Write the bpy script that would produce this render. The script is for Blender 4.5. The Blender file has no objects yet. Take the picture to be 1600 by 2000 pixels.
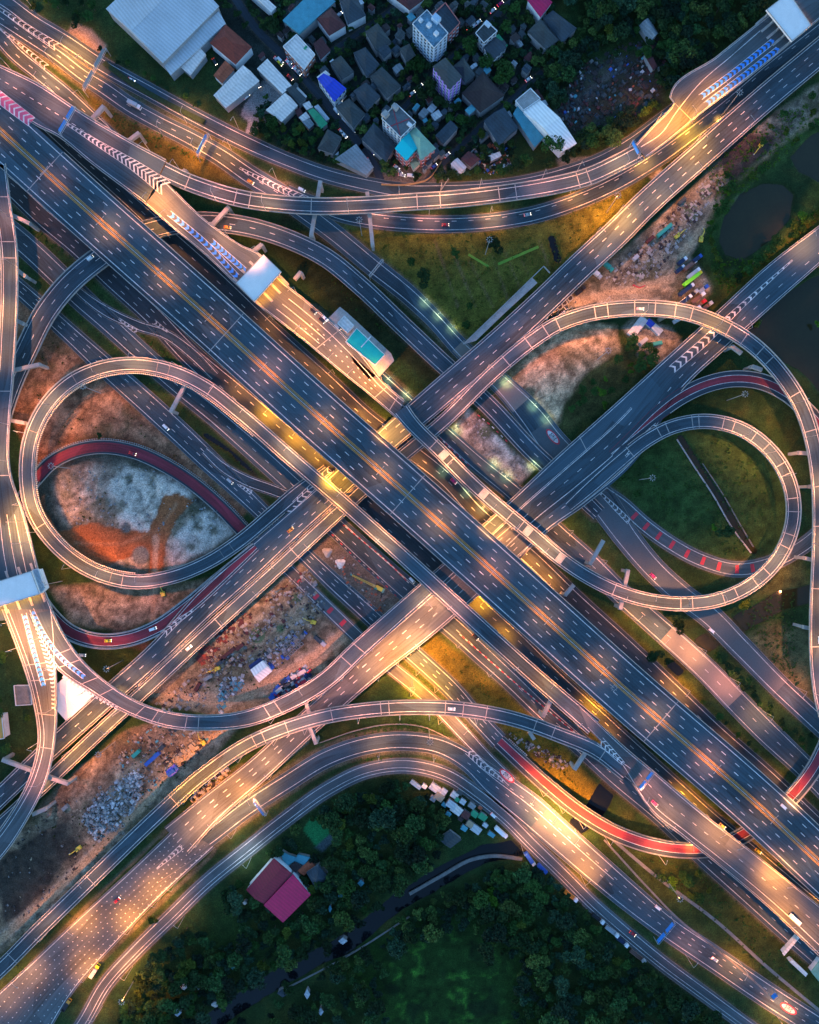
import bpy, bmesh, math, random
import numpy as np
R = math.radians
random.seed(7); rng = np.random.default_rng(11)
S = bpy.context.scene
COL = S.collection
# ---------------------------------------------------------------- camera, sky, sun, exposure
H = 440.0                      # drone height above the ground
MPP = 0.33                     # metres per photo pixel at ground level
cd = bpy.data.cameras.new("drone_camera"); cam = bpy.data.objects.new("drone_camera", cd); COL.objects.link(cam)
cam.location = (0, 0, H); cam.rotation_euler = (0, 0, 0)
cd.sensor_fit = 'VERTICAL'; cd.sensor_height = 36.0; cd.lens = 24.0; cd.clip_start = 1; cd.clip_end = 20000
S.camera = cam
W = bpy.data.worlds.new("World"); S.world = W; W.use_nodes = True
nt = W.node_tree; nt.nodes.clear()
sky = nt.nodes.new('ShaderNodeTexSky'); sky.sky_type = 'NISHITA'; sky.sun_disc = False
sky.sun_elevation = R(6.0); sky.sun_rotation = R(250); sky.altitude = 200; sky.air_density = 1.0; sky.dust_density = 0.3; sky.ozone_density = 3.2
bg = nt.nodes.new('ShaderNodeBackground'); bg.inputs['Strength'].default_value = 0.080
out = nt.nodes.new('ShaderNodeOutputWorld'); nt.links.new(sky.outputs[0], bg.inputs[0]); nt.links.new(bg.outputs[0], out.inputs[0])
sl = bpy.data.lights.new("sun", 'SUN'); sl.energy = 0.04; sl.angle = R(12); sl.color = (1, .8, .6)
so = bpy.data.objects.new("sun", sl); COL.objects.link(so); so.rotation_euler = (R(84), 0, R(250 + 180)); so.location = (0, 0, 300)
S.view_settings.view_transform = 'Standard'; S.view_settings.look = 'None'; S.view_settings.gamma = 1
S.view_settings.exposure = 3.2
S.render.engine = 'CYCLES'
try:
    S.cycles.max_bounces = 3; S.cycles.diffuse_bounces = 2; S.cycles.glossy_bounces = 1; S.cycles.use_light_tree = True
    S.cycles.sample_clamp_indirect = 3
except Exception: pass
LAMP = 1.75                      # overall strength of the street lamps
# ---------------------------------------------------------------- helpers
def P(x, y, z=0.0):
    k = MPP * (H - z) / H
    return ((x - 800) * k, (1000 - y) * k, z)
def P2(x, y, z=0.0):
    p = P(x, y, z); return np.array(p[:2])
def tag(o, label=None, cat=None, group=None, kind=None):
    if label: o['label'] = label
    if cat: o['category'] = cat
    if group: o['group'] = group
    if kind: o['kind'] = kind
    return o
def empty(name, loc=(0, 0, 0), rz=0.0, parent=None):
    o = bpy.data.objects.new(name, None); o.location = loc; o.rotation_euler = (0, 0, rz); COL.objects.link(o)
    if parent: o.parent = parent
    o.empty_display_size = 1
    return o
class MB:
    def __init__(s): s.v = []; s.f = []; s.m = []
    def face(s, pts, m=0):
        n = len(s.v); s.v += [tuple(p) for p in pts]; s.f.append(tuple(range(n, n + len(pts)))); s.m.append(m)
    def box(s, c, d, rz=0.0, m=0, taper=1.0):
        cx, cy, cz = c; a, b, h = d[0] / 2, d[1] / 2, d[2] / 2; ca, sa = math.cos(rz), math.sin(rz)
        n = len(s.v)
        for z, t in ((-h, 1.0), (h, taper)):
            for x, y in ((-a, -b), (a, -b), (a, b), (-a, b)):
                x *= t; y *= t
                s.v.append((cx + x * ca - y * sa, cy + x * sa + y * ca, cz + z))
        for q in ((3, 2, 1, 0), (4, 5, 6, 7), (0, 1, 5, 4), (1, 2, 6, 5), (2, 3, 7, 6), (3, 0, 4, 7)):
            s.f.append(tuple(n + i for i in q)); s.m.append(m)
        return s
    def prism(s, pts, z0, z1, m=0, mt=None):
        a = sum(pts[i][0] * pts[(i + 1) % len(pts)][1] - pts[(i + 1) % len(pts)][0] * pts[i][1] for i in range(len(pts)))
        if a < 0: pts = pts[::-1]
        n = len(s.v); k = len(pts)
        s.v += [(p[0], p[1], z0) for p in pts] + [(p[0], p[1], z1) for p in pts]
        for i in range(k):
            j = (i + 1) % k; s.f.append((n + i, n + j, n + k + j, n + k + i)); s.m.append(m)
        s.f.append(tuple(n + k + i for i in range(k))); s.m.append(m if mt is None else mt)
        s.f.append(tuple(n + k - 1 - i for i in range(k))); s.m.append(m)
        return s
    def bar(s, a, b, r, n=6, m=0, r2=None):
        a = np.array(a, float); b = np.array(b, float); d = b - a; L = np.linalg.norm(d)
        if L < 1e-6: return s
        d /= L; u = np.cross(d, (0, 0, 1.0)); 
        if np.linalg.norm(u) < 1e-3: u = np.array((1.0, 0, 0))
        u /= np.linalg.norm(u); w = np.cross(d, u); r2 = r if r2 is None else r2
        k = len(s.v)
        for p, q in ((a, r), (b, r2)):
            for i in range(n):
                t = 2 * math.pi * (i + .5) / n; s.v.append(tuple(p + q * (math.cos(t) * u + math.sin(t) * w)))
        for i in range(n):
            j = (i + 1) % n; s.f.append((k + i, k + j, k + n + j, k + n + i)); s.m.append(m)
        s.f.append(tuple(k + n - 1 - i for i in range(n))); s.m.append(m)
        s.f.append(tuple(k + n + i for i in range(n))); s.m.append(m)
        return s
    def build(s, name, mats, parent=None, smooth=False):
        me = bpy.data.meshes.new(name); me.from_pydata(s.v, [], s.f)
        mats = mats if isinstance(mats, (list, tuple)) else [mats]
        for m in mats: me.materials.append(m)
        if len(mats) > 1 and s.m: me.polygons.foreach_set('material_index', s.m)
        if smooth: me.polygons.foreach_set('use_smooth', [True] * len(s.f))
        me.update()
        o = bpy.data.objects.new(name, me); COL.objects.link(o)
        if parent: o.parent = parent
        return o
def copy_tree(o, parent=None):
    c = o.copy(); COL.objects.link(c)
    if parent is not None: c.parent = parent
    for ch in list(o.children): copy_tree(ch, c)
    return c
# ---- materials
MATS = {}
def mat(name, col, rough=0.75, var=0.12, scale=0.25, fine=2.0, metal=0.0, emit=None, es=0.0, streak=False, spec=0.4, bump=0.0, corr=0.0):
    if name in MATS: return MATS[name]
    m = bpy.data.materials.new(name); m.use_nodes = True; t = m.node_tree; b = t.nodes['Principled BSDF']
    b.inputs['Roughness'].default_value = rough; b.inputs['Metallic'].default_value = metal
    b.inputs['Specular IOR Level'].default_value = spec
    N = t.nodes.new; Lk = t.links.new
    tc = N('ShaderNodeTexCoord'); vec = tc.outputs['Object']
    if streak:                                           # wear along the wheel tracks, in road coordinates
        uvn = N('ShaderNodeUVMap'); uvn.uv_map = 'road'
        mp = N('ShaderNodeMapping'); mp.inputs['Scale'].default_value = (0.018, 0.9, 1); Lk(uvn.outputs[0], mp.inputs[0])
        n0 = N('ShaderNodeTexNoise'); n0.inputs['Scale'].default_value = 1.0; n0.inputs['Detail'].default_value = 3; Lk(mp.outputs[0], n0.inputs['Vector'])
        mp2 = N('ShaderNodeMapping'); mp2.inputs['Scale'].default_value = (0.035, 0.12, 1); Lk(uvn.outputs[0], mp2.inputs[0])
        n3 = N('ShaderNodeTexVoronoi'); n3.inputs['Scale'].default_value = 0.6; Lk(mp2.outputs[0], n3.inputs['Vector'])
    n1 = N('ShaderNodeTexNoise'); n1.inputs['Scale'].default_value = scale; n1.inputs['Detail'].default_value = 4; Lk(vec, n1.inputs['Vector'])
    n2 = N('ShaderNodeTexNoise'); n2.inputs['Scale'].default_value = fine; n2.inputs['Detail'].default_value = 3; Lk(vec, n2.inputs['Vector'])
    add = N('ShaderNodeMath'); add.operation = 'ADD'; Lk(n1.outputs[0], add.inputs[0]); Lk(n2.outputs[0], add.inputs[1])
    last = add.outputs[0]; cnt = 2.0
    if streak:
        a2 = N('ShaderNodeMath'); a2.operation = 'MULTIPLY_ADD'; a2.inputs[1].default_value = 2.3; Lk(n0.outputs[0], a2.inputs[0]); Lk(last, a2.inputs[2]); last = a2.outputs[0]; cnt += 2.3
        sep = N('ShaderNodeSeparateColor'); Lk(n3.outputs['Color'], sep.inputs[0])
        a3 = N('ShaderNodeMath'); a3.operation = 'MULTIPLY_ADD'; a3.inputs[1].default_value = 1.0; Lk(sep.outputs[0], a3.inputs[0]); Lk(last, a3.inputs[2]); last = a3.outputs[0]; cnt += 1.0
    mr = N('ShaderNodeMapRange'); mr.inputs['From Min'].default_value = cnt * .3; mr.inputs['From Max'].default_value = cnt * .7
    mr.inputs['To Min'].default_value = 1 - var * 2; mr.inputs['To Max'].default_value = 1 + var * 2; Lk(last, mr.inputs['Value'])
    vm = N('ShaderNodeVectorMath'); vm.operation = 'SCALE'; vm.inputs[0].default_value = col[:3]; Lk(mr.outputs[0], vm.inputs['Scale'])
    res = vm.outputs[0]
    if corr:
        wc = N('ShaderNodeTexWave'); wc.inputs['Scale'].default_value = .22; wc.inputs['Distortion'].default_value = .6; wc.bands_direction = 'DIAGONAL'; Lk(vec, wc.inputs['Vector'])
        mc = N('ShaderNodeMapRange'); mc.inputs['To Min'].default_value = .84; mc.inputs['To Max'].default_value = 1.06; Lk(wc.outputs['Fac'], mc.inputs[0])
        v2 = N('ShaderNodeVectorMath'); v2.operation = 'SCALE'; Lk(res, v2.inputs[0]); Lk(mc.outputs[0], v2.inputs['Scale']); res = v2.outputs[0]
    Lk(res, b.inputs['Base Color'])
    if corr:                                             # corrugated sheet
        wv = N('ShaderNodeTexWave'); wv.inputs['Scale'].default_value = corr; wv.bands_direction = 'DIAGONAL'; Lk(vec, wv.inputs['Vector'])
        bp = N('ShaderNodeBump'); bp.inputs['Strength'].default_value = .5; bp.inputs['Distance'].default_value = .2; Lk(wv.outputs[0], bp.inputs['Height']); Lk(bp.outputs[0], b.inputs['Normal'])
    elif bump:
        bp = N('ShaderNodeBump'); bp.inputs['Strength'].default_value = bump; bp.inputs['Distance'].default_value = .3; Lk(n2.outputs[0], bp.inputs['Height']); Lk(bp.outputs[0], b.inputs['Normal'])
    if emit:
        b.inputs['Emission Color'].default_value = (*emit, 1); b.inputs['Emission Strength'].default_value = es
    MATS[name] = m; return m
ASPH = mat('asphalt', (.028, .055, .076), .8, .34, .06, 1.2, streak=True)
ASPH2 = mat('asphalt_pale', (.062, .078, .090), .8, .28, .05, 1.2, streak=True)
ASPHD = mat('asphalt_dark', (.022, .034, .048), .8, .28, .07, 1.2, streak=True)
CONCR = mat('concrete_paving', (.14, .135, .125), .8, .2, .05, 1.2, streak=True)
REDP = mat('red_paving', (.19, .022, .038), .8, .34, .06, 1.2, streak=True)
CONC = mat('concrete', (.30, .29, .28), .8, .18, .3, 2.0)
CONCD = mat('concrete_weathered', (.15, .15, .145), .85, .2, .3, 2.0)
WHITE = mat('white_paint', (.50, .50, .50), .6, .26, .12, .6)
YELL = mat('yellow_paint', (.75, .36, .04), .6, .12, .5, 3.0)
REDM = mat('red_paint', (.45, .03, .05), .6, .12, .5, 3.0)
PINKM = mat('pink_red_paint', (.50, .08, .16), .6, .12, .5, 3.0)
BLUEM = mat('blue_paint', (.03, .22, .70), .6, .12, .5, 3.0)
STEEL = mat('galvanised_steel', (.42, .44, .46), .45, .08, .6, 3.0, metal=.5)
DARK = mat('dark_rubber', (.02, .02, .02), .8, .1)
GLASS = mat('dark_glass', (.02, .03, .04), .1, .05, spec=.8)
# ---- smooth curves
def catmull(pts, step=5.0):
    """pts (n,k): first two columns are photo pixels. returns samples and node parameter"""
    p = np.array(pts, float); n = len(p)
    q = np.vstack([2 * p[0] - p[1], p, 2 * p[-1] - p[-2]])
    o = []; tn = []
    for i in range(n - 1):
        a, b, c, d = q[i], q[i + 1], q[i + 2], q[i + 3]
        L = np.linalg.norm((c - b)[:2]); k = max(2, int(math.ceil(L / step)))
        tt = np.arange(k) / k
        # centripetal-like: scale tangents by neighbouring chord lengths
        l0 = max(np.linalg.norm((b - a)[:2]), 1e-3); l1 = max(L, 1e-3); l2 = max(np.linalg.norm((d - c)[:2]), 1e-3)
        m1 = ((c - b) / l1 * l0 + (b - a) / l0 * l1) / (l0 + l1) * l1
        m2 = ((d - c) / l2 * l1 + (c - b) / l1 * l2) / (l1 + l2) * l1
        for t in tt:
            h00 = 2 * t**3 - 3 * t**2 + 1; h10 = t**3 - 2 * t**2 + t; h01 = -2 * t**3 + 3 * t**2; h11 = t**3 - t**2
            v = h00 * b + h10 * m1 + h01 * c + h11 * m2
            o.append(v); tn.append(i + t)
    o.append(p[-1]); tn.append(n - 1)
    return np.array(o), np.array(tn)
ROADS = {}
class Road:
    """a strip of road: nodes (px, py, width_px, z) or two traced edges"""
    def __init__(s, key, name, label, nodes=None, left=None, right=None, zs=None, elev=True, surf=ASPH, parl=True, parr=True, dz=0.0, kerb=False, cat='flyover', ends=True):
        s.key = key; s.elev = elev
        if nodes is not None:
            o, tn = catmull(nodes)
            z = o[:, 3] + dz; k = MPP * (H - z) / H
            C = np.stack([(o[:, 0] - 800) * k, (1000 - o[:, 1]) * k], 1)
            hw = o[:, 2] * k / 2
            T = np.gradient(C, axis=0); T /= np.linalg.norm(T, axis=1)[:, None]
            Nn = np.stack([-T[:, 1], T[:, 0]], 1)
            s.L = C + Nn * hw[:, None]; s.R = C - Nn * hw[:, None]
        else:
            a = np.array([(l[0], l[1], r[0], r[1], zz) for l, r, zz in zip(left, right, zs)], float)
            b = np.column_stack([(a[:, 0] + a[:, 2]) / 2, (a[:, 1] + a[:, 3]) / 2, a])
            o, tn = catmull(b); z = o[:, 6] + dz; k = MPP * (H - z) / H
            s.L = np.stack([(o[:, 2] - 800) * k, (1000 - o[:, 3]) * k], 1); s.R = np.stack([(o[:, 4] - 800) * k, (1000 - o[:, 5]) * k], 1)
        s.z = z; s.tn = tn
        s.C = (s.L + s.R) / 2; d = s.L - s.R; s.w = np.linalg.norm(d, axis=1); s.N = d / s.w[:, None]
        s.s = np.concatenate([[0], np.cumsum(np.linalg.norm(np.diff(s.C, axis=0), axis=1))])
        ROADS[key] = s
        if elev: s.root = empty(name, (0, 0, 0)); tag(s.root, label, cat)
        s.mk = MB()
        # surface
        n = len(s.z); V = []; F = []; UV = []
        for i in range(n):
            V += [(*s.L[i], s.z[i]), (*s.R[i], s.z[i])]
        for i in range(n - 1): F.append((2 * i, 2 * i + 1, 2 * i + 3, 2 * i + 2))
        me = bpy.data.meshes.new('road_surface'); me.from_pydata(V, [], F)
        uv = me.uv_layers.new(name='road'); arr = []
        for i in range(n - 1):
            for j, sgn in ((i, 1), (i, -1), (i + 1, -1), (i + 1, 1)):
                arr += [s.s[j], sgn * s.w[j] / 2]
        uv.data.foreach_set('uv', arr); me.materials.append(surf); me.update()
        o_ = bpy.data.objects.new('roadway' if elev else name, me); COL.objects.link(o_)
        if elev: o_.parent = s.root
        else:
            s.root = o_; tag(o_, label, None, None, 'structure')
        if elev:
            b = MB()                                     # box girder below
            for i in range(n - 1):
                def pr(k):
                    zz = s.z[k] - .01; wi = s.C[k] + s.N[k] * s.w[k] * .28; wj = s.C[k] - s.N[k] * s.w[k] * .28
                    return [(*s.L[k], zz), (*s.L[k], zz - .45), (*wi, zz - 1.6), (*wj, zz - 1.6), (*s.R[k], zz - .45), (*s.R[k], zz)]
                A, B = pr(i), pr(i + 1)
                for q in range(5): b.face([A[q], A[q + 1], B[q + 1], B[q]])
                if ends and i == 0: b.face(A)
                if ends and i == n - 2: b.face(B[::-1])
            b.build('girder', CONCD, s.root)
        for side, rngs in (('L', parl), ('R', parr)):
            if rngs is False: continue
            for lo_, hi_ in ([(0, 99)] if rngs is True else rngs):
                b = MB(); E = s.L if side == 'L' else s.R; sg = -1 if side == 'L' else 1
                th = .38 if elev else .3; hh = .95 if elev else .14
                for i in range(n - 1):
                    if not (lo_ <= s.tn[i] < hi_): continue
                    def pr(k):
                        o0 = E[k] - s.N[k] * sg * .02; i0 = E[k] + s.N[k] * sg * th
                        return [(*o0, s.z[k] - .3), (*o0, s.z[k] + hh), (*(o0 + s.N[k] * sg * th * .6), s.z[k] + hh), (*i0, s.z[k] + .02)]
                    A, B = pr(i), pr(i + 1)
                    for q in range(3): b.face([A[q], A[q + 1], B[q + 1], B[q]])
                if b.v: b.build('parapet' if elev else 'kerb', CONC if elev else CONCD, s.root)
    def at(s, d, off=0.0, frac=None):
        d = min(max(d, 0), s.s[-1]); c = np.array([np.interp(d, s.s, s.C[:, 0]), np.interp(d, s.s, s.C[:, 1])])
        nn = np.array([np.interp(d, s.s, s.N[:, 0]), np.interp(d, s.s, s.N[:, 1])]); w = np.interp(d, s.s, s.w)
        if frac is not None: off = frac * w / 2 + off
        return c + nn * off, nn, np.interp(d, s.s, s.z), w
    def sof(s, t): return float(np.interp(t, s.tn, s.s))
    def line(s, off, width=.34, t0=0, t1=99, dash=None, frac=None, m=0, phase=0.0, dz=.03):
        mk = s.mk if dash else MB()
        a = s.sof(max(t0, 0)); b = s.sof(min(t1, s.tn[-1])); segs = []
        if dash:
            d = a + phase
            while d < b: segs.append((d, min(d + dash[0], b))); d += dash[1]
        else: segs = [(a, b)]
        for u, v in segs:
            k = max(1, int((v - u) / 2.5)); pts = [u + (v - u) * i / k for i in range(k + 1)]
            prev = None
            for d in pts:
                c, nn, z, w = s.at(d, off, frac)
                q = ((*(c + nn * width / 2), z + dz), (*(c - nn * width / 2), z + dz))
                if prev: mk.face([prev[0], prev[1], q[1], q[0]], m if dash else 0)
                prev = q
        if not dash and mk.v: mk.build('paved_strip' if width > 1.1 else 'edge_line', [WHITE, YELL, REDM, BLUEM, PINKM, CONC, CONCD, ASPHD][m], s.root)
    def edges(s, inset=1.1, t0=0, t1=99, width=.34, sides='LR', m=0):
        if 'L' in sides: s.line(-inset, width, t0, t1, frac=1, m=m)
        if 'R' in sides: s.line(inset, width, t0, t1, frac=-1, m=m)
    def cross(s, t, width=.5, inset=.5, m=0, dz=.035, f0=1, f1=-1):
        d = s.sof(t); c1, nn, z, w = s.at(d - width / 2); c2, n2, z2, w2 = s.at(d + width / 2)
        a = w / 2 - inset; mb = MB()
        mb.face([(*(c1 + nn * a * f0), z + dz), (*(c1 + nn * a * f1), z + dz), (*(c2 + n2 * a * f1), z2 + dz), (*(c2 + n2 * a * f0), z2 + dz)], 0)
        mb.build('speed_bar' if m == 2 else 'joint_slab' if width > 1.5 else 'expansion_joint', [WHITE, YELL, REDM, BLUEM, PINKM, CONC, CONCD][m], s.root)
    def finish(s, name='lane_marking'):
        if s.mk.v: s.mk.build(name, [WHITE, YELL, REDM, BLUEM, PINKM, CONC, CONCD, ASPHD], s.root)
        s.mk = MB()
def chev(road, pts, n, apex=1, m=0, z=None, thick=.9, border=True, bm=0, fill=None, dz=.04, vee=.8):
    """chevrons along pts (px, py, width_px); apex=+1 points forward. Drawn into road.mk"""
    z = z if z is not None else float(np.median(road.z))
    o, tn = catmull(pts, 3.0); k = MPP * (H - z) / H
    C = np.stack([(o[:, 0] - 800) * k, (1000 - o[:, 1]) * k], 1); w = o[:, 2] * k
    T = np.gradient(C, axis=0); T /= np.linalg.norm(T, axis=1)[:, None]; N_ = np.stack([-T[:, 1], T[:, 0]], 1)
    s = np.concatenate([[0], np.cumsum(np.linalg.norm(np.diff(C, axis=0), axis=1))])
    def at(d):
        f = lambda a: np.interp(d, s, a)
        return np.array([f(C[:, 0]), f(C[:, 1])]), np.array([f(T[:, 0]), f(T[:, 1])]), np.array([f(N_[:, 0]), f(N_[:, 1])]), f(w)
    q = lambda p, zz: (p[0], p[1], zz)
    if fill is not None:
        for i in range(len(s) - 1):
            road.mk.face([q(C[i] + N_[i] * w[i] / 2, z + dz - .012), q(C[i] - N_[i] * w[i] / 2, z + dz - .012), q(C[i + 1] - N_[i + 1] * w[i + 1] / 2, z + dz - .012), q(C[i + 1] + N_[i + 1] * w[i + 1] / 2, z + dz - .012)], fill)
    for i in range(n):
        d = s[-1] * (i + .5) / n; c, t, nn, ww = at(d); e = ww / 2 * vee
        for sg in (1, -1):
            a = c + t * apex * e * .5; b = c + nn * sg * ww / 2 - t * apex * e * .5
            th = t * thick
            road.mk.face([q(a, z + dz), q(b, z + dz), q(b + th, z + dz), q(a + th, z + dz)], m)
    if border:
        for sg in (1, -1):
            for i in range(len(s) - 1):
                a = C[i] + N_[i] * sg * w[i] / 2; b = C[i + 1] + N_[i + 1] * sg * w[i + 1] / 2
                road.mk.face([q(a, z + dz + .004), q(b, z + dz + .004), q(b + N_[i + 1] * sg * .3, z + dz + .004), q(a + N_[i] * sg * .3, z + dz + .004)], bm)
# ---- where things are, said in words
LM = [((545, 1738), 'crimson roofs'), ((714, 682), 'teal-roofed office'), ((810, 282), 'turquoise-roofed block'), ((505, 543), 'white toll canopy'),
      ((1540, 32), 'far corner toll canopy'), ((42, 1150), 'roadside white canopy'), ((1475, 430), 'round pond'), ((1075, 245), 'long white shed'), ((315, 50), 'big warehouse'),
      ((650, 170), 'bright blue roof'), ((1350, 545), 'lime green trailer'), ((510, 1310), 'white site shed'), ((145, 1360), 'white tent roof'), ((875, 140), 'lilac apartment block'),
      ((840, 55), 'balconied apartment block'), ((455, 85), 'red hip roof'), ((720, 1135), 'yellow crane'), ((220, 1580), 'concrete rubble heap'), ((940, 1590), 'roadside shacks'),
      ((615, 1625), 'green sports court'), ((870, 1900), 'marsh meadow'), ((1530, 1170), 'dark canal water'), ((1250, 160), 'scrapyard'), ((1565, 1895), 'parking shelter by the ramp')]
LM += [((1385, 630), 'crossing of the upper right ramps'), ((1250, 640), 'pinkish white shed'), ((1100, 592), 'round-holed tanks'), ((955, 480), 'algae strips on the lawn'), ((1195, 560), 'dirt lorry turning'), ((690, 1515), 'top of the lower bend'), ((1140, 1590), 'glowing red ramp'), ((1410, 1660), 'lower end of the red ramp'),
       ((75, 1250), 'violet chevrons'), ((270, 1040), 'orange dirt track'), ((200, 880), 'left red ramp'), ((220, 1250), 'lower left red ramp'), ((345, 1515), 'golden-lit trench'), ((200, 1830), 'reflector-studded pavement'), ((265, 90), 'upper left grey gantry'), ((30, 215), 'pink chevrons'), ((225, 290), 'long white chevrons'), ((400, 285), 'lit middle gantry'),
       ((640, 410), 'tall portal pier'), ((735, 525), 'bare truss gantry'), ((870, 950), 'middle crossing'), ((1080, 853), 'painted oval on the concrete road'), ((990, 1515), 'painted oval on the lower bend'), ((1400, 960), 'loop ditch'), ((1250, 1010), 'red speed bars'), ((1430, 740), 'right red ramp'), ((1600, 640), 'dark lake'), ((1575, 310), 'edge pond'), ((1450, 300), 'dark spoil heap'),
       ((690, 1740), 'canal huts'), ((900, 1680), 'pale towpath'), ((1150, 1770), 'parked lorry row'), ((1300, 1825), 'lower blue gantry'), ((1540, 1975), 'lowest painted oval'), ((1100, 1950), 'far bottom wood'), ((640, 1950), 'ragged pale roof'), ((405, 1945), 'bright canal-side roof'), ((235, 1960), 'lit lower left mast'), ((600, 50), 'weathered teal-grey roof'), ((505, 200), 'concrete yard'), ((540, 280), 'hedge garden'),
       ((700, 210), 'slate roof row'), ((945, 180), 'brown pyramid roof'), ((955, 60), 'bright roof terrace'), ((1075, 60), 'crimson-pink roof'), ((1265, 60), 'barrel-roofed shed'), ((1350, 90), 'upper right wood'), ((780, 45), 'dark maroon edge roof'), ((1000, 310), 'boundary wall'), ((1330, 235), 'golden toll ramp'), ((20, 450), 'left edge ramp'), ((150, 540), 'curved two-lane flyover'), ((375, 780), 'left loop crown'), ((1560, 1180), 'right edge ramp'), ((1290, 1230), 'pale paving patch'), ((1500, 1480), 'shrub verge'), ((1350, 1780), 'lawn path'), ((1120, 1490), 'rubble verge'), ((850, 1290), 'amber-lit grass')]
DIRS = ['east', 'east-north-east', 'north-east', 'north-north-east', 'north', 'north-north-west', 'north-west', 'west-north-west', 'west', 'west-south-west', 'south-west', 'south-south-west', 'south', 'south-south-east', 'south-east', 'east-south-east']
USED = set()
def where(x, y, lead):
    best = sorted(((math.hypot(x - a, y - b), n, a, b) for (a, b), n in LM))
    for d, n, a, b in best:
        m = d * MPP; dr = DIRS[int(round(math.degrees(math.atan2(-(y - b), x - a)) / 22.5)) % 16]
        t = f"{lead} {'right beside, ' if m < 7 else 'close ' if m < 16 else '' if m < 32 else 'well ' if m < 60 else 'far '}{dr} of the {n}"
        if t not in USED: USED.add(t); return t
    return t
# ================================================================ the roads on the ground
def G(key, name, label, nodes, surf=ASPH, lanes=(), inset=1.6, dz=0.0, left=None, right=None, zs=None, kerb=True, t0=0, t1=99, edge=True):
    r = Road(key, name, label, nodes=nodes, left=left, right=right, zs=zs, elev=False, surf=surf, dz=.12 + dz, parl=kerb, parr=kerb)
    if edge: r.edges(inset, t0, t1)
    for f in lanes: r.line(0, .3, t0, t1, dash=(3.2, 11), frac=f)
    return r
z0 = 0.0
n1 = G('n1', 'road', 'service road along the housing edge in the upper part', [(-70, -38, 34, z0), (10, 2, 34, z0), (62, 40, 34, z0), (125, 78, 34, z0), (200, 128, 34, z0), (290, 178, 34, z0), (400, 238, 34, z0), (480, 278, 34, z0), (562, 314, 32, z0), (640, 342, 32, z0), (712, 360, 32, z0), (780, 372, 34, z0), (860, 374, 36, z0), (940, 370, 34, z0), (1020, 360, 34, z0), (1110, 338, 34, z0), (1180, 312, 34, z0), (1235, 280, 34, z0), (1300, 232, 34, z0), (1400, 160, 34, z0), (1520, 70, 34, z0), (1660, -40, 34, z0)], lanes=(), inset=2.2)
n2 = G('n2', 'road', 'dual-lane road sweeping below the upper flyover', [(-70, -8, 36, z0), (0, 34, 36, z0), (57, 72, 34, z0), (112, 108, 34, z0), (160, 145, 34, z0), (207, 175, 36, z0), (250, 205, 36, z0), (312, 240, 36, z0), (375, 272, 38, z0), (432, 305, 40, z0), (490, 345, 42, z0), (545, 378, 42, z0), (590, 410, 42, z0), (650, 455, 40, z0), (730, 521, 40, z0), (800, 577, 38, z0), (850, 625, 36, z0), (900, 680, 38, z0), (985, 755, 44, z0), (1040, 815, 56, z0), (1075, 862, 60, z0), (1130, 922, 62, z0), (1180, 985, 60, z0), (1225, 1050, 52, z0), (1285, 1120, 48, z0), (1332, 1162, 48, z0), (1385, 1202, 48, z0), (1445, 1262, 46, z0), (1525, 1343, 44, z0), (1582, 1396, 44, z0), (1660, 1468, 44, z0)], lanes=(), inset=2.6)
n2.line(0, .3, 1, 12, dash=(3.2, 11), frac=0)
n3 = G('n3', 'road', 'slip road peeling off under the toll ramp', [(-70, 20, 30, z0), (-10, 62, 32, z0), (30, 105, 32, z0), (75, 142, 32, z0), (125, 182, 32, z0), (170, 222, 30, z0), (240, 290, 30, z0), (330, 385, 30, z0), (430, 490, 26, z0)], lanes=(0,), inset=1.5, dz=.02)
jj = G('jj', 'road', 'road branching east under the curved flyover', [(560, 372, 24, z0), (610, 396, 28, z0), (660, 416, 32, z0), (720, 428, 34, z0), (800, 436, 34, z0), (880, 438, 34, z0), (960, 433, 34, z0), (1040, 420, 34, z0), (1120, 395, 34, z0), (1200, 360, 34, z0), (1290, 306, 34, z0), (1350, 262, 34, z0), (1425, 204, 34, z0), (1500, 140, 34, z0), (1600, 62, 34, z0), (1680, 0, 34, z0)], dz=.03, lanes=(.35,), inset=2.0)
n4 = G('n4', 'road', 'dark sunken road beside the ten-lane flyover', [(-60, 90, 30, z0), (60, 215, 34, z0), (150, 300, 34, z0), (235, 375, 36, z0), (330, 462, 40, z0), (417, 542, 44, z0), (530, 650, 44, z0), (642, 750, 42, z0), (720, 822, 42, z0), (800, 880, 42, z0), (870, 935, 40, z0), (930, 1000, 40, z0), (1035, 1088, 42, z0), (1120, 1170, 42, z0), (1210, 1253, 44, z0), (1300, 1338, 44, z0), (1400, 1432, 42, z0), (1500, 1520, 42, z0), (1600, 1615, 42, z0), (1680, 1690, 42, z0)], surf=ASPHD, lanes=(0,), inset=2.5)
mm = G('mm', 'road', 'road passing below the crossing east of the ramp', [(610, 615, 26, z0), (690, 690, 28, z0), (740, 735, 30, z0), (800, 790, 32, z0), (866, 845, 34, z0), (930, 902, 36, z0), (1003, 962, 38, z0), (1090, 1045, 44, z0), (1150, 1098, 44, z0), (1215, 1162, 44, z0), (1275, 1215, 46, z0), (1380, 1310, 48, z0), (1450, 1382, 50, z0), (1500, 1432, 50, z0), (1570, 1498, 46, z0), (1660, 1590, 46, z0)], lanes=(0,), inset=2.0)
ll2 = None
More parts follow.
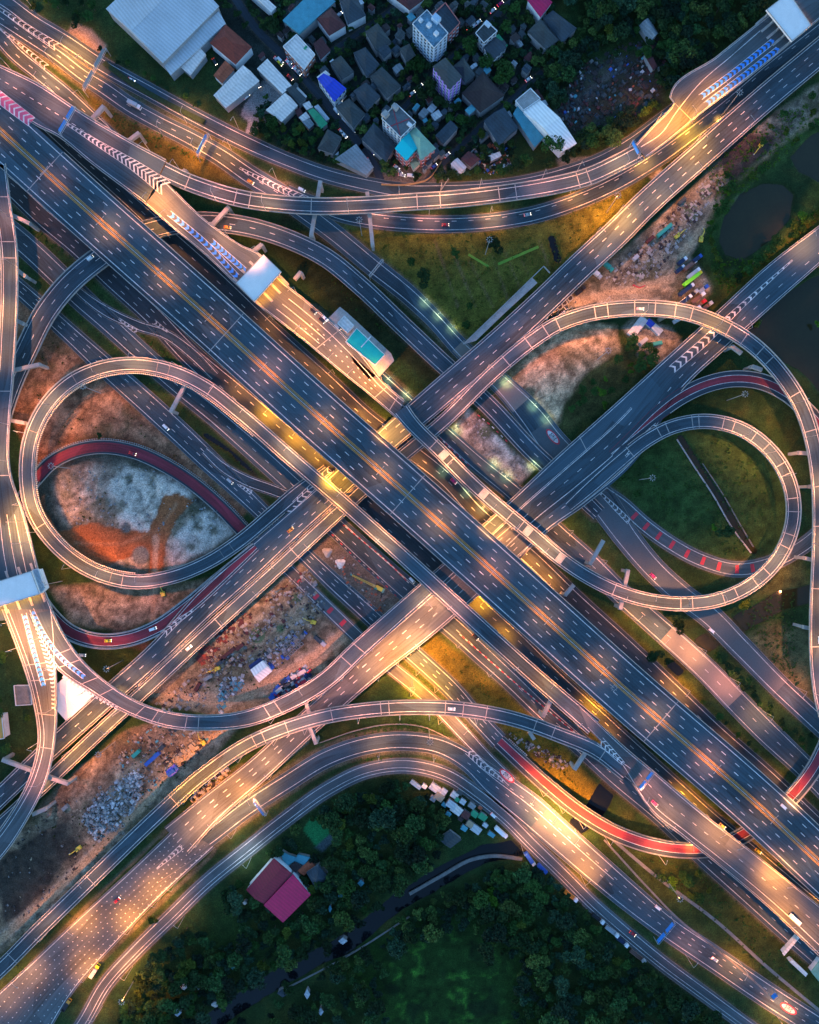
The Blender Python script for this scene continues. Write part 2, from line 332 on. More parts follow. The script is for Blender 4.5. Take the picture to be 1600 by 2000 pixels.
qq = G('qq', 'road', 'slip road with red speed bars inside the right loop', [(1110, 890, 18, z0), (1165, 945, 22, z0), (1215, 985, 30, z0), (1260, 1026, 32, z0), (1310, 1062, 32, z0), (1370, 1094, 32, z0), (1440, 1112, 32, z0), (1500, 1102, 32, z0), (1560, 1072, 32, z0), (1620, 1025, 32, z0)], dz=.03, surf=ASPH2, inset=1.8)
for t in (2.55, 3.05, 3.55, 4.05, 4.55, 5.05, 5.5, 6.0, 6.5): qq.cross(t, 2.4, 2.6, 2)
s1 = G('s1', 'road', 'road right under the south-west side of the ten-lane flyover', [(-60, 300, 36, z0), (20, 365, 40, z0), (90, 430, 42, z0), (150, 480, 42, z0), (220, 545, 44, z0), (300, 618, 44, z0), (370, 692, 46, z0), (460, 770, 50, z0), (560, 858, 56, z0), (640, 925, 56, z0), (720, 990, 54, z0), (800, 1060, 52, z0), (860, 1116, 50, z0), (950, 1205, 50, z0), (1000, 1250, 50, z0), (1080, 1328, 48, z0), (1150, 1392, 48, z0), (1220, 1456, 48, z0), (1300, 1528, 48, z0), (1380, 1600, 48, z0), (1470, 1672, 44, z0), (1560, 1748, 44, z0), (1660, 1830, 44, z0)], surf=ASPHD, lanes=(-.3, .3), inset=2.0)
s2 = G('s2', 'road', 'wide blue-grey road two strips south-west of the flyover', [(-60, 395, 46, z0), (30, 462, 48, z0), (115, 540, 48, z0), (150, 575, 48, z0), (210, 630, 44, z0), (290, 703, 42, z0), (350, 755, 42, z0), (420, 812, 42, z0), (500, 882, 44, z0), (580, 955, 44, z0), (665, 1036, 44, z0), (735, 1100, 46, z0), (810, 1165, 48, z0), (880, 1220, 46, z0), (940, 1275, 44, z0), (1000, 1330, 42, z0), (1060, 1388, 42, z0), (1130, 1450, 42, z0), (1200, 1515, 42, z0), (1290, 1592, 40, z0), (1370, 1668, 40, z0), (1450, 1740, 40, z0), (1550, 1830, 40, z0), (1660, 1925, 40, z0)], lanes=(0,), inset=2.6)
s12 = G('s12', 'road', 'short slip road crossing between two parallel roads', [(130, 545, 16, z0), (165, 578, 20, z0), (215, 612, 24, z0), (270, 636, 22, z0), (325, 654, 22, z0), (375, 690, 24, z0), (420, 735, 22, z0)], dz=.03, inset=1.2)
s3 = G('s3', 'road', 'outermost road west of the flyover', [(-60, 480, 32, z0), (20, 548, 34, z0), (75, 596, 36, z0), (140, 655, 38, z0), (220, 728, 44, z0), (290, 790, 46, z0), (350, 845, 46, z0), (410, 902, 44, z0), (460, 950, 38, z0), (520, 1008, 34, z0), (600, 1088, 34, z0), (650, 1136, 36, z0), (710, 1190, 38, z0), (770, 1245, 38, z0), (830, 1298, 38, z0), (880, 1344, 38, z0), (930, 1400, 36, z0), (975, 1448, 36, z0)], lanes=(-.2, .3), inset=2.0)
s3b = G('s3b', 'road', 'short connecting slip near the left loop', [(400, 880, 18, z0), (435, 912, 22, z0), (480, 938, 24, z0), (530, 956, 24, z0), (580, 975, 22, z0)], dz=.03, inset=1.2)
h2 = G('h2', 'road', 'inner road of the big lower bend', [(300, 1712, 30, z0), (400, 1642, 36, z0), (480, 1580, 38, z0), (560, 1528, 38, z0), (640, 1480, 38, z0), (720, 1454, 38, z0), (800, 1448, 38, z0), (860, 1458, 38, z0), (915, 1487, 42, z0), (965, 1528, 56, z0), (1030, 1578, 64, z0), (1095, 1635, 62, z0), (1160, 1692, 60, z0), (1230, 1752, 56, z0), (1300, 1808, 50, z0), (1400, 1876, 50, z0), (1500, 1944, 50, z0), (1600, 2008, 50, z0), (1680, 2060, 50, z0)], lanes=(), inset=2.2)
h2.line(0, .3, 8, 20, dash=(2.5, 8), frac=-.15); h2.line(0, .3, 8, 20, dash=(2.5, 8), frac=.35)
h2.line(-.2, .34, 8.3, 12.5, frac=0.22)
r1b = G('r1b', 'road', 'lit slip road joining the lower bend', [(480, 1042, 26, z0), (545, 1096, 26, z0), (600, 1148, 26, z0), (650, 1197, 28, z0), (700, 1245, 28, z0), (760, 1300, 28, z0), (812, 1342, 28, z0), (860, 1385, 28, z0), (905, 1432, 28, z0), (950, 1480, 26, z0), (1000, 1528, 24, z0)], dz=.02, surf=ASPH2, inset=1.2)
for t in (1.1, 1.75, 2.35, 2.9, 3.4): r1b.cross(t, 2.6, 2.4, 2)
h3 = G('h3', 'road', 'outermost road of the big lower bend', [(120, 2060, 30, z0), (165, 1995, 30, z0), (205, 1925, 30, z0), (265, 1858, 30, z0), (335, 1790, 31, z0), (400, 1727, 31, z0), (480, 1662, 31, z0), (560, 1599, 31, z0), (640, 1542, 31, z0), (715, 1506, 31, z0), (800, 1496, 31, z0), (870, 1513, 31, z0), (935, 1555, 31, z0), (990, 1600, 30, z0), (1040, 1650, 30, z0), (1100, 1708, 30, z0), (1160, 1768, 30, z0), (1215, 1816, 30, z0), (1290, 1878, 30, z0), (1380, 1945, 30, z0), (1460, 2004, 30, z0), (1540, 2060, 30, z0)], surf=ASPH2, inset=1.8)
h3.line(0, .3, frac=-.25)
# wide toll approach in the lower left corner, studded with reflectors
ww = G('ww', 'road', 'very wide toll approach studded with white reflectors', None, left=[(-60, 1990), (60, 1880), (150, 1795), (250, 1703), (345, 1613)], right=[(60, 2080), (150, 1930), (235, 1835), (317, 1750), (420, 1655)], zs=[0, 0, 0, 0, 0], surf=ASPH2, dz=.045, edge=False)
ww.edges(1.5, 0, 99, .4)
for fr in (-.85, -.6, -.35, -.1, .15, .4, .65):
    ww.line(0, .55, 0, 3.95, dash=(.6, 4.2), frac=fr, phase=(fr * 3) % 2)
# residential lanes
for nodes, lab, w in (([(455, -10), (500, 55), (565, 120), (640, 205), (700, 278), (735, 330), (750, 372)], 'village street lined with parked cars', 15), ([(575, 150), (640, 105), (700, 65), (750, 30), (810, -20)], 'narrow lane between dark hipped roofs', 10),
                       ([(700, 292), (760, 238), (820, 178), (890, 105), (950, 50), (1010, -10)], 'narrow lane climbing past the apartment blocks', 10), ([(820, 365), (880, 305), (945, 242), (1010, 185), (1060, 140)], 'lane beside the long white shed', 10)):
    G('v%d' % nodes[0][0], 'road', lab, [(a, b, w, z0) for a, b in nodes], edge=False, dz=-.02, surf=ASPHD, kerb=False)
# ================================================================ elevated roads
ZA, ZB = 15.0, 7.5
A = Road('A', 'flyover', 'straight ten-lane flyover crossing the whole picture diagonally', [(-80, 182, 106, ZA), (0, 255, 106, ZA), (160, 400, 106, ZA), (400, 613, 106, ZA), (607, 800, 106, ZA), (800, 970, 106, ZA), (1060, 1203, 106, ZA), (1200, 1329, 106, ZA), (1505, 1595, 106, ZA), (1600, 1684, 106, ZA), (1680, 1758, 106, ZA)], dz=.02, parl=[(1.55, 99)])
A.edges(2.6, 0, 99, .5)
for sg in (1, -1):
    A.line(sg * 1.0, .28, m=1); A.line(sg * 1.7, .22, m=1)
    A.line(sg * 5.6, .42, dash=(3.6, 11.2), phase=3); A.line(sg * 10.2, .42, dash=(3.6, 11.2))
for t in (1.55, 3.2, 4.98, 7.3): A.cross(t, .5, .6, 5)
b = MB()
for i in range(0, len(A.z) - 1):
    a0, a1 = A.C[i], A.C[i + 1]; q0, q1 = A.N[i] * .28, A.N[i + 1] * .28; za, zb = A.z[i], A.z[i + 1]
    for s_, e_ in ((1, 1),):
        b.face([(*(a0 + q0), za + .0), (*(a0 + q0 * .5), za + .85), (*(a1 + q1 * .5), zb + .85), (*(a1 + q1), zb)])
        b.face([(*(a0 + q0 * .5), za + .85), (*(a0 - q0 * .5), za + .85), (*(a1 - q1 * .5), zb + .85), (*(a1 + q1 * .5), zb + .85)])
        b.face([(*(a0 - q0 * .5), za + .85), (*(a0 - q0), za), (*(a1 - q1), zb), (*(a1 - q1 * .5), zb + .85)])
b.build('median_barrier', CONC, A.root)
# cross roads SW-NE
B = Road('B', 'flyover', 'lower cross flyover running from lower left to upper right', [(-70, 1625, 38, 4.5), (0, 1557, 38, 5.5), (100, 1462, 40, 6.5), (215, 1358, 42, ZB), (317, 1266, 44, ZB), (400, 1180, 54, ZB), (480, 1108, 56, ZB), (560, 1036, 52, ZB), (640, 965, 50, ZB), (760, 855, 50, ZB), (850, 778, 54, ZB), (960, 683, 54, ZB), (1060, 592, 54, ZB), (1137, 518, 54, ZB), (1200, 460, 54, ZB), (1258, 402, 53, ZB), (1372, 300, 52, 6), (1490, 196, 52, 4), (1600, 104, 52, 2), (1680, 38, 52, 1)], parl=[(0, 6.3), (9.5, 99)])
B.edges(1.6, 0, 99, .36); B.line(0, .36, 0, 9, dash=(3.4, 11), frac=0)
B.line(0, .36, 9.2, 99, dash=(3.4, 11), frac=.27); B.line(0, .36, 9.2, 99, dash=(3.4, 11), frac=-.27); B.line(0, .36, 5, 9, dash=(3.4, 11), frac=-.4)
Dn = Road('D', 'flyover', 'long ramp that starts lower left and circles the right loop', [(-60, 1665, 28, 4.5), (0, 1612, 28, 5.5), (100, 1520, 28, 6.5), (200, 1425, 28, ZB), (300, 1333, 28, ZB), (400, 1240, 28, ZB), (530, 1122, 28, ZB), (660, 1002, 28, ZB), (760, 912, 28, ZB), (870, 820, 28, ZB + .5), (968, 724, 30, 9), (1040, 665, 31, 10.5), (1085, 636, 31, 11.5), (1138, 616, 31, 12.5), (1200, 605, 32, 14), (1280, 603, 32, 15), (1345, 612, 32, 15), (1405, 634, 32, 15), (1465, 670, 32, 15), (1525, 730, 32, 15), (1568, 800, 32, 15), (1590, 870, 32, 15), (1600, 935, 32, 15), (1603, 1010, 32, 15), (1601, 1100, 32, 15), (1597, 1200, 32, 15), (1598, 1290, 32, 15), (1606, 1360, 32, 15), (1625, 1430, 32, 15)], dz=-.02)
Dn.edges(1.5, 0, 99, .36)
for t in (3.5, 5.2, 6.35, 10.3, 10.9, 11.6, 12.1, 13.4, 13.8, 14.5, 15.0, 15.6, 16.1, 17.3, 17.8, 18.3, 18.6, 19.6, 20.6, 22.2, 23.2, 24.5, 25.7): Dn.cross(t, .55, .5, 5)
Bw = Road('Bw', 'flyover', 'broad peach-lit cross flyover over the lower middle', [(345, 1641, 70, .15), (412, 1578, 56, 2), (500, 1506, 50, 4.5), (610, 1404, 50, 6.5), (735, 1291, 56, ZB), (812, 1228, 62, ZB), (890, 1160, 64, ZB), (960, 1096, 62, ZB), (1030, 1034, 60, ZB)], surf=ASPH2, dz=.02, parl=[(.5, 4.6)])
Bw.edges(1.5, 0, 99, .36); Bw.line(0, .4, dash=(3.4, 11), frac=-.12); Bw.line(0, .4, dash=(3.4, 11), frac=.3)
E = Road('E', 'flyover', 'wide cross flyover continuing to the upper right edge', None, left=[(905, 1058), (995, 977), (1090, 888), (1190, 799), (1290, 708), (1395, 613), (1500, 517), (1600, 440), (1690, 372)], right=[(1000, 1108), (1068, 1040), (1146, 984), (1240, 902), (1330, 765), (1428, 672), (1510, 597), (1602, 516), (1690, 440)], zs=[ZB] * 9, parr=[(0, 2.4), (4.0, 99)])
E.edges(1.6, 0, 99, .4)
E.line(0, .4, 0, 3.3, frac=.42); E.line(.9, .25, 0, 3.3, frac=.42); E.line(0, .4, 0, 3.4, frac=-.28); E.line(0, .36, 0, 3.2, dash=(3.4, 11), frac=.08); E.line(0, .36, 3.4, 99, dash=(3.4, 11), frac=-.4)
E.line(0, .36, 0, 2.2, dash=(3.4, 11), frac=-.6)
E.cross(2.4, .5, .6, 5, f0=1, f1=.45)
R3 = Road('R3', 'ramp', 'red-paved ramp curving off the wide cross flyover', [(1195, 888, 16, ZB), (1240, 848, 22, ZB), (1285, 808, 28, ZB), (1330, 775, 31, ZB), (1380, 751, 32, ZB), (1435, 740, 32, ZB), (1485, 745, 32, ZB), (1535, 768, 32, 7), (1580, 808, 32, 6.5), (1630, 870, 32, 6)], surf=REDP, dz=.03, cat='ramp', parl=[(3.4, 99)], parr=[(2.3, 99)])
R3.line(-1.5, 2.6, 0, 99, frac=1, m=7, dz=.015); R3.line(1.7, 3.0, 0, 99, frac=-1, m=7, dz=.015); R3.line(-2.8, .3, frac=1); R3.line(3.2, .3, frac=-1)
C1 = Road('C1', 'flyover', None, left=[(-70, 92), (0, 127), (75, 163), (170, 225), (250, 272), (325, 312)], right=[(-70, 135), (0, 188), (62, 240), (118, 270), (178, 319), (283, 398)], zs=[ZA] * 6, dz=.03, parr=[(1.9, 99)])
tag(C1.root, 'upper ramp with long white chevrons merging beside the ten-lane flyover')
C1.edges(1.4, 0, 99, .36); C1.line(0, .34, 0, 5, frac=.12, dash=(3, 6))
K = Road('K', 'flyover', 'curved flyover sweeping east from the toll ramp', [(318, 333, 34, ZA), (358, 352, 33, ZA), (400, 368, 33, ZA), (475, 389, 33, ZA), (540, 398, 33, ZA), (620, 403, 33, ZA), (710, 401, 33, ZA), (800, 395, 33, ZA), (900, 388, 33, ZA), (1000, 376, 33, ZA), (1080, 363, 34, ZA), (1150, 345, 34, ZA), (1205, 320, 34, ZA), (1250, 296, 34, ZA)], dz=.045, parr=[(1.0, 99)])
K.edges(2.2, 0, 99, .4)
for t in (1.2, 2.8, 3.2, 4.85, 7.15, 7.6, 8.75, 9.1, 10.7, 11.0, 12.9): K.cross(t, .5, .5, 5)
K2 = Road('K2', 'toll_ramp', 'widening golden-lit ramp up to the far corner toll canopy', None, left=[(1242, 282), (1275, 246), (1313, 206), (1316, 201), (1308, 190), (1309, 184), (1400, 110), (1490, 38), (1580, -30), (1660, -90)], right=[(1262, 308), (1300, 280), (1345, 243), (1350, 239), (1356, 234), (1362, 229), (1460, 154), (1545, 84), (1640, 5), (1720, -60)], zs=[ZA] * 10, dz=.06, cat='ramp', surf=ASPH2)
K2.edges(.9, 0, 99, .4); K2.cross(3.5, .5, .5, 5)
C1b = Road('C1b', 'toll_ramp', 'toll ramp straight down to the white canopy and office', None, left=[(322, 352), (400, 428), (470, 478), (510, 498), (548, 545), (600, 588), (650, 632), (700, 684), (752, 748), (790, 782)], right=[(283, 398), (345, 452), (400, 497), (457, 552), (497, 590), (548, 630), (600, 671), (660, 722), (722, 772), (775, 818)], zs=[ZA] * 10, dz=.05, cat='ramp', surf=ASPH2, parl=[(.3, 7.2), (8, 99)])
C1b.edges(1.0, 0, 99, .36)
C1b.line(0, .4, 4.6, 9, frac=.42); C1b.line(0, .4, 4.6, 6.2, frac=-.05); C1b.line(0, .4, 4.6, 6.2, frac=-.5)
for fr in (.1, -.35): C1b.line(0, .5, 5.6, 8, dash=(1.2, 5), frac=fr)
for t in (3.3, 6.25, 8.15, 8.7): C1b.cross(t, .5, .5, 5)
C1c = Road('C1c', 'flyover', 'narrow flyover from the toll plaza that ends as the right-hand loop', [(783, 800, 34, ZA), (800, 822, 31, ZA), (858, 880, 29, ZA), (920, 942, 29, ZA), (985, 999, 29, ZA), (1040, 1044, 29, ZA), (1088, 1085, 29, ZA), (1138, 1120, 29, ZA), (1200, 1152, 29, ZA), (1265, 1172, 29, ZA), (1330, 1179, 29, ZA), (1406, 1170, 29, ZA), (1475, 1136, 29, ZA), (1526, 1080, 29, 14), (1549, 1012, 29, 13.5), (1543, 948, 29, 13), (1507, 884, 29, 12), (1446, 838, 29, 11), (1378, 823, 29, 10), (1315, 833, 29, 9), (1262, 860, 29, 8), (1212, 900, 30, ZB), (1160, 946, 30, ZB), (1110, 990, 24, ZB)], dz=.07, parr=[(0, 20.5)])
C1c.edges(1.5, 0, 99, .36)
for t in (1.8, 2.35, 4.2, 4.6, 8.0, 10.0, 10.3, 11.1, 11.45, 12.0, 12.4, 13.2, 13.55, 14.2, 14.6, 15.3, 15.6, 16.2, 16.6, 17.2, 17.5, 18.2, 18.4, 19.2, 19.5, 20.6): C1c.cross(t, .5, .5, 5)
for t in (2.1, 3.35, 4.8, 6.1):
    d = C1c.sof(t)
    C1c.cross(t + .04, 4.6, 1.9, 5, dz=.02)
C2 = Road('C2', 'flyover', 'narrow flyover uncoiling from the left-hand loop', [(640, 918, 24, ZB), (580, 963, 29, ZB), (530, 1006, 29, ZB + .3), (465, 1060, 29, 8.5), (400, 1101, 29, 9), (337, 1126, 29, 9.8), (262, 1136, 29, 10.5), (187, 1118, 29, 11.2), (112, 1066, 29, 12), (65, 997, 29, 13), (53, 920, 29, 13.8), (61, 855, 29, 14.4), (88, 797, 29, ZA), (140, 745, 29, ZA), (205, 718, 29, ZA), (268, 712, 29, ZA), (345, 728, 29, ZA), (405, 758, 29, ZA), (462, 802, 29, ZA), (575, 900, 30, ZA), (675, 986, 30, ZA), (800, 1098, 31, ZA), (905, 1194, 32, ZA), (1050, 1325, 33, ZA), (1160, 1420, 36, ZA)], dz=.02, parl=[(1.6, 99)])
C2.edges(1.6, 0, 99, .36)
for t in (3.2, 3.5, 6.3, 6.6, 8.6, 11.2, 13.1, 15.5, 15.8, 17.1): C2.cross(t, .4, .5, 6 if t not in (6.3, 8.6, 17.1) else 5)
Gf = Road('G', 'flyover', 'curved flyover crossing the broad peach-lit one', [(-60, 1945, 30, 6), (0, 1893, 30, 7), (75, 1818, 30, 8.5), (150, 1745, 30, 10), (225, 1672, 30, 12), (300, 1600, 30, 13.5), (400, 1511, 30, 14.5), (485, 1453, 29, ZA), (560, 1421, 29, ZA), (640, 1398, 29, ZA), (720, 1386, 29, ZA), (800, 1381, 29, ZA), (900, 1385, 29, ZA), (1000, 1403, 29, ZA), (1090, 1434, 29, ZA), (1165, 1466, 30, ZA), (1225, 1510, 34, ZA)], dz=.035, parl=[(0, 14.6)])
Gf.edges(1.8, 0, 99, .36)
for t in (1.3, 3.35, 5.4, 7.15, 7.4, 8.0, 9.1, 10.3, 10.5, 11.7, 12.05, 12.5, 13.5, 13.9, 15.2): Gf.cross(t, .45, .5, 5)
CG = Road('CG', 'flyover', 'merged ramp running down to the lower right corner', None, left=[(1128, 1374), (1225, 1462), (1285, 1512), (1392, 1602), (1475, 1667), (1600, 1768), (1690, 1840)], right=[(1150, 1424), (1212, 1494), (1268, 1580), (1330, 1632), (1385, 1675), (1500, 1772), (1600, 1868)], zs=[ZA] * 7, dz=.06, parr=[(2, 99)], surf=ASPH2)
CG.edges(1.5, 0, 99, .4); CG.line(0, .36, 1.5, 99, frac=.1, dash=(3, 9)); CG.line(0, .4, 2, 99, frac=-.6)
L = Road('L', 'flyover', 'curved two-lane flyover ducking under the ten-lane one', [(-8, 850, 44, 5.5), (8, 790, 44, 6), (26, 740, 44, 6.5), (52, 684, 44, 7), (90, 610, 44, ZB), (134, 555, 44, ZB), (196, 503, 44, ZB), (260, 462, 42, ZB), (330, 440, 40, ZB), (400, 434, 39, ZB), (466, 440, 38, ZB), (562, 467, 37, 7), (634, 502, 37, 6), (704, 558, 37, 4.5), (785, 635, 37, 2.5), (857, 703, 37, .8), (960, 797, 36, .15), (1040, 882, 36, .15), (1115, 950, 34, .15), (1170, 1003, 30, .15)], dz=.01)
L.edges(2.0, 0, 99, .36); L.line(0, .36, dash=(3.6, 13), frac=0)
F = Road('F', 'toll_ramp', 'wide ramp rising along the left picture edge to a toll canopy', None, left=[(12, 320), (22, 400), (34, 480), (36, 560), (33, 650), (27, 740), (20, 820), (21, 920), (48, 1005), (70, 1090), (80, 1130), (103, 1190)][::1], right=[(-35, 325), (-14, 400), (0, 480), (3, 560), (0, 650), (-6, 740), (-20, 820), (-40, 920), (-50, 1005), (-50, 1100), (-40, 1150), (-10, 1215)], zs=[ZA] * 12, dz=.02, cat='ramp')
F.edges(1.3, 0, 99, .4)
for t in (.8, 1.9, 2.3, 5.3, 7.1): F.cross(t, .5, .5, 5)
for fr in (.6, .3, 0, -.3): F.line(0, .35, 8, 10, frac=fr)
F1 = Road('F1', 'toll_ramp', 'ramp leaving the roadside toll canopy toward the lower left', None, left=[(103, 1190), (108, 1240), (110, 1305), (112, 1375), (108, 1450), (95, 1515), (56, 1598), (10, 1668), (-40, 1720)], right=[(5, 1190), (28, 1250), (50, 1312), (66, 1372), (75, 1445), (60, 1512), (18, 1592), (-28, 1650), (-80, 1690)], zs=[ZA] * 9, dz=.04, cat='ramp', surf=ASPH2, parl=[(2, 99)])
F1.edges(1.3, 0, 99, .4); F1.line(3.6, .36, 0, 99, frac=-1)
for t in (1.8, 2.3, 3.3, 4.2): F1.cross(t, .5, .5, 5)
F2 = Road('F2', 'toll_ramp', 'ramp leaving the roadside toll canopy and curving right', None, left=[(103, 1192), (125, 1237), (160, 1287), (212, 1334), (280, 1374), (345, 1392), (400, 1396), (470, 1389), (540, 1364), (625, 1314), (688, 1255), (750, 1200), (812, 1146), (870, 1096)], right=[(55, 1200), (80, 1255), (112, 1305), (176, 1350), (255, 1396), (335, 1422), (400, 1426), (485, 1419), (560, 1392), (650, 1340), (716, 1278), (778, 1222), (838, 1168), (893, 1117)], zs=[ZA] * 7 + [14, 13, 11.5, 10, 8.5, ZB + .3, ZB], dz=.055, cat='ramp', surf=ASPH, parr=[(2, 11.2)])
F2.edges(1.3, 0, 99, .4)
for t in (1.55, 2.0, 2.7, 3.2, 4.1, 4.5, 5.4, 5.8, 7.6, 7.9, 9.6, 10.0): F2.cross(t, .5, .5, 5)
R2 = Road('R2', 'ramp', 'red-paved ramp below the left-hand loop', [(68, 936, 27, 3.0), (40, 990, 27, 3.4), (38, 1060, 27, 4), (62, 1135, 28, 5), (95, 1195, 30, 6), (140, 1236, 31, 7), (195, 1252, 31, ZB), (250, 1248, 31, ZB), (305, 1227, 31, ZB), (365, 1186, 32, ZB), (430, 1130, 28, ZB), (500, 1068, 20, ZB)], surf=REDP, dz=.025, cat='ramp', parr=[(0, 8)], parl=[(0, 99)])
R2.line(-1.1, 1.8, 0, 99, frac=1, m=7, dz=.015); R2.line(1.1, 1.8, 0, 99, frac=-1, m=7, dz=.015); R2.line(-2.1, .3, frac=1); R2.line(2.1, .3, frac=-1); R2.edges(.7, 0, 99, .3)
R1 = Road('R1', 'ramp', 'red-paved ramp arching through the inside of the left-hand loop', [(68, 938, 27, 3.0), (100, 905, 27, 2.5), (145, 882, 27, 2.2), (200, 873, 27, 2), (260, 882, 27, 1.6), (320, 908, 27, 1.2), (375, 943, 27, .8), (425, 985, 27, .4), (480, 1042, 27, .2)], surf=REDP, dz=.02, cat='ramp')
R1.line(-.9, 1.2, 0, 99, frac=1, m=7, dz=.015); R1.line(.9, 1.2, 0, 99, frac=-1, m=7, dz=.015)
R4 = Road('R4', 'ramp', 'glowing red-paved ramp bending under the merged ramp', [(975, 1448, 28, .2), (1020, 1490, 29, 1.2), (1070, 1535, 30, 2.6), (1130, 1583, 31, 4.5), (1200, 1625, 31, 6.3), (1270, 1650, 31, ZB), (1340, 1660, 31, ZB), (1395, 1656, 31, ZB), (1450, 1632, 31, ZB), (1500, 1598, 31, ZB), (1550, 1552, 31, ZB), (1590, 1500, 31, ZB), (1620, 1440, 31, ZB)], surf=REDP, dz=.03, cat='ramp')
R4.line(-1.0, 1.5, 0, 99, frac=1, m=7, dz=.015); R4.line(1.5, 2.6, 0, 99, frac=-1, m=7, dz=.015); R4.line(-1.9, .3, frac=1); R4.line(2.9, .3, frac=-1)
# ---- gores and toll-lane bands
chev(n1, [(-8, 12, 4), (40, 45, 9), (112, 92, 15)], 12, -1, z=.17)
chev(n2, [(-5, 52, 2), (40, 88, 5), (92, 132, 11)], 11, -1, z=.17)
chev(C1, [(-30, 168, 22), (62, 238, 20)], 10, -1, z=ZA + .05, fill=4, thick=1.1)
chev(C1, [(128, 240, 3), (200, 285, 11), (265, 325, 20), (322, 366, 30)], 24, -1, z=ZA + .05, thick=1.1)
chev(jj, [(468, 328, 2), (520, 355, 8), (590, 388, 16)], 12, -1, z=.2)
chev(E, [(1548, 508, 1), (1490, 560, 5), (1430, 615, 10), (1375, 668, 15), (1312, 722, 15)], 22, -1, z=ZB + .02, thick=1.3)
chev(B, [(648, 915, 12), (560, 1000, 12)], 9, 1, z=ZB + .03)
chev(B, [(318, 1240, 13), (345, 1215, 9), (378, 1192, 2)], 6, 1, z=ZB + .05)
chev(ww, [(306, 1697, 1), (330, 1676, 6), (356, 1653, 9)], 7, 1, z=.2)
chev(h2, [(914, 1466, 14), (945, 1495, 12), (985, 1527, 3)], 9, -1, z=.19)
chev(Gf, [(1172, 1446, 14), (1196, 1470, 11), (1218, 1492, 6)], 6, -1, z=ZA + .1)
chev(F1, [(62, 1200, 6), (82, 1250, 10), (104, 1310, 20)], 14, 1, z=ZA + .11, thick=1.1, border=False)
chev(F1, [(100, 1312, 10), (104, 1345, 8), (104, 1385, 5)], 9, 1, z=ZA + .11, vee=.3, thick=1.0, border=False)
chev(F2, [(120, 1318, 8), (170, 1350, 7), (228, 1383, 6)], 15, -1, z=ZA + .11, vee=.3, thick=1.5, border=False)
chev(C1b, [(330, 416, 10), (398, 472, 10), (463, 540, 10)], 15, 1, z=ZA + .11, m=3, thick=1.9)
chev(C1b, [(412, 470, 10), (478, 528, 10)], 9, 1, z=ZA + .11, m=3, thick=1.9)
chev(K2, [(1368, 190, 10), (1440, 136, 10), (1510, 80, 10)], 17, 1, z=ZA + .11, m=3, thick=1.9)
chev(K2, [(1378, 205, 10), (1450, 150, 10), (1520, 96, 10)], 17, 1, z=ZA + .11, m=3, thick=1.9)
chev(F1, [(47, 1198, 8), (63, 1260, 8), (85, 1338, 8)], 15, -1, z=ZA + .11, m=3, thick=1.9)
chev(F2, [(62, 1190, 7), (85, 1238, 8), (120, 1285, 8), (164, 1322, 8)], 16, -1, z=ZA + .125, m=3, thick=1.9)
chev(C1c, [(1222, 892, 2), (1255, 855, 7), (1284, 830, 9)], 8, 1, z=ZB + .16)
chev(s12, [(232, 622, 2), (250, 636, 6), (268, 648, 9)], 5, 1, z=.2)
chev(s12, [(300, 628, 8), (328, 648, 2)], 4, 1, z=.2)
chev(qq, [(1170, 960, 3), (1200, 990, 7), (1230, 1020, 9)], 8, 1, z=.2)
chev(s3b, [(466, 947, 2), (492, 963, 8)], 4, 1, z=.2)
def paint(road, pts, w, z, m=0):
    o, _ = catmull(pts, 4); C = np.array([P2(x, y, z) for x, y in o[:, :2]]); T = np.gradient(C, axis=0); T /= np.linalg.norm(T, axis=1)[:, None]; n_ = np.stack([-T[:, 1], T[:, 0]], 1) * w / 2; b = MB()
    for i in range(len(C) - 1): b.face([(*(C[i] + n_[i]), z), (*(C[i] - n_[i]), z), (*(C[i + 1] - n_[i + 1]), z), (*(C[i + 1] + n_[i + 1]), z)])
    b.build('edge_line', WHITE, road.root)
paint(K2, [(1252, 287), (1290, 262), (1322, 218), (1365, 165), (1430, 108), (1485, 60)], .4, ZA + .12)
# painted speed-limit ovals "80"
def oval(r, x, y, ang, z):
    c = P2(x, y, z); ca, sa = math.cos(ang), math.sin(ang)
    def T(u, v, dz): return (c[0] + u * ca - v * sa, c[1] + u * sa + v * ca, z + dz)
    for a, b_, dz, m in ((6.2, 2.5, .07, 2), (5.0, 1.75, .085, 0)):
        r.mk.face([T(a * math.cos(t), b_ * math.sin(t), dz) for t in np.linspace(0, 2 * math.pi, 28, endpoint=False)], m)
    for v0, kind in ((.75, '8'), (-.75, '0')):
        segs = [(-2.2, -.45, 2.2, -.45), (-2.2, .45, 2.2, .45), (-2.2, -.45, -2.2, .45), (2.2, -.45, 2.2, .45)] + ([(0, -.45, 0, .45)] if kind == '8' else [])
        for a0, b0, a1, b1 in segs:
            if a0 == a1: r.mk.face([T(a0 - .3, v0 + b0, .1), T(a0 + .3, v0 + b0, .1), T(a0 + .3, v0 + b1, .1), T(a0 - .3, v0 + b1, .1)], 7)
            else: r.mk.face([T(a0, v0 + b0 - .13, .1), T(a1, v0 + b0 - .13, .1), T(a1, v0 + b0 + .13, .1), T(a0, v0 + b0 + .13, .1)], 7)
oval(h2, 990, 1515, R(-43), .15); oval(n2, 1080, 853, R(-50), .15); oval(h2, 1540, 1970, R(-33), .15)
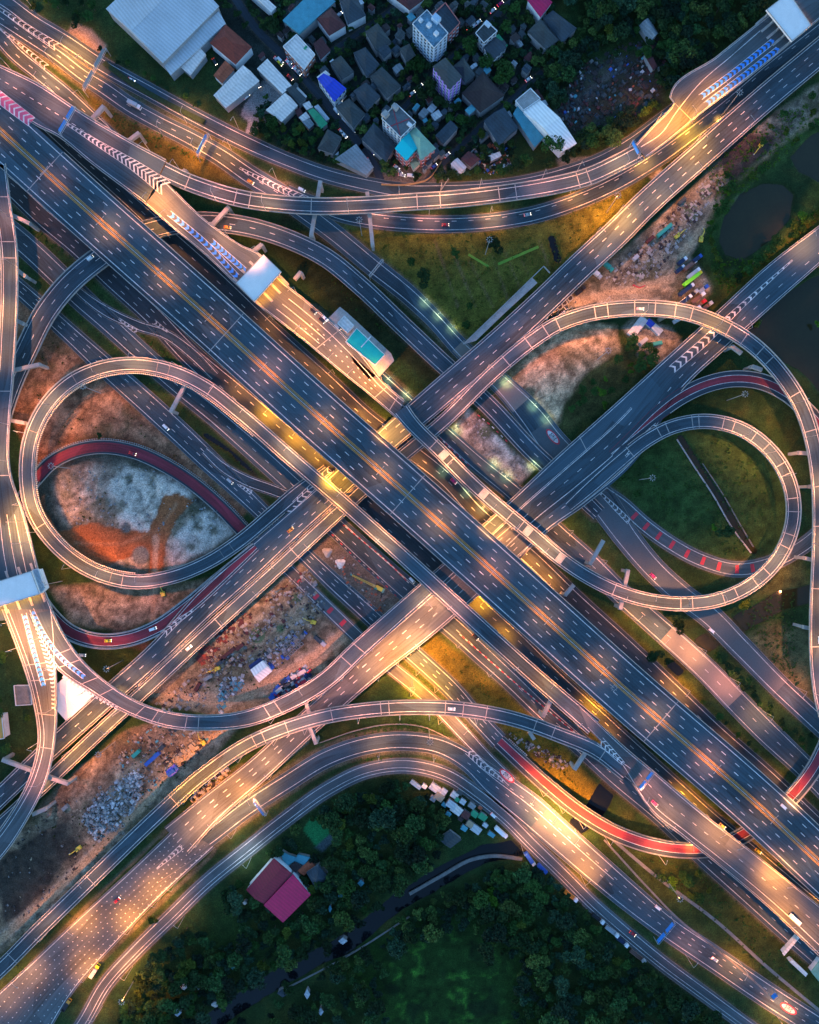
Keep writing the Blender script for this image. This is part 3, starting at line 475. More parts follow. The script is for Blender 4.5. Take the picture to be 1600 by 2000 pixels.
# pale concrete stretches of paving (older slabs)
def patch(r, t0, t1, m=5, inset=1.0, dz=.012):
    a, b_ = r.sof(t0), r.sof(t1); k = max(2, int((b_ - a) / 3)); pr = None
    for i in range(k + 1):
        c, nn, z, w = r.at(a + (b_ - a) * i / k); q = ((*(c + nn * (w / 2 - inset)), z + dz), (*(c - nn * (w / 2 - inset)), z + dz))
        if pr: r.pm.face([pr[0], pr[1], q[1], q[0]])
        pr = q
for r, a, b_, m, nm in ((h2, 10.35, 12.3, ASPH2, 'pale'), (mm, 10.25, 11.8, CONCR, 'pale'), (n2, 16.9, 18.6, CONCR, 'pale'), (n2, 19.4, 28, ASPH2, 'pale')):
    r.pm = MB(); patch(r, a, b_); o = r.pm.build('paving_patch', ASPH2 if m is ASPH2 else MATS['concrete_paving'], r.root)
for r in list(ROADS.values()): r.finish()
for o in ROADS['ww'].root.children:
    if o.name.startswith('lane_marking'): o['kind'] = 'stuff'
# ================================================================ the ground: one sheet out to the horizon
def vnoise(x, y, sc, seed):
    r = np.random.default_rng(seed); T = r.random((256, 256)); u = x / sc + 1000; v = y / sc + 1000
    i = np.floor(u).astype(int); j = np.floor(v).astype(int); fu = u - i; fv = v - j
    fu = fu * fu * (3 - 2 * fu); fv = fv * fv * (3 - 2 * fv); i &= 255; j &= 255; i1 = (i + 1) & 255; j1 = (j + 1) & 255
    return (T[i, j] * (1 - fu) + T[i1, j] * fu) * (1 - fv) + (T[i, j1] * (1 - fu) + T[i1, j1] * fu) * fv
def fbm(x, y, sc, seed, o=4):
    s = 0; a = .5; t = 0
    for k in range(o): s = s + a * vnoise(x, y, sc / 2 ** k, seed + k); t += a; a *= .55
    return s / t
def axis(lo, hi, st):
    a = np.arange(lo, hi + st, st); far = [20, 60, 150, 400, 1000, 2500, 6000]
    return np.concatenate([[lo - f for f in far[::-1]], a, [a[-1] + f for f in far]])
gx = axis(-290, 290, 1.25); gy = axis(-355, 355, 1.25)
GX, GY = np.meshgrid(gx, gy); PX = GX / MPP + 800; PY = 1000 - GY / MPP
nA = fbm(GX, GY, 14, 3); nB = fbm(GX, GY, 45, 9); nC = fbm(GX, GY, 4, 21, 3); nD = fbm(GX * .4 + GY * .3, GY * .4 - GX * .3, 3, 31, 3)
def sdf(poly):
    d = np.full(PX.shape, 1e9); ins = np.zeros(PX.shape, bool); n = len(poly)
    for i in range(n):
        x0, y0 = poly[i]; x1, y1 = poly[(i + 1) % n]; ex, ey = x1 - x0, y1 - y0
        t = np.clip(((PX - x0) * ex + (PY - y0) * ey) / (ex * ex + ey * ey + 1e-9), 0, 1)
        d = np.minimum(d, np.hypot(PX - x0 - t * ex, PY - y0 - t * ey))
        c = ((y0 > PY) != (y1 > PY)) & (PX < (x1 - x0) * (PY - y0) / (y1 - y0 + 1e-12) + x0); ins ^= c
    return np.where(ins, -d, d)
def ldist(pl):
    d = np.full(PX.shape, 1e9)
    for (x0, y0), (x1, y1) in zip(pl[:-1], pl[1:]):
        ex, ey = x1 - x0, y1 - y0; t = np.clip(((PX - x0) * ex + (PY - y0) * ey) / (ex * ex + ey * ey + 1e-9), 0, 1)
        d = np.minimum(d, np.hypot(PX - x0 - t * ex, PY - y0 - t * ey))
    return d
def sm(d, soft=4, wob=10, n=None):
    n = nA if n is None else n
    return np.clip(.5 - (d + (n - .5) * 2 * wob) / (2 * soft), 0, 1)
c3 = lambda *a: np.array(a)
grass = c3(.012, .028, .008)[None, None] * 1.35 * (0.45 + 1.2 * nB[..., None]) * (.6 + .8 * nC[..., None])
Cc = grass + c3(.030, .020, .004) * np.clip(nA - .52, 0, 1)[..., None] * 3
Hh = (nA - .5) * .9
def lay(m, col, var=.5, h=0.0, hn=0.0, streak=None):
    global Cc, Hh
    n = (nC if streak is None else streak)
    c = np.array(col)[None, None] * (1 - var + 2 * var * n[..., None]) * (.8 + .4 * nA[..., None])
    Cc = Cc * (1 - m[..., None]) + c * m[..., None]; Hh = Hh * (1 - m) + (h + hn * (nC - .5) * 2 + hn * (nA - .5)) * m
OLIVE = (.085, .085, .014); DIRT = (.23, .095, .050); TAN = (.33, .24, .14); PALE = (.34, .27, .205); GREY = (.22, .175, .115); ORNG = (.24, .085, .035); DKB = (.045, .038, .030)
# lawn triangle and other verges, lamplight put into the olive tones
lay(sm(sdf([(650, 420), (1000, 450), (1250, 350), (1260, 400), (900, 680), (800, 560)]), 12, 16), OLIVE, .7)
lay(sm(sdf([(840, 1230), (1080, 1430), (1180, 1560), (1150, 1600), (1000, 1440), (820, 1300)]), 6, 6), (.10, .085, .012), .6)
lay(sm(sdf([(1180, 1190), (1320, 1310), (1560, 1540), (1540, 1570), (1250, 1280)]), 6, 6), (.050, .060, .012), .6)
lay(sm(sdf([(1180, 1590), (1420, 1680), (1600, 1840), (1600, 1990), (1330, 1790), (1180, 1660)]), 8, 8), (.034, .048, .010), .6)
lay(sm(sdf([(1200, 930), (1300, 850), (1440, 840), (1530, 930), (1520, 1060), (1440, 1100), (1330, 1080)]), 8, 6), (.026, .055, .014), .7)
lay(sm(sdf([(170, 180), (480, 330), (560, 390), (420, 400), (200, 260)]), 8, 6), (.070, .058, .014), .6)
lay(sm(sdf([(560, 400), (900, 700), (860, 760), (700, 640), (520, 480)]), 8, 8), (.022, .030, .010), .6)
for k in range(9):
    xx = 850 + k * 34; lay(sm(ldist([(xx, 470 + (k % 3) * 20), (xx + 45, 600)]) - 1, 2, 3) * (sdf([(650, 420), (1250, 380), (900, 680)]) < 0), (.14, .10, .045), .4)
# dirt and works
m_ = sdf([(25, 580), (110, 635), (190, 715), (285, 790), (420, 905), (500, 985), (470, 1010), (400, 960), (330, 900), (250, 880), (150, 885), (70, 920), (30, 830), (20, 700)])
lay(sm(m_, 4, 5), DIRT, .55, .3, .25, nD)
lay(sm(m_ + 18, 14, 26, nB), (.24, .14, .085), .5, .3, .25, nD)
m_ = sdf([(70, 935), (110, 905), (190, 880), (260, 885), (340, 925), (420, 985), (480, 1040), (440, 1080), (340, 1125), (240, 1130), (160, 1100), (95, 1040)])
lay(sm(m_, 5, 6), (.07, .07, .055), .7, .2, .5)
lay(sm(m_ + 26, 10, 22, nA), PALE, .4, .8, 1.1)
lay(sm(sdf([(205, 950), (250, 910), (340, 930), (380, 970), (300, 1040), (220, 1040)]), 8, 10), (.44, .36, .29), .45, 1.2, 1.4)
lay(sm(sdf([(110, 1040), (185, 1022), (215, 1030), (290, 1040), (322, 965), (352, 962), (378, 980), (345, 1020), (325, 1070), (312, 1140), (294, 1140), (293, 1075), (200, 1105), (150, 1090)]), 2, 5), ORNG, .35, 1.2, .25, nD)
lay(sm(sdf([(340, 1040), (400, 990), (470, 1035), (400, 1085), (330, 1110)]), 4, 6), (.42, .37, .31), .4, .8, 1.0)
for x, y, r in ((247, 1030, 10), (275, 1085, 16)): lay(sm(np.hypot(PX - x, PY - y) - r, 2, 3), (.12, .13, .12), .15, .1, 0)
lay(sm(sdf([(95, 1145), (200, 1140), (320, 1150), (420, 1130), (340, 1195), (240, 1232), (140, 1215)]), 5, 8), (.30, .21, .14), .6, .4, .5)
lay(sm(ldist([(300, 1130), (298, 1230)]) - 8, 3, 3), (.32, .22, .15), .3, .4, .1, nD)
m_ = sdf([(255, 1345), (360, 1290), (470, 1190), (590, 1100), (640, 1180), (700, 1245), (640, 1320), (540, 1380), (420, 1400), (300, 1372)])
lay(sm(m_, 3, 5), GREY, .55, .3, .5)
lay(sm(ldist([(330, 1365), (440, 1365), (540, 1330), (620, 1280), (680, 1230)]) - 15, 5, 8), (.30, .25, .185), .3, .3, .1, nD)
lay(sm(ldist([(230, 1240), (330, 1280), (440, 1220)]) - 12, 6, 8), (.09, .055, .045), .5, .3, .3)
for x, y, r in ((503, 1240, 15), (548, 1228, 9), (580, 1168, 10)): lay(sm(np.hypot(PX - x, PY - y) - r, 1.5, 3), (.075, .125, .065), .08, .0, 0)
m_ = sdf([(230, 1440), (330, 1395), (470, 1420), (420, 1475), (300, 1585), (190, 1690), (60, 1815), (-40, 1900), (-60, 1700), (20, 1640), (110, 1540)])
lay(sm(m_, 4, 6), (.20, .155, .105), .7, .3, .6)
lay(sm(sdf([(-20, 1700), (60, 1640), (130, 1600), (160, 1650), (90, 1740), (10, 1810)]), 6, 14), DKB, .5, .8, 1.2)
lay(sm(ldist([(-20, 1850), (90, 1760), (190, 1660), (290, 1560), (350, 1480), (440, 1430)]) - 10, 4, 5), (.32, .27, .21), .3, .3, .1, nD)
lay(sm(ldist([(80, 1790), (200, 1690)]) - 3, 3, 3), (.35, .31, .26), .3)
m_ = sdf([(600, 1075), (640, 1048), (700, 1095), (795, 1180), (745, 1225), (690, 1170)])
lay(sm(m_, 3, 4), (.12, .10, .08), .6, .3, .4)
lay(sm(sdf([(878, 838), (915, 795), (960, 840), (1045, 915), (1000, 962), (940, 905)]), 3, 5), (.33, .29, .25), .6, .4, .8)
lay(sm(np.hypot(PX - 948, PY - 845) - 12, 2, 4), (.12, .13, .08), .1, .1, 0)
m_ = sdf([(960, 760), (1040, 668), (1130, 632), (1205, 640), (1215, 690), (1150, 725), (1108, 785), (1085, 835), (1040, 790)])
lay(sm(m_, 4, 8), (.52, .35, .21), .7, .6, .7)
lay(sm(np.hypot(PX - 1033, PY - 768) - 13, 2, 4), (.11, .13, .085), .1, .1, 0)
lay(sm(sdf([(1100, 790), (1150, 725), (1240, 660), (1290, 700), (1200, 780), (1100, 850)]), 8, 10), (.050, .055, .018), .7)
lay(sm(sdf([(1215, 640), (1245, 615), (1310, 640), (1345, 690), (1300, 720), (1250, 700)]), 4, 5), (.24, .205, .16), .5, .2, .2)
m_ = sdf([(1080, 600), (1180, 515), (1290, 425), (1395, 325), (1480, 245), (1620, 150), (1640, 215), (1480, 345), (1400, 430), (1345, 500), (1400, 560), (1360, 600), (1230, 590)])
lay(sm(m_, 5, 8), (.21, .17, .12), .7, .3, .6)
lay(sm(sdf([(1400, 300), (1450, 255), (1510, 270), (1500, 310), (1430, 360)]), 6, 10), (.045, .035, .03), .5, .8, .8)
lay(sm(sdf([(1270, 345), (1290, 330), (1300, 345), (1285, 362)]), 3, 3), (.35, .30, .24), .3)
lay(sm(ldist([(1640, 200), (1560, 262), (1480, 330), (1400, 410), (1340, 490), (1310, 545), (1230, 570), (1130, 590)]) - 9, 4, 5), (.34, .265, .185), .3, .3, .1, nD)
lay(sm(np.hypot((PX - 1215) / 60, (PY - 578) / 18) * 20 - 18, 6, 6), (.36, .28, .20), .3, .3, .1, nD)
for x, y, r in ((1348, 415, 16), (1378, 376, 12), (1250, 540, 9)): lay(sm(np.hypot(PX - x, (PY - y) * .8) - r, 2, 3), (.09, .12, .08), .1, .1, 0)
# tyre tracks, and gully shade painted into the bare ground's colour
for pl in ([(60, 700), (120, 690), (200, 740), (300, 850), (420, 950)], [(50, 800), (150, 790), (260, 830), (380, 930)], [(90, 660), (180, 740), (280, 830)], [(125, 1060), (220, 1075), (300, 1050), (345, 985)], [(140, 1045), (230, 1060), (315, 1030)], [(300, 1070), (302, 1200)], [(330, 1360), (430, 1372), (540, 1335), (650, 1262)], [(340, 1372), (440, 1356), (560, 1310), (660, 1240)], [(0, 1840), (120, 1735), (260, 1590), (360, 1470)], [(1130, 590), (1240, 575), (1310, 550), (1345, 480), (1420, 395), (1560, 262)], [(1140, 600), (1230, 562), (1300, 535), (1400, 405)], [(990, 745), (1050, 690), (1130, 660), (1200, 655)], [(1000, 780), (1060, 720), (1140, 690)], [(1020, 790), (1075, 760), (1100, 700)]):
    for off in (0, 7):
        dd = ldist([(x + off, y + off * .6) for x, y in pl]) + (nC - .5) * 3; mk_ = np.clip(1.6 - dd / 1.4, 0, 1) * .45 * (nA > .35); Cc = Cc * (1 - mk_[..., None] * .6)
bare = np.clip((Cc.max(-1) - .10) * 12, 0, 1); rg = np.abs(fbm(GX, GY, 16, 91, 5) - .5) * 2; rg2 = np.abs(fbm(GX * .6 + GY, GY * .6 - GX, 7, 95, 4) - .5) * 2
Cc = Cc * (1 - bare[..., None] * .45 * np.clip(1 - rg * 6, 0, 1)[..., None]) * (1 - bare[..., None] * .5 * np.clip(1 - rg2 * 7, 0, 1)[..., None]) * (1 + bare[..., None] * .35 * np.clip(rg2 * 4 - 1, 0, 1)[..., None])  # dark gullies and pale ridges: relief shading put into the soil colour
wd_ = bare * np.clip((fbm(GX, GY, 22, 101, 4) - .60) * 14, 0, 1) * .5; Cc = Cc * (1 - wd_[..., None]) + c3(.045, .050, .02) * wd_[..., None]
Hh = Hh + bare * (rg - .3) * .8
# the driven tracks and spread soil lie over those tracks and the painted gully shade
lay(sm(sdf([(205, 955), (250, 915), (335, 930), (378, 960), (310, 1035), (225, 1035)]), 5, 10) * np.clip((nD - .38) * 5, 0, 1), (.50, .42, .35), .25, 1.2, 1.4)
lay(sm(sdf([(345, 1040), (400, 995), (462, 1035), (400, 1080), (335, 1110)]), 5, 8) * np.clip((nD - .36) * 5, 0, 1), (.48, .42, .36), .25, .8, 1.0)
lay(sm(sdf([(110, 1040), (185, 1022), (215, 1030), (290, 1038), (325, 965), (350, 962), (378, 980), (343, 1015), (325, 1065), (312, 1140), (294, 1140), (293, 1075), (200, 1105), (150, 1090)]), 1.2, 6, nC), ORNG, .3, 1.2, .25, nD)
lay(sm(ldist([(150, 1060), (240, 1062), (310, 1035), (345, 985)]) - 3, 2, 4, nD) * .6, (.36, .17, .09), .2)
lay(sm(ldist([(305, 1050), (303, 1140), (298, 1235)]) - 5, 2, 3, nC), (.34, .21, .13), .3, .4, .1, nD)
for x, y, r in ((247, 1030, 9), (275, 1082, 15)): lay(sm(np.hypot(PX - x, PY - y) - r, 1.5, 3), (.13, .14, .125), .1, .1, 0)
for pl, w_ in (([(325, 1368), (440, 1365), (540, 1332), (620, 1282), (680, 1232)], 12), ([(-20, 1850), (90, 1760), (190, 1660), (290, 1560), (350, 1480), (440, 1430)], 8), ([(1640, 200), (1560, 262), (1480, 330), (1400, 410), (1340, 490), (1310, 545), (1230, 570), (1130, 590)], 8)):
    lay(sm(ldist(pl) - w_, 2, 5, nC), (.36, .26, .165), .25, .3, .05, nD)
    for o_ in (-3, 3): lay(sm(ldist([(x + o_, y + o_ * .8) for x, y in pl]) - .9, 1, 2, nC) * .55, (.20, .14, .09), .2, .1, 0)
lay(sm(np.hypot((PX - 1215) / 60, (PY - 578) / 16) * 20 - 16, 4, 6, nC), (.38, .27, .17), .3, .3, .1, nD)
# shore vegetation
lay(sm(ldist([(1640, 215), (1540, 290), (1430, 380), (1380, 470), (1400, 560), (1500, 500), (1600, 400)]) - 14, 8, 10), (.030, .062, .016), .7)
lay(sm(sdf([(1590, 350), (1640, 380), (1620, 450), (1480, 560), (1430, 600), (1400, 560), (1530, 480)]), 8, 8), (.060, .065, .012), .6)
# village ground, yards, scrapyard
m_ = sdf([(430, -40), (1010, -40), (1070, 150), (980, 330), (760, 360), (600, 300), (460, 230), (420, 120)])
lay(sm(m_, 8, 14), (.020, .028, .024), .7)
lay(sm(sdf([(478, 205), (515, 155), (572, 180), (540, 230), (500, 248), (470, 225)]), 1.5, 1), (.20, .20, .20), .35)
lay(sm(sdf([(490, 225), (512, 235), (492, 272), (478, 262)]), 1.5, 1), (.28, .26, .24), .25)
lay(sm(sdf([(740, 330), (800, 318), (870, 320), (880, 360), (760, 372)]), 2, 2), (.13, .11, .09), .3)
lay(sm(sdf([(142, 42), (180, 55), (210, 90), (195, 120), (120, 85)]), 3, 4), (.22, .17, .13), .3)
lay(sm(sdf([(555, 20), (600, -10), (655, -10), (600, 75), (560, 80)]), 4, 3), (.075, .095, .09), .3)
lay(sm(ldist([(1080, 230), (1130, 200), (1190, 145), (1215, 120)]) - 9, 6, 8), (.13, .13, .125), .4)
lay(sm(sdf([(1085, 190), (1150, 120), (1280, 90), (1300, 200), (1200, 270), (1110, 270)]), 8, 12) * .7, (.035, .032, .030), .7)
lay(sm(sdf([(1090, 310), (1150, 305), (1160, 330), (1095, 335)]), 3, 3), (.15, .14, .12), .3)
# right-hand scrub and reeds
lay(sm(sdf([(1440, 1260), (1500, 1220), (1580, 1230), (1590, 1400), (1520, 1350)]), 8, 12), (.085, .080, .035), .7)
lay(sm(sdf([(1380, 1100), (1560, 1080), (1590, 1150), (1450, 1170)]), 8, 10), (.050, .055, .018), .7)
# bottom meadow and woods floor
lay(sm(sdf([(640, 1880), (760, 1810), (900, 1780), (1050, 1850), (1120, 2050), (760, 2060)]), 20, 26), (.010, .035, .006), .8)
mdw = sm(sdf([(700, 1900), (760, 1840), (860, 1820), (960, 1880), (1010, 2050), (820, 2060)]), 20, 30)
_m = np.abs(fbm(GX, GY, 16, 55, 3) - .5); lay(mdw * np.clip(1.0 - _m * 20, 0, 1) * np.clip(nC * 2.6 - .5, 0, 1), (.028, .105, .012), .9, .2, .3)
lay(mdw * np.clip((vnoise(GX, GY, 11, 77) - .68) * 8, 0, 1), (.006, .020, .005), .4, .2, .3)
lay(sm(sdf([(400, 1760), (470, 1740), (470, 1850), (390, 1850)]), 8, 10), (.020, .045, .010), .6)
lay(sm(sdf([(592, 1620), (608, 1596), (630, 1598), (646, 1628), (620, 1656)]), 1, 1), (.018, .17, .055), .15, .1, 0)
lay(sm(sdf([(645, 1628), (655, 1640), (630, 1665), (615, 1655)]), 2, 2), (.06, .09, .10), .2)
# concrete aprons beside roads
lay(sm(ldist([(690, 1290), (600, 1450), (500, 1530)]) - 3, 3, 3), (.22, .17, .13), .3)
# water bodies are dug below grade
WATER = [('round pond', [(1408, 468), (1414, 425), (1446, 380), (1488, 359), (1530, 362), (1550, 380), (1543, 426), (1502, 470), (1450, 508), (1418, 497)]),
         ('dark pond at the picture edge', [(1545, 305), (1585, 262), (1680, 240), (1700, 400), (1610, 355), (1560, 335)]),
         ('dark lake', [(1440, 640), (1500, 600), (1600, 535), (1720, 500), (1740, 780), (1640, 800), (1560, 720), (1490, 690)])]
canal = [(1740, 1095), (1600, 1155), (1530, 1172), (1440, 1222), (1370, 1262), (1315, 1310), (1250, 1420), (1195, 1530), (1160, 1590), (1100, 1640), (1020, 1655), (950, 1668), (880, 1702), (780, 1762), (680, 1842), (560, 1902), (450, 1972), (330, 2060)]
wm = np.zeros(PX.shape)
for nme, pl in WATER: wm = np.maximum(wm, sm(sdf(pl), 3, 5))
wm = np.maximum(wm, sm(ldist(canal) - 17, 2, 4)); wm = np.maximum(wm, sm(ldist([(1330, 855), (1362, 905), (1400, 962), (1440, 1030), (1475, 1078)]) - 5.5, 1.5, .5))
wm = np.maximum(wm, sm(ldist([(1078, 465), (1090, 505)]) - 6, 1.5, 1.5))
wm = np.maximum(wm, sm(ldist([(400, 850), (450, 880), (500, 930)]) - 5, 1.5, 2))
Cc = Cc * (1 - wm[..., None] * .8) + c3(.02, .02, .015) * (wm[..., None] * .8)
Hh = Hh * (1 - wm) - 2.2 * wm
# keep the ground below every road laid on it
rk = np.full(PX.shape, 1e9)
for r in ROADS.values():
    pl = [(c[0] / (MPP) + 800, 1000 - c[1] / MPP) for c, zz in zip(r.C[::4], r.z[::4]) if zz < 4.0]
    if len(pl) > 1:
        wmax = float(np.mean(r.w)) / MPP / 2
        rk = np.minimum(rk, ldist(pl) - wmax)
flat = np.clip(1 - (rk - 4) / 12, 0, 1)
Hh = Hh * (1 - flat) * np.where(rk < 300, 1, 1) - .12 * flat - .05
verge = np.clip(1 - (rk - 0) / 4, 0, 1) * (rk > -6)
Cc = Cc * (1 - .55 * verge[..., None]) + c3(.12, .10, .075) * (.55 * verge[..., None]) * (.5 + nC[..., None])
far_ = np.clip((np.maximum(np.abs(GX) / 290, np.abs(GY) / 355) - 1.0) * 3, 0, 1); Hh *= (1 - far_)
ny, nx = GX.shape
V = np.stack([GX, GY, Hh], -1).reshape(-1, 3).astype(np.float32); idx = np.arange(ny * nx).reshape(ny, nx)
Fq = np.stack([idx[:-1, :-1], idx[:-1, 1:], idx[1:, 1:], idx[1:, :-1]], -1).reshape(-1, 4)
def mesh_np(name, V, Fq, mats, col=None, smooth=False):
    me = bpy.data.meshes.new(name); me.vertices.add(len(V)); me.vertices.foreach_set('co', np.asarray(V, np.float32).ravel())
    k = Fq.shape[1]; me.loops.add(Fq.size); me.loops.foreach_set('vertex_index', Fq.ravel().astype(np.int32))
    me.polygons.add(len(Fq)); me.polygons.foreach_set('loop_start', np.arange(0, Fq.size, k, dtype=np.int32))
    me.update(calc_edges=True)
    if smooth: me.polygons.foreach_set('use_smooth', np.ones(len(Fq), bool))
    for m in mats: me.materials.append(m)
    if col is not None:
        a = me.color_attributes.new(name='soil', type='FLOAT_COLOR', domain='POINT'); c4 = np.ones((len(V), 4), np.float32); c4[:, :3] = col; a.data.foreach_set('color', c4.ravel())
    return me
def attr_mat(name, fine=1.3, rough=.95, bump=.35):
    m = bpy.data.materials.new(name); m.use_nodes = True; t = m.node_tree; b = t.nodes['Principled BSDF']; b.inputs['Roughness'].default_value = rough; b.inputs['Specular IOR Level'].default_value = .15
    at = t.nodes.new('ShaderNodeAttribute'); at.attribute_name = 'soil'; tc = t.nodes.new('ShaderNodeTexCoord')
    n = t.nodes.new('ShaderNodeTexNoise'); n.inputs['Scale'].default_value = fine; n.inputs['Detail'].default_value = 5; n.inputs['Roughness'].default_value = .7; t.links.new(tc.outputs['Object'], n.inputs['Vector'])
    mr = t.nodes.new('ShaderNodeMapRange'); mr.inputs['From Min'].default_value = .3; mr.inputs['From Max'].default_value = .7; mr.inputs['To Min'].default_value = .45; mr.inputs['To Max'].default_value = 1.6; t.links.new(n.outputs[0], mr.inputs[0])
    vm = t.nodes.new('ShaderNodeVectorMath'); vm.operation = 'SCALE'; t.links.new(at.outputs['Color'], vm.inputs[0]); n9 = t.nodes.new('ShaderNodeTexNoise'); n9.inputs['Scale'].default_value = .8; n9.inputs['Detail'].default_value = 6; n9.inputs['Roughness'].default_value = .75; n9.inputs['Distortion'].default_value = 1.2; t.links.new(tc.outputs['Object'], n9.inputs['Vector'])
    m9 = t.nodes.new('ShaderNodeMapRange'); m9.inputs['From Min'].default_value = .32; m9.inputs['From Max'].default_value = .66; m9.inputs['To Min'].default_value = .5; m9.inputs['To Max'].default_value = 1.4; t.links.new(n9.outputs[0], m9.inputs[0])
    mu = t.nodes.new('ShaderNodeMath'); mu.operation = 'MULTIPLY'; t.links.new(mr.outputs[0], mu.inputs[0]); t.links.new(m9.outputs[0], mu.inputs[1]); t.links.new(mu.outputs[0], vm.inputs['Scale']); t.links.new(vm.outputs[0], b.inputs['Base Color'])
    bp = t.nodes.new('ShaderNodeBump'); bp.inputs['Strength'].default_value = bump; bp.inputs['Distance'].default_value = .6; t.links.new(n.outputs[0], bp.inputs['Height']); t.links.new(bp.outputs[0], b.inputs['Normal'])
    return m
SOIL = attr_mat('soil_and_grass')
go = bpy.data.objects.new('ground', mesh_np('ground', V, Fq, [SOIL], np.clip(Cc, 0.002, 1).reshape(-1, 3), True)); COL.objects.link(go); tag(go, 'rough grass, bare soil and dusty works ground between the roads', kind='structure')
WAT = mat('dark_water', (.026, .024, .010), .08, .08, .08, .6, spec=.3, bump=.05)
wb = MB(); wb.face([P(1380, 1090, 0)[:2] + (-1.0,)] * 0 + [(170, -90, -1.0), (345, -90, -1.0), (345, 290, -1.0), (170, 290, -1.0)])
wb.build('water', WAT); tag(bpy.data.objects['water'], 'dark still pond and lake water', kind='structure')
wb = MB(); o_, _ = catmull(canal, 8); C_ = np.array([P(x, y)[:2] for x, y in o_[:, :2]]); T_ = np.gradient(C_, axis=0); T_ /= np.linalg.norm(T_, axis=1)[:, None]; N_ = np.stack([-T_[:, 1], T_[:, 0]], 1) * 9.5
for i in range(len(C_) - 1):
    if C_[i][0] > 186: continue
    wb.face([(*(C_[i] + N_[i]), -1.02), (*(C_[i] - N_[i]), -1.02), (*(C_[i + 1] - N_[i + 1]), -1.02), (*(C_[i + 1] + N_[i + 1]), -1.02)])
WATC = mat('black_canal_water', (.005, .007, .009), .08, .1, .08, .6, spec=.3)
o = wb.build('canal_water', WATC); tag(o, 'dark canal water winding under the roads', kind='structure')
for o in []: pass
wb = MB(); wb.face([(*P(1030, 440)[:2], -1.01), (*P(1110, 440)[:2], -1.01), (*P(1110, 530)[:2], -1.01), (*P(1030, 530)[:2], -1.01)][::-1]); wb.face([(*P(380, 830)[:2], -1.01), (*P(540, 830)[:2], -1.01), (*P(540, 960)[:2], -1.01), (*P(380, 960)[:2], -1.01)][::-1])
o = wb.build('ditch_water', WATC); tag(o, 'black ditch water on the lawn', kind='structure')
def ribbon(name, pts, w, z0_, z1_, m, label, cat=None, kind=None):
    b = MB(); o, _ = catmull(pts, 6); C = np.array([P(x, y, 0)[:2] for x, y in o[:, :2]]); T = np.gradient(C, axis=0); T /= np.linalg.norm(T, axis=1)[:, None]; N_ = np.stack([-T[:, 1], T[:, 0]], 1) * w / 2
    for i in range(len(C) - 1):
        A_ = [(*(C[i] + N_[i]), z0_), (*(C[i] + N_[i]), z1_), (*(C[i] - N_[i]), z1_), (*(C[i] - N_[i]), z0_)]; B_ = [(*(C[i + 1] + N_[i + 1]), z0_), (*(C[i + 1] + N_[i + 1]), z1_), (*(C[i + 1] - N_[i + 1]), z1_), (*(C[i + 1] - N_[i + 1]), z0_)]
        for q in range(3): b.face([A_[q], A_[q + 1], B_[q + 1], B_[q]])
    b.face([A_[0]] * 0 + [B_[3], B_[2], B_[1], B_[0]]); ob = b.build(name, m); tag(ob, label, cat, None, kind); return ob
ribbon('canal_wall', [(1322, 858), (1355, 910), (1392, 966), (1432, 1034), (1467, 1080)], .8, -1.5, .45, CONC, 'pale concrete wall along the near side of the loop ditch', 'wall')
ribbon('canal_wall', [(1372, 905), (1410, 962), (1448, 1028), (1472, 1068)], .5, -1.5, .35, CONCD, 'thin concrete wall along the far side of the loop ditch', 'wall')
ribbon('towpath', [(800, 1746), (860, 1712), (925, 1678), (960, 1672), (1020, 1678)], 2.0, -.8, .35, CONCD, 'pale concrete towpath on the canal bank', kind='structure')
ribbon('path', [(560, 1930), (680, 1866), (800, 1790)], 1.0, -.8, .3, CONCD, 'thin towpath beside the canal below the crimson roofs', kind='structure')
ribbon('footpath', [(1180, 1625), (1280, 1710), (1400, 1800), (1500, 1890), (1620, 1990)], 2.0, -.5, .16, CONCD, 'straight path across the lawn between lower right roads', kind='structure')
ribbon('drain', [(1180, 1640), (1262, 1730), (1320, 1790), (1420, 1870), (1500, 1940)], 1.2, -.5, .15, CONCD, 'narrow concrete drain beside the lawn path', kind='structure')
ribbon('fence', [(625, 1450), (700, 1425), (760, 1414), (830, 1420), (878, 1442)], .25, -.2, 1.5, CONC, 'low pale fence bowing above the lower bend', 'fence')
ribbon('hedge', [(205, 125), (260, 165), (330, 205), (400, 240)], 3, -.2, 1.6, mat('hedge_leaves', (.015, .035, .010), .9, .35, .6, 4, bump=1), 'clipped dark hedge below the big warehouse', 'hedge')
ribbon('boundary_wall', [(862, 372), (880, 345), (920, 300), (975, 250)], .3, -.2, 2.2, CONC, 'thin boundary wall beside the lane to the long white shed', 'wall')
ribbon('boundary_wall', [(745, 362), (795, 362), (838, 350), (862, 318)], .3, -.2, 2.0, mat('ochre_render', (.40, .25, .12), .8), 'ochre boundary wall around the turquoise-roofed block', 'wall')
ribbon('drain', [(640, 510)] * 0 + [(915, 497), (955, 521)], 1.5, -.3, .12, mat('algae_green', (.11, .25, .02), .7), 'short lime green algae strip on the lawn', kind='structure')
ribbon('drain', [(973, 516), (1010, 500), (1052, 482)], 1.7, -.3, .12, MATS['algae_green'], 'longer lime green algae strip on the lawn', kind='structure')
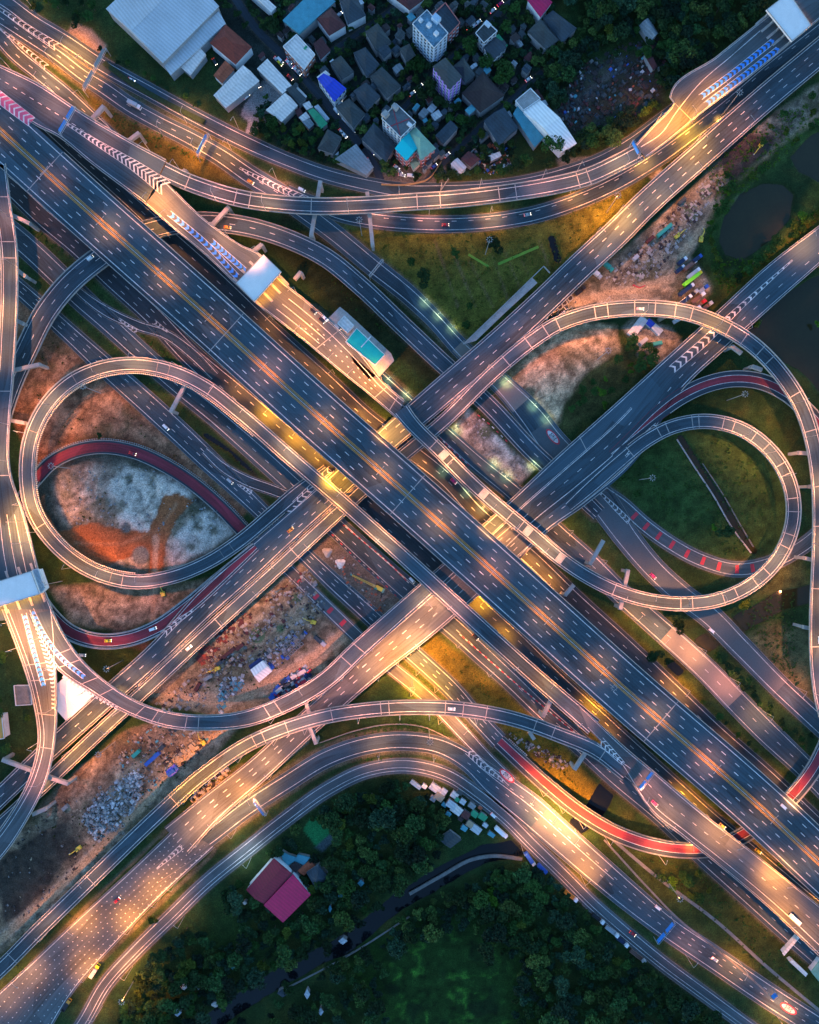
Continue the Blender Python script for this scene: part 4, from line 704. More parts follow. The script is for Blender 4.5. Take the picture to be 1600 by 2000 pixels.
# ================================================================ street lamps (lit) and high masts
SOD = (1.0, .30, .045); AMB = (1.0, .31, .01); PEA = (1.0, .35, .115); PNK = (1.0, .31, .17); COOL = (.8, .95, 1.0); GRN = (.85, 1.0, .45)
HEADM = {}
def headmat(c):
    if c not in HEADM: HEADM[c] = mat('lamp_lens_%d' % len(HEADM), (.8, .7, .5), .3, 0, emit=c, es=6.0)
    return HEADM[c]
LD = {}
def lamp_light(power, col, loc, parent, size=.5):
    key = (round(power), col)
    if key not in LD:
        l = bpy.data.lights.new('lamp_light', 'SPOT'); l.energy = power * LAMP; l.color = col; l.shadow_soft_size = size
        l.spot_size = R(135); l.spot_blend = .85; LD[key] = l
    o = bpy.data.objects.new('lamp_light', LD[key]); o.location = loc; COL.objects.link(o); o.parent = parent; return o
LAMPPROTO = {}
def street_lamp(base, head, z, h, power, col, label, group):
    """base/head: world xy, z: foot height"""
    dx, dy = head[0] - base[0], head[1] - base[1]; L_ = math.hypot(dx, dy); rz = math.atan2(dy, dx)
    root = empty('street_lamp', (base[0], base[1], z), rz); tag(root, label, 'street lamp', group)
    key = (round(L_, 0), h, col)
    if key not in LAMPPROTO:
        L0 = max(round(L_, 0), 1.0)
        a = MB().bar((0, 0, 0), (0, 0, h - .8), .14, 8, r2=.09); p = a.build('pole', STEEL, root)
        a = MB().bar((0, 0, h - .8), (L0 * .5, 0, h - .1), .07, 6).bar((L0 * .5, 0, h - .1), (L0, 0, h), .06, 6); q = a.build('arm', STEEL, root)
        a = MB().box((L0, 0, h + .05), (1.0, .42, .16), taper=.8); a.box((L0, 0, h - .05), (.8, .34, .06), m=1); r = a.build('lamp_head', [CONC, headmat(col)], root)
        LAMPPROTO[key] = (p, q, r)
    else:
        for o in LAMPPROTO[key]:
            c = o.copy(); COL.objects.link(c); c.parent = root
    if power > 0: lamp_light(power, col, (max(round(L_, 0), 1.0) + .1, 0, h - .35), root)
    return root
# median double lamps of the ten-lane flyover
MED = [(-2, 258), (105, 350), (213, 448), (321, 544), (418, 630), (520, 722), (635, 825), (742, 920), (853, 1020), (960, 1115), (1062, 1208), (1170, 1303), (1280, 1400), (1382, 1490), (1490, 1588), (1592, 1680)]
PW = [300, 350, 900, 800, 250, 850, 950, 900, 1000, 800, 800, 900, 850, 1000, 700, 700]
for i, (x, y) in enumerate(MED):
    z = ZA + .8; c = P2(x, y, ZA); j = int(np.argmin(np.hypot(A.C[:, 0] - c[0], A.C[:, 1] - c[1]))); c = A.C[j]; n_ = A.N[j]
    root = empty('street_lamp', (c[0], c[1], z), math.atan2(n_[1], n_[0])); tag(root, where(x, y, 'double-armed lamp on the ten-lane median'), 'street lamp', 'double lamps along the median')
    if i == 0:
        h = 10.5
        pr = [MB().bar((0, 0, 0), (0, 0, h), .15, 8, r2=.1).build('pole', STEEL, root)]
        for s_ in (1, -1):
            pr.append(MB().bar((0, 0, h - .4), (s_ * 2.6, 0, h + .1), .07, 6).build('arm', STEEL, root))
            pr.append(MB().box((s_ * 3.0, 0, h + .12), (1.1, .42, .16)).box((s_ * 3.0, 0, h + .02), (.8, .34, .05), m=1).build('lamp_head', [CONC, headmat(PEA)], root))
    else:
        for o in pr: q = o.copy(); COL.objects.link(q); q.parent = root
    for s_ in (1, -1):
        lamp_light(PW[i] * (.72 if s_ > 0 or i % 3 else .7), PNK if i % 4 == 1 else PEA, (s_ * 3.1, 0, 10.2), root)
# lamps by the pool of light they throw: road key, px, py, power, colour
POOLS = [('n1', 62, 30, 500, PEA), ('n1', 150, 95, 3000, SOD), ('n2', 120, 115, 3000, SOD), ('n2', 165, 145, 2500, SOD), ('n3', 35, 105, 1800, SOD), ('n3', 95, 165, 2200, PEA), ('n3', 160, 212, 1200, SOD),
 ('n1', 375, 228, 1400, PEA), ('n2', 395, 285, 2200, SOD), ('n2', 440, 310, 1800, SOD), ('n2', 330, 250, 800, PEA), ('n1', 460, 265, 500, PNK), ('n2', 530, 365, 1200, PNK), ('jj', 740, 428, 900, PNK), ('jj', 840, 437, 900, PNK), ('jj', 960, 432, 1500, PEA), ('jj', 1120, 395, 1300, SOD), ('jj', 1260, 325, 2200, SOD), ('jj', 1345, 265, 3600, AMB), ('jj', 1400, 225, 2500, SOD),
 ('C1', 40, 145, 1200, PNK), ('C1', 110, 200, 1600, PNK), ('C1', 190, 265, 900, PNK), ('C1', 270, 330, 800, PEA), ('K', 345, 345, 900, PEA), ('C1b', 312, 385, 5200, SOD), ('C1b', 350, 420, 2500, PEA), ('C1b', 420, 470, 1500, PEA), ('C1b', 480, 520, 900, PEA),
 ('C1b', 560, 590, 2800, SOD), ('C1b', 605, 640, 4500, SOD), ('C1b', 665, 690, 2500, PEA), ('C1b', 735, 750, 4800, SOD), ('C1b', 700, 725, 1500, SOD),
 ('K', 430, 378, 1500, PNK), ('K', 520, 396, 1700, PEA), ('K', 680, 403, 700, PEA), ('K', 780, 396, 1300, PEA), ('K', 860, 391, 1900, PEA), ('K', 940, 383, 1300, PEA), ('K', 1060, 366, 800, PNK), ('K', 1130, 350, 700, PEA), ('K', 1210, 318, 1800, PEA),
 ('K2', 1285, 255, 4500, SOD), ('K2', 1330, 225, 6000, AMB), ('K2', 1385, 190, 2600, SOD), ('B', 1372, 300, 3000, SOD), ('B', 1340, 330, 1200, PEA), ('B', 1225, 435, 3800, SOD), ('B', 1180, 478, 1400, PEA), ('B', 1440, 240, 800, PNK), ('B', 1285, 380, 1500, PEA),
 ('D', 1040, 665, 1300, PNK), ('D', 1110, 625, 2400, PEA), ('D', 1180, 607, 2200, PEA), ('D', 1250, 603, 1600, PEA), ('D', 1320, 606, 2600, PEA), ('D', 1395, 630, 2600, SOD), ('E', 1385, 650, 1800, PEA), ('E', 1440, 620, 400, PNK), ('E', 1570, 500, 1800, PEA), ('D', 1558, 785, 1900, PEA), ('D', 1585, 850, 900, PEA), ('D', 1601, 950, 2400, PEA), ('D', 1602, 1060, 2000, PEA), ('D', 1600, 1170, 1800, PEA), ('D', 1597, 1260, 2200, PEA), ('D', 1600, 1350, 1200, PNK),
 ('D', 960, 730, 900, PNK), ('D', 900, 790, 1200, PNK), ('B', 760, 850, 5500, SOD), ('B', 735, 840, 3000, SOD), ('B', 640, 925, 5500, AMB), ('D', 655, 1005, 1700, SOD), ('D', 600, 1058, 1500, PEA), ('D', 545, 1108, 1200, PEA), ('D', 500, 1150, 900, PEA), ('D', 440, 1205, 1400, PEA), ('D', 370, 1265, 1700, PEA), ('D', 290, 1340, 1400, PEA), ('D', 215, 1412, 2200, SOD), ('D', 150, 1470, 2600, SOD), ('B', 170, 1400, 1800, SOD), ('B', 230, 1345, 1100, PEA), ('D', 85, 1532, 1500, PEA), ('B', 690, 900, 1200, PEA),
 ('s1', 520, 815, 5200, AMB), ('s1', 570, 860, 5200, AMB), ('s1', 610, 900, 2200, AMB), ('s1', 460, 770, 1000, SOD), ('s1', 930, 1185, 5200, AMB), ('s1', 985, 1240, 3000, AMB), ('s1', 1150, 1390, 3800, AMB), ('s1', 1185, 1425, 1800, SOD), ('s1', 1330, 1560, 6200, AMB), ('s1', 1365, 1590, 3800, AMB), ('s1', 1490, 1690, 3000, AMB), ('s1', 1585, 1770, 1800, AMB),
 ('n4', 640, 748, 900, SOD), ('n4', 705, 810, 2500, SOD), ('n4', 520, 640, 500, SOD), ('n4', 1040, 1095, 3200, SOD), ('n4', 1075, 1130, 2500, SOD), ('n4', 930, 1000, 900, AMB), ('n4', 1320, 1355, 2600, SOD), ('n4', 1420, 1450, 1300, SOD), ('n4', 1500, 1525, 700, SOD), ('n4', 820, 900, 900, SOD),
 ('C2', 268, 712, 2300, PEA), ('C2', 195, 722, 1300, PEA), ('C2', 345, 728, 1200, PNK), ('C2', 100, 785, 2200, PEA), ('C2', 62, 850, 2600, PEA), ('C2', 55, 985, 2200, PEA), ('C2', 82, 1035, 900, PEA), ('C2', 150, 1098, 1600, SOD), ('C2', 205, 1124, 1900, PEA), ('C2', 280, 1135, 1300, PNK), ('C2', 480, 815, 2800, PEA), ('C2', 560, 885, 2800, PEA), ('C2', 660, 972, 1900, SOD), ('C2', 745, 1050, 2600, PEA), ('C2', 880, 1175, 1900, PNK), ('C2', 1065, 1338, 2000, SOD), ('C2', 1010, 1290, 800, PEA), ('C2', 1130, 1395, 1000, PNK), ('C2', 420, 768, 900, PNK),
 ('C1c', 880, 903, 2800, PEA), ('C1c', 968, 985, 2600, PEA), ('C1c', 1065, 1066, 4200, PEA), ('C1c', 1010, 1020, 1200, PEA), ('C1c', 1215, 1158, 900, PNK), ('C1c', 1265, 1172, 2000, PEA), ('C1c', 1330, 1179, 1800, PEA), ('C1c', 1400, 1171, 1800, PEA), ('C1c', 1470, 1139, 2200, PEA), ('C1c', 1520, 1088, 2000, PEA), ('C1c', 1532, 925, 1700, PEA), ('C1c', 1500, 878, 2400, PEA), ('C1c', 1450, 840, 2000, PEA),
 ('E', 975, 1030, 4200, SOD), ('Bw', 985, 1070, 500, PEA), ('mm', 1100, 1045, 700, SOD), ('mm', 1160, 1105, 600, PNK), ('mm', 1245, 1195, 1300, SOD), ('mm', 1295, 1235, 1700, PEA), ('mm', 1350, 1280, 1600, PEA), ('mm', 1410, 1340, 900, PNK), ('mm', 1480, 1400, 1100, PEA), ('n2', 1555, 1340, 900, PNK),
 ('F', 10, 430, 1500, PNK), ('F', 20, 520, 1200, PEA), ('F', 15, 610, 2300, PEA), ('F', 12, 690, 1000, PEA), ('F', 0, 830, 800, PNK), ('F', -5, 900, 1800, PEA), ('F', 10, 1020, 4800, SOD), ('F', 25, 1060, 2200, PEA),
 ('F1', 50, 1215, 4200, PEA), ('F1', 70, 1260, 3800, PEA), ('F2', 95, 1240, 3800, PEA), ('F2', 130, 1290, 2600, PNK), ('F1', 95, 1300, 3200, PEA), ('F1', 90, 1380, 2200, SOD), ('F1', 90, 1450, 2000, PEA), ('F1', 78, 1520, 1400, PNK), ('F2', 190, 1340, 1600, PNK), ('F2', 250, 1380, 1200, PNK), ('F2', 320, 1402, 900, PNK), ('F2', 530, 1388, 2000, PNK), ('F2', 600, 1350, 1800, PNK), ('F2', 660, 1310, 1400, PNK), ('F2', 720, 1255, 900, PNK),
 ('Bw', 800, 1240, 7500, PEA), ('Bw', 770, 1275, 5500, SOD), ('Bw', 850, 1190, 2500, PEA), ('Bw', 730, 1310, 2200, PEA), ('Bw', 690, 1290, 1800, PEA), ('Bw', 520, 1490, 1800, PEA), ('Bw', 460, 1540, 3000, SOD), ('Bw', 410, 1580, 3800, PEA), ('Bw', 380, 1620, 1400, PEA),
 ('G', 840, 1383, 2600, PEA), ('G', 780, 1383, 1400, PEA), ('G', 930, 1390, 1000, PNK), ('G', 700, 1390, 1000, PNK), ('G', 600, 1410, 1500, PNK), ('G', 540, 1430, 2200, PEA), ('G', 470, 1462, 2400, SOD), ('G', 410, 1505, 3600, SOD), ('G', 365, 1545, 3000, AMB), ('G', 180, 1715, 900, PEA), ('G', 90, 1805, 900, PEA),
 ('r1b', 812, 1345, 5000, AMB), ('s3', 860, 1330, 3500, AMB), ('r1b', 865, 1390, 2600, SOD), ('r1b', 900, 1425, 2600, PEA), ('s3', 825, 1300, 3200, AMB), ('s2', 905, 1245, 3000, SOD), ('s2', 960, 1300, 1200, PEA), ('s2', 1060, 1395, 600, PNK),
 ('h2', 450, 1608, 1500, PEA), ('h2', 505, 1562, 2400, PEA), ('h2', 740, 1455, 1000, PEA), ('h2', 850, 1460, 1500, PEA), ('h3', 850, 1508, 600, PEA), ('h2', 1060, 1600, 9000, PEA), ('h2', 1105, 1640, 7500, PEA), ('h2', 1020, 1565, 1800, PNK), ('h2', 1150, 1690, 3500, SOD), ('R4', 1060, 1530, 3000, SOD), ('R4', 1095, 1562, 5500, SOD), ('R4', 1135, 1590, 5500, SOD), ('R4', 1185, 1620, 3000, SOD), ('R4', 1290, 1655, 2800, PEA), ('R4', 1350, 1660, 3600, SOD), ('R4', 1545, 1555, 1700, PEA), ('h2', 1430, 1895, 1800, SOD), ('h2', 1530, 1965, 2800, PEA), ('h2', 1350, 1845, 600, PNK), ('h3', 1030, 1640, 700, PEA),
 ('CG', 1240, 1540, 1200, PNK), ('CG', 1300, 1590, 1400, PEA), ('CG', 1370, 1620, 1800, PEA), ('CG', 1400, 1640, 1600, SOD), ('CG', 1485, 1700, 6500, SOD), ('CG', 1560, 1790, 3600, SOD), ('CG', 1595, 1840, 1500, PEA),
 ('ww', 290, 1735, 3200, SOD), ('ww', 235, 1790, 4500, SOD), ('ww', 190, 1810, 2800, SOD), ('ww', 150, 1880, 2400, SOD), ('ww', 90, 1920, 1500, PEA), ('ww', 30, 1960, 900, PEA), ('ww', 320, 1700, 900, PEA), ('h3', 250, 1880, 1100, PEA), ('h3', 190, 1960, 900, PEA), ('h3', 350, 1780, 500, PEA), ('h3', 480, 1665, 350, COOL)]
def hostof(k): return ROADS[k]
for k, x, y, pw, col in POOLS:
    r = hostof(k); zz = float(np.mean(r.z)); best = None
    for _ in range(2):
        c = P2(x, y, zz); j = int(np.argmin(np.hypot(r.C[:, 0] - c[0], r.C[:, 1] - c[1]))); zz = r.z[j]
    C_, N_, wd = r.C[j], r.N[j], r.w[j]; off = float(np.dot(c - C_, N_)); sd = 1 if off >= 0 else -1
    if wd > 14: base = C_ + N_ * sd * (wd / 2 - .3); head = C_ + N_ * sd * max(wd / 2 - 4.2, 1)
    else: base = C_ + N_ * sd * (wd / 2 + (-.2 if r.elev else .6)); head = C_ + N_ * sd * (wd / 2 - 2.8)
    h = 14.0; covered = 99.0
    for r2 in ROADS.values():
        if r2 is r or not r2.elev: continue
        for pt in (head, base):
            dd = np.hypot(r2.C[:, 0] - pt[0], r2.C[:, 1] - pt[1]); j2 = int(np.argmin(dd))
            if dd[j2] < r2.w[j2] / 2 + .8 and r2.z[j2] > zz + 3: covered = min(covered, r2.z[j2] - zz)
    if covered < 99: h = min(10.5, covered - 2.2)
    street_lamp(base, head, zz - .1, round(h), 1000 * (pw / 1000) ** (.85 if k in ('s1', 'n4') else .72) * min(1.0, (h / 14)) ** 1.5 * 1.9, col, where(x, y, 'single-arm roadside lamp'), 'single-arm roadside lamps')
# cool greenish worklights along the works roads
for x, y in ((831, 590), (857, 616), (884, 641), (990, 747), (1042, 793), (1067, 818), (865, 921), (912, 963), (943, 992), (966, 908), (990, 930), (1043, 908), (890, 840), (758, 742), (795, 770)):
    c = P2(x, y); street_lamp(c + (1.2, 1.2), c, 0, 4.5, 130, GRN, where(x, y, 'greenish work lamp'), 'greenish work lamps')
# high masts: ring of floodlights
def high_mast(x, y, h=24, lit=0, col=COOL):
    c = P2(x, y); root = empty('high_mast_lamp', (c[0], c[1], 0)); tag(root, where(x, y, 'tall mast ringed with floodlights'), 'floodlight mast', 'tall floodlight masts')
    if 'hm' not in LAMPPROTO:
        p = MB().bar((0, 0, -.5), (0, 0, h), .28, 8, r2=.14).build('pole', STEEL, root); a = MB()
        for i in range(12):
            t0, t1 = i * math.pi / 6, (i + 1) * math.pi / 6; a.bar((1.3 * math.cos(t0), 1.3 * math.sin(t0), h), (1.3 * math.cos(t1), 1.3 * math.sin(t1), h), .08, 4)
        q = a.build('ring', STEEL, root); L_ = [p, q]
        for i in range(8):
            t = i * math.pi / 4; L_.append(MB().box((1.75 * math.cos(t), 1.75 * math.sin(t), h), (.8, .42, .3), t, taper=.8).build('floodlight', CONC, root))
        LAMPPROTO['hm'] = L_
    else:
        for o in LAMPPROTO['hm']: q = o.copy(); COL.objects.link(q); q.parent = root
    if lit: lamp_light(lit, col, (0, 0, h - .6), root, 1.2)
for x, y, l_ in ((948, 497, 0), (707, 460, 0), (1167, 702, 0), (225, 1448, 0), (240, 1290, 2500), (1185, 415, 9000), (1420, 782, 0), (1249, 937, 0), (122, 1135, 0), (138, 915, 0), (550, 1150, 0), (197, 768, 0), (1300, 1715, 5000), (268, 1905, 9000), (838, 1425, 0), (805, 1328, 1500), (1178, 1325, 0), (1410, 225, 0)):
    high_mast(x, y, lit=l_ * .6, col=SOD if l_ else COOL)
# ================================================================ beams, gantries, barriers
def portal(x0, y0, x1, y1, z=11.5, w=2.4, leg=1, label=None):
    a, b = P2(x0, y0, z), P2(x1, y1, z); root = empty('portal_pier', (*((a + b) / 2), 0)); tag(root, where((x0 + x1) / 2, (y0 + y1) / 2, 'concrete portal pier under the flyover'), 'portal pier', 'concrete portal piers')
    c = (a + b) / 2; d = (b - a) / 2; L_ = np.linalg.norm(d); rz = math.atan2(d[1], d[0])
    MB().box((0, 0, z - 1.0), (2 * L_, w, 2.0), rz, taper=.96).build('cross_beam', CONC, root)
    for s_ in ((1, -1) if leg == 2 else (leg,)):
        MB().box((*(d * .88 * s_), (z - 2) / 2 - .2), (2.0, 1.8, z - 2 + .4), rz).build('column', CONC, root)
for a in ((178, 232, 203, 205, 1), (248, 276, 272, 258, 1), (626, 350, 607, 462, 2), (412, 440, 448, 402, 1), (494, 490, 512, 476, 1), (717, 372, 728, 480, 1), (332, 806, 366, 742, -1), (20, 724, 78, 711, 1), (2, 1484, 62, 1506, -1), (92, 1518, 133, 1532, 1), (1152, 1104, 1180, 1055, -1), (1212, 1192, 1228, 1112, 2), (596, 1398, 618, 1455, 1), (594, 1358, 604, 1396, 1), (1122, 1505, 1148, 1465, -1), (1060, 1402, 1080, 1362, -1), (1103, 1164, 1122, 1142, -1), (575, 545, 588, 530, 1), (20, 418, 58, 436, 1), (30, 525, 50, 540, 1), (25, 622, 45, 632, 1), (15, 820, 48, 826, 1), (62, 1592, 90, 1580, 1), (1560, 884, 1590, 886, -1), (1582, 950, 1606, 952, -1), (1572, 1090, 1600, 1096, -1), (1570, 1225, 1596, 1230, -1), (1430, 675, 1450, 690, -1), (1470, 715, 1490, 722, -1), (350, 345, 362, 330, 1), (1034, 1430, 1044, 1445, 1)):
    x0, y0, x1, y1, lg = a; portal(x0, y0, x1, y1, leg=lg)
def gantry(x0, y0, x1, y1, z, board=BLUEM, nb=3, nm='road sign gantry'):
    h = 6.5; a, b = P2(x0, y0, z + h), P2(x1, y1, z + h); root = empty('sign_gantry', (*a, z)); tag(root, where((x0 + x1) / 2, (y0 + y1) / 2, nm), 'sign gantry'); d = b - a
    L_ = np.linalg.norm(d); u = d / L_; n_ = np.array([-u[1], u[0]])
    for t in (0, 1): MB().bar((*(d * t), 0), (*(d * t), h + 1), .25, 8).build('post', STEEL, root)
    m = MB()
    for s_ in (-.6, .6):
        for zz in (h, h + 1.2): m.bar((*(n_ * s_), zz), (*(d + n_ * s_), zz), .09, 5)
    k = int(L_ / 1.6)
    for i in range(k): t0, t1 = i / k, (i + 1) / k; m.bar((*(d * t0 - n_ * .6), h + 1.2), (*(d * t1 + n_ * .6), h + 1.2), .05, 4)
    m.build('truss', STEEL, root)
    for i in range(nb):
        t = (i + .5) / nb; MB().box((*(d * t - n_ * .85), h + .6), (L_ / nb * .8, .18, 3.0), math.atan2(u[1], u[0])).build('sign_board', board, root)
for a in ((208, 96, 164, 178, .1, STEEL, 2, 'grey sign gantry across the upper roads'), (148, 210, 118, 262, ZA, BLUEM, 2, 'blue sign gantry over the chevron gore'), (408, 262, 386, 306, .1, BLUEM, 1, 'lit sign gantry over the middle road'), (748, 508, 722, 540, .1, STEEL, 0, 'bare truss gantry over the narrow road'), (1236, 275, 1250, 302, ZA, BLUEM, 1, 'blue gantry on the widening ramp'), (496, 1560, 520, 1592, .1, BLUEM, 1, 'blue sign board gantry on the lower bend'), (1277, 1508, 1250, 1542, ZA, BLUEM, 2, 'blue gantry over the merging ramps'), (1318, 1802, 1284, 1842, .1, BLUEM, 2, 'blue gantry over the lower road'), (1518, 1942, 1508, 1950, .1, BLUEM, 1, 'small blue roadside sign frame')): gantry(*a)
def stud_row(r, t0, t1, side, n, out=.9, m=YELL, label='', nm='guard_block_row'):
    b = MB(); a, c = r.sof(t0), r.sof(t1)
    for i in range(n):
        d = a + (c - a) * i / n; p, nn, z, w = r.at(d); q = p + nn * side * (w / 2 + out); b.box((*q, z - .1), (.55, .7, .9), math.atan2(nn[1], nn[0]))
        b.box((*(p + nn * side * (w / 2 + out * .5)), z - .35), (.9, .15, .2), math.atan2(nn[1], nn[0]))
    o = b.build('anti_glare_post', m, r.root); o['kind'] = 'stuff'; return o
CREAM = mat('cream_block', (.62, .55, .42), .7)
stud_row(C2, 6.0, 18.4, -1, 230, m=CREAM); stud_row(R1, .4, 8, 1, 110, m=CONC); stud_row(R4, 0.2, 1.0, 1, 12, m=WHITE)
def barrier_line(name, pts, m1, m2, label, step=2.2, z=0.0):
    root = empty(name, P(*pts[0], z)); tag(root, label, 'traffic barrier', kind=None); o, _ = catmull(pts, 4); C = np.array([P(x, y, z)[:2] for x, y in o[:, :2]]); s_ = np.concatenate([[0], np.cumsum(np.linalg.norm(np.diff(C, axis=0), axis=1))]); p0 = np.array(P(*pts[0], z))
    i = 0; d = 0; b = [MB(), MB()]
    while d < s_[-1]:
        q = [np.interp(d, s_, C[:, 0]), np.interp(d, s_, C[:, 1])]; q2 = [np.interp(d + 1, s_, C[:, 0]), np.interp(d + 1, s_, C[:, 1])]
        b[i % 2].box((q[0] - p0[0], q[1] - p0[1], .45), (1.9, .5, .9), math.atan2(q2[1] - q[1], q2[0] - q[0])); d += step; i += 1
    for bb, m in zip(b, (m1, m2)): o = bb.build('barrier_block', m, root); o['kind'] = 'stuff'
barrier_line('traffic_barrier', [(672, 1026), (715, 1062), (760, 1100), (800, 1140)], REDM, WHITE, 'red and white barrier row on the north side of the works road')
barrier_line('traffic_barrier', [(650, 1045), (690, 1085), (730, 1120), (775, 1165)], REDM, CONC, 'red and white barrier row on the south side of the works road', 4)
barrier_line('traffic_barrier', [(862, 858), (890, 885), (915, 908)], REDM, WHITE, 'short red and white barrier row by the pale rubble', 2.4)
barrier_line('traffic_barrier', [(935, 812), (955, 828), (990, 862)], REDM, WHITE, 'red and white barrier row east of the pale rubble', 4)
barrier_line('traffic_barrier', [(900, 1240), (960, 1293), (1020, 1345), (1080, 1395), (1125, 1432)], WHITE, REDM, 'long pale barrier row between parallel lower roads', 2.4)
barrier_line('traffic_barrier', [(1238, 558), (1248, 562), (1262, 557)], REDM, REDM, 'red plastic barriers around the pit by the dirt road', 2.2)
# ================================================================ buildings
def M(name, c, **k): return mat(name, c, **k)
RW = M('white_sheet_roof', (.72, .66, .62), rough=.5, var=.12, scale=.06, fine=.8, corr=1.2)
RW2 = M('pale_blue_sheet_roof', (.46, .50, .54), rough=.5, var=.12, scale=.06, corr=1.2)
RGY = M('grey_sheet_roof', (.22, .25, .27), rough=.6, var=.22, scale=.1, corr=1.5)
RSL = M('slate_roof', (.040, .055, .062), rough=.7, var=.25, scale=.15, corr=1.5)
RSL2 = M('blue_slate_roof', (.030, .050, .070), rough=.7, var=.25, scale=.15, corr=1.5)
RMR = M('maroon_tile_roof', (.085, .022, .025), rough=.7, var=.2, corr=2)
RRD = M('red_tile_roof', (.20, .035, .022), rough=.7, var=.2, corr=2)
ROR = M('orange_tile_roof', (.38, .09, .04), rough=.7, var=.2, corr=2)
RBL = M('bright_blue_roof', (.010, .045, .52), rough=.55, var=.1, corr=1.5)
RTL = M('turquoise_roof', (.0, .52, .55), rough=.55, var=.06, scale=.08)
RTG = M('faded_green_roof', (.18, .33, .25), rough=.7, var=.15)
RCR = M('crimson_roof', (.50, .004, .085), rough=.6, var=.1, corr=1.5)
RCR2 = M('deep_crimson_roof', (.22, .004, .03), rough=.6, var=.1, corr=1.5)
RGN = M('green_sheet_roof', (.02, .25, .12), rough=.6, var=.15)
RBR = M('brown_tile_roof', (.035, .024, .026), rough=.8, var=.2, corr=2)
RTN = M('tan_roof', (.30, .24, .16), rough=.8, var=.2)
RCY = M('pale_teal_deck', (.06, .26, .33), rough=.7, var=.15)
WWH = M('white_wall', (.60, .62, .64)); WPK = M('pink_wall', (.50, .17, .15)); WPU = M('lilac_wall', (.32, .20, .62)); WGY = M('grey_wall', (.25, .26, .27)); WBK = M('brick_wall', (.28, .12, .09)); WBL = M('pale_blue_wall', (.35, .48, .60))
LANDSHORT = None
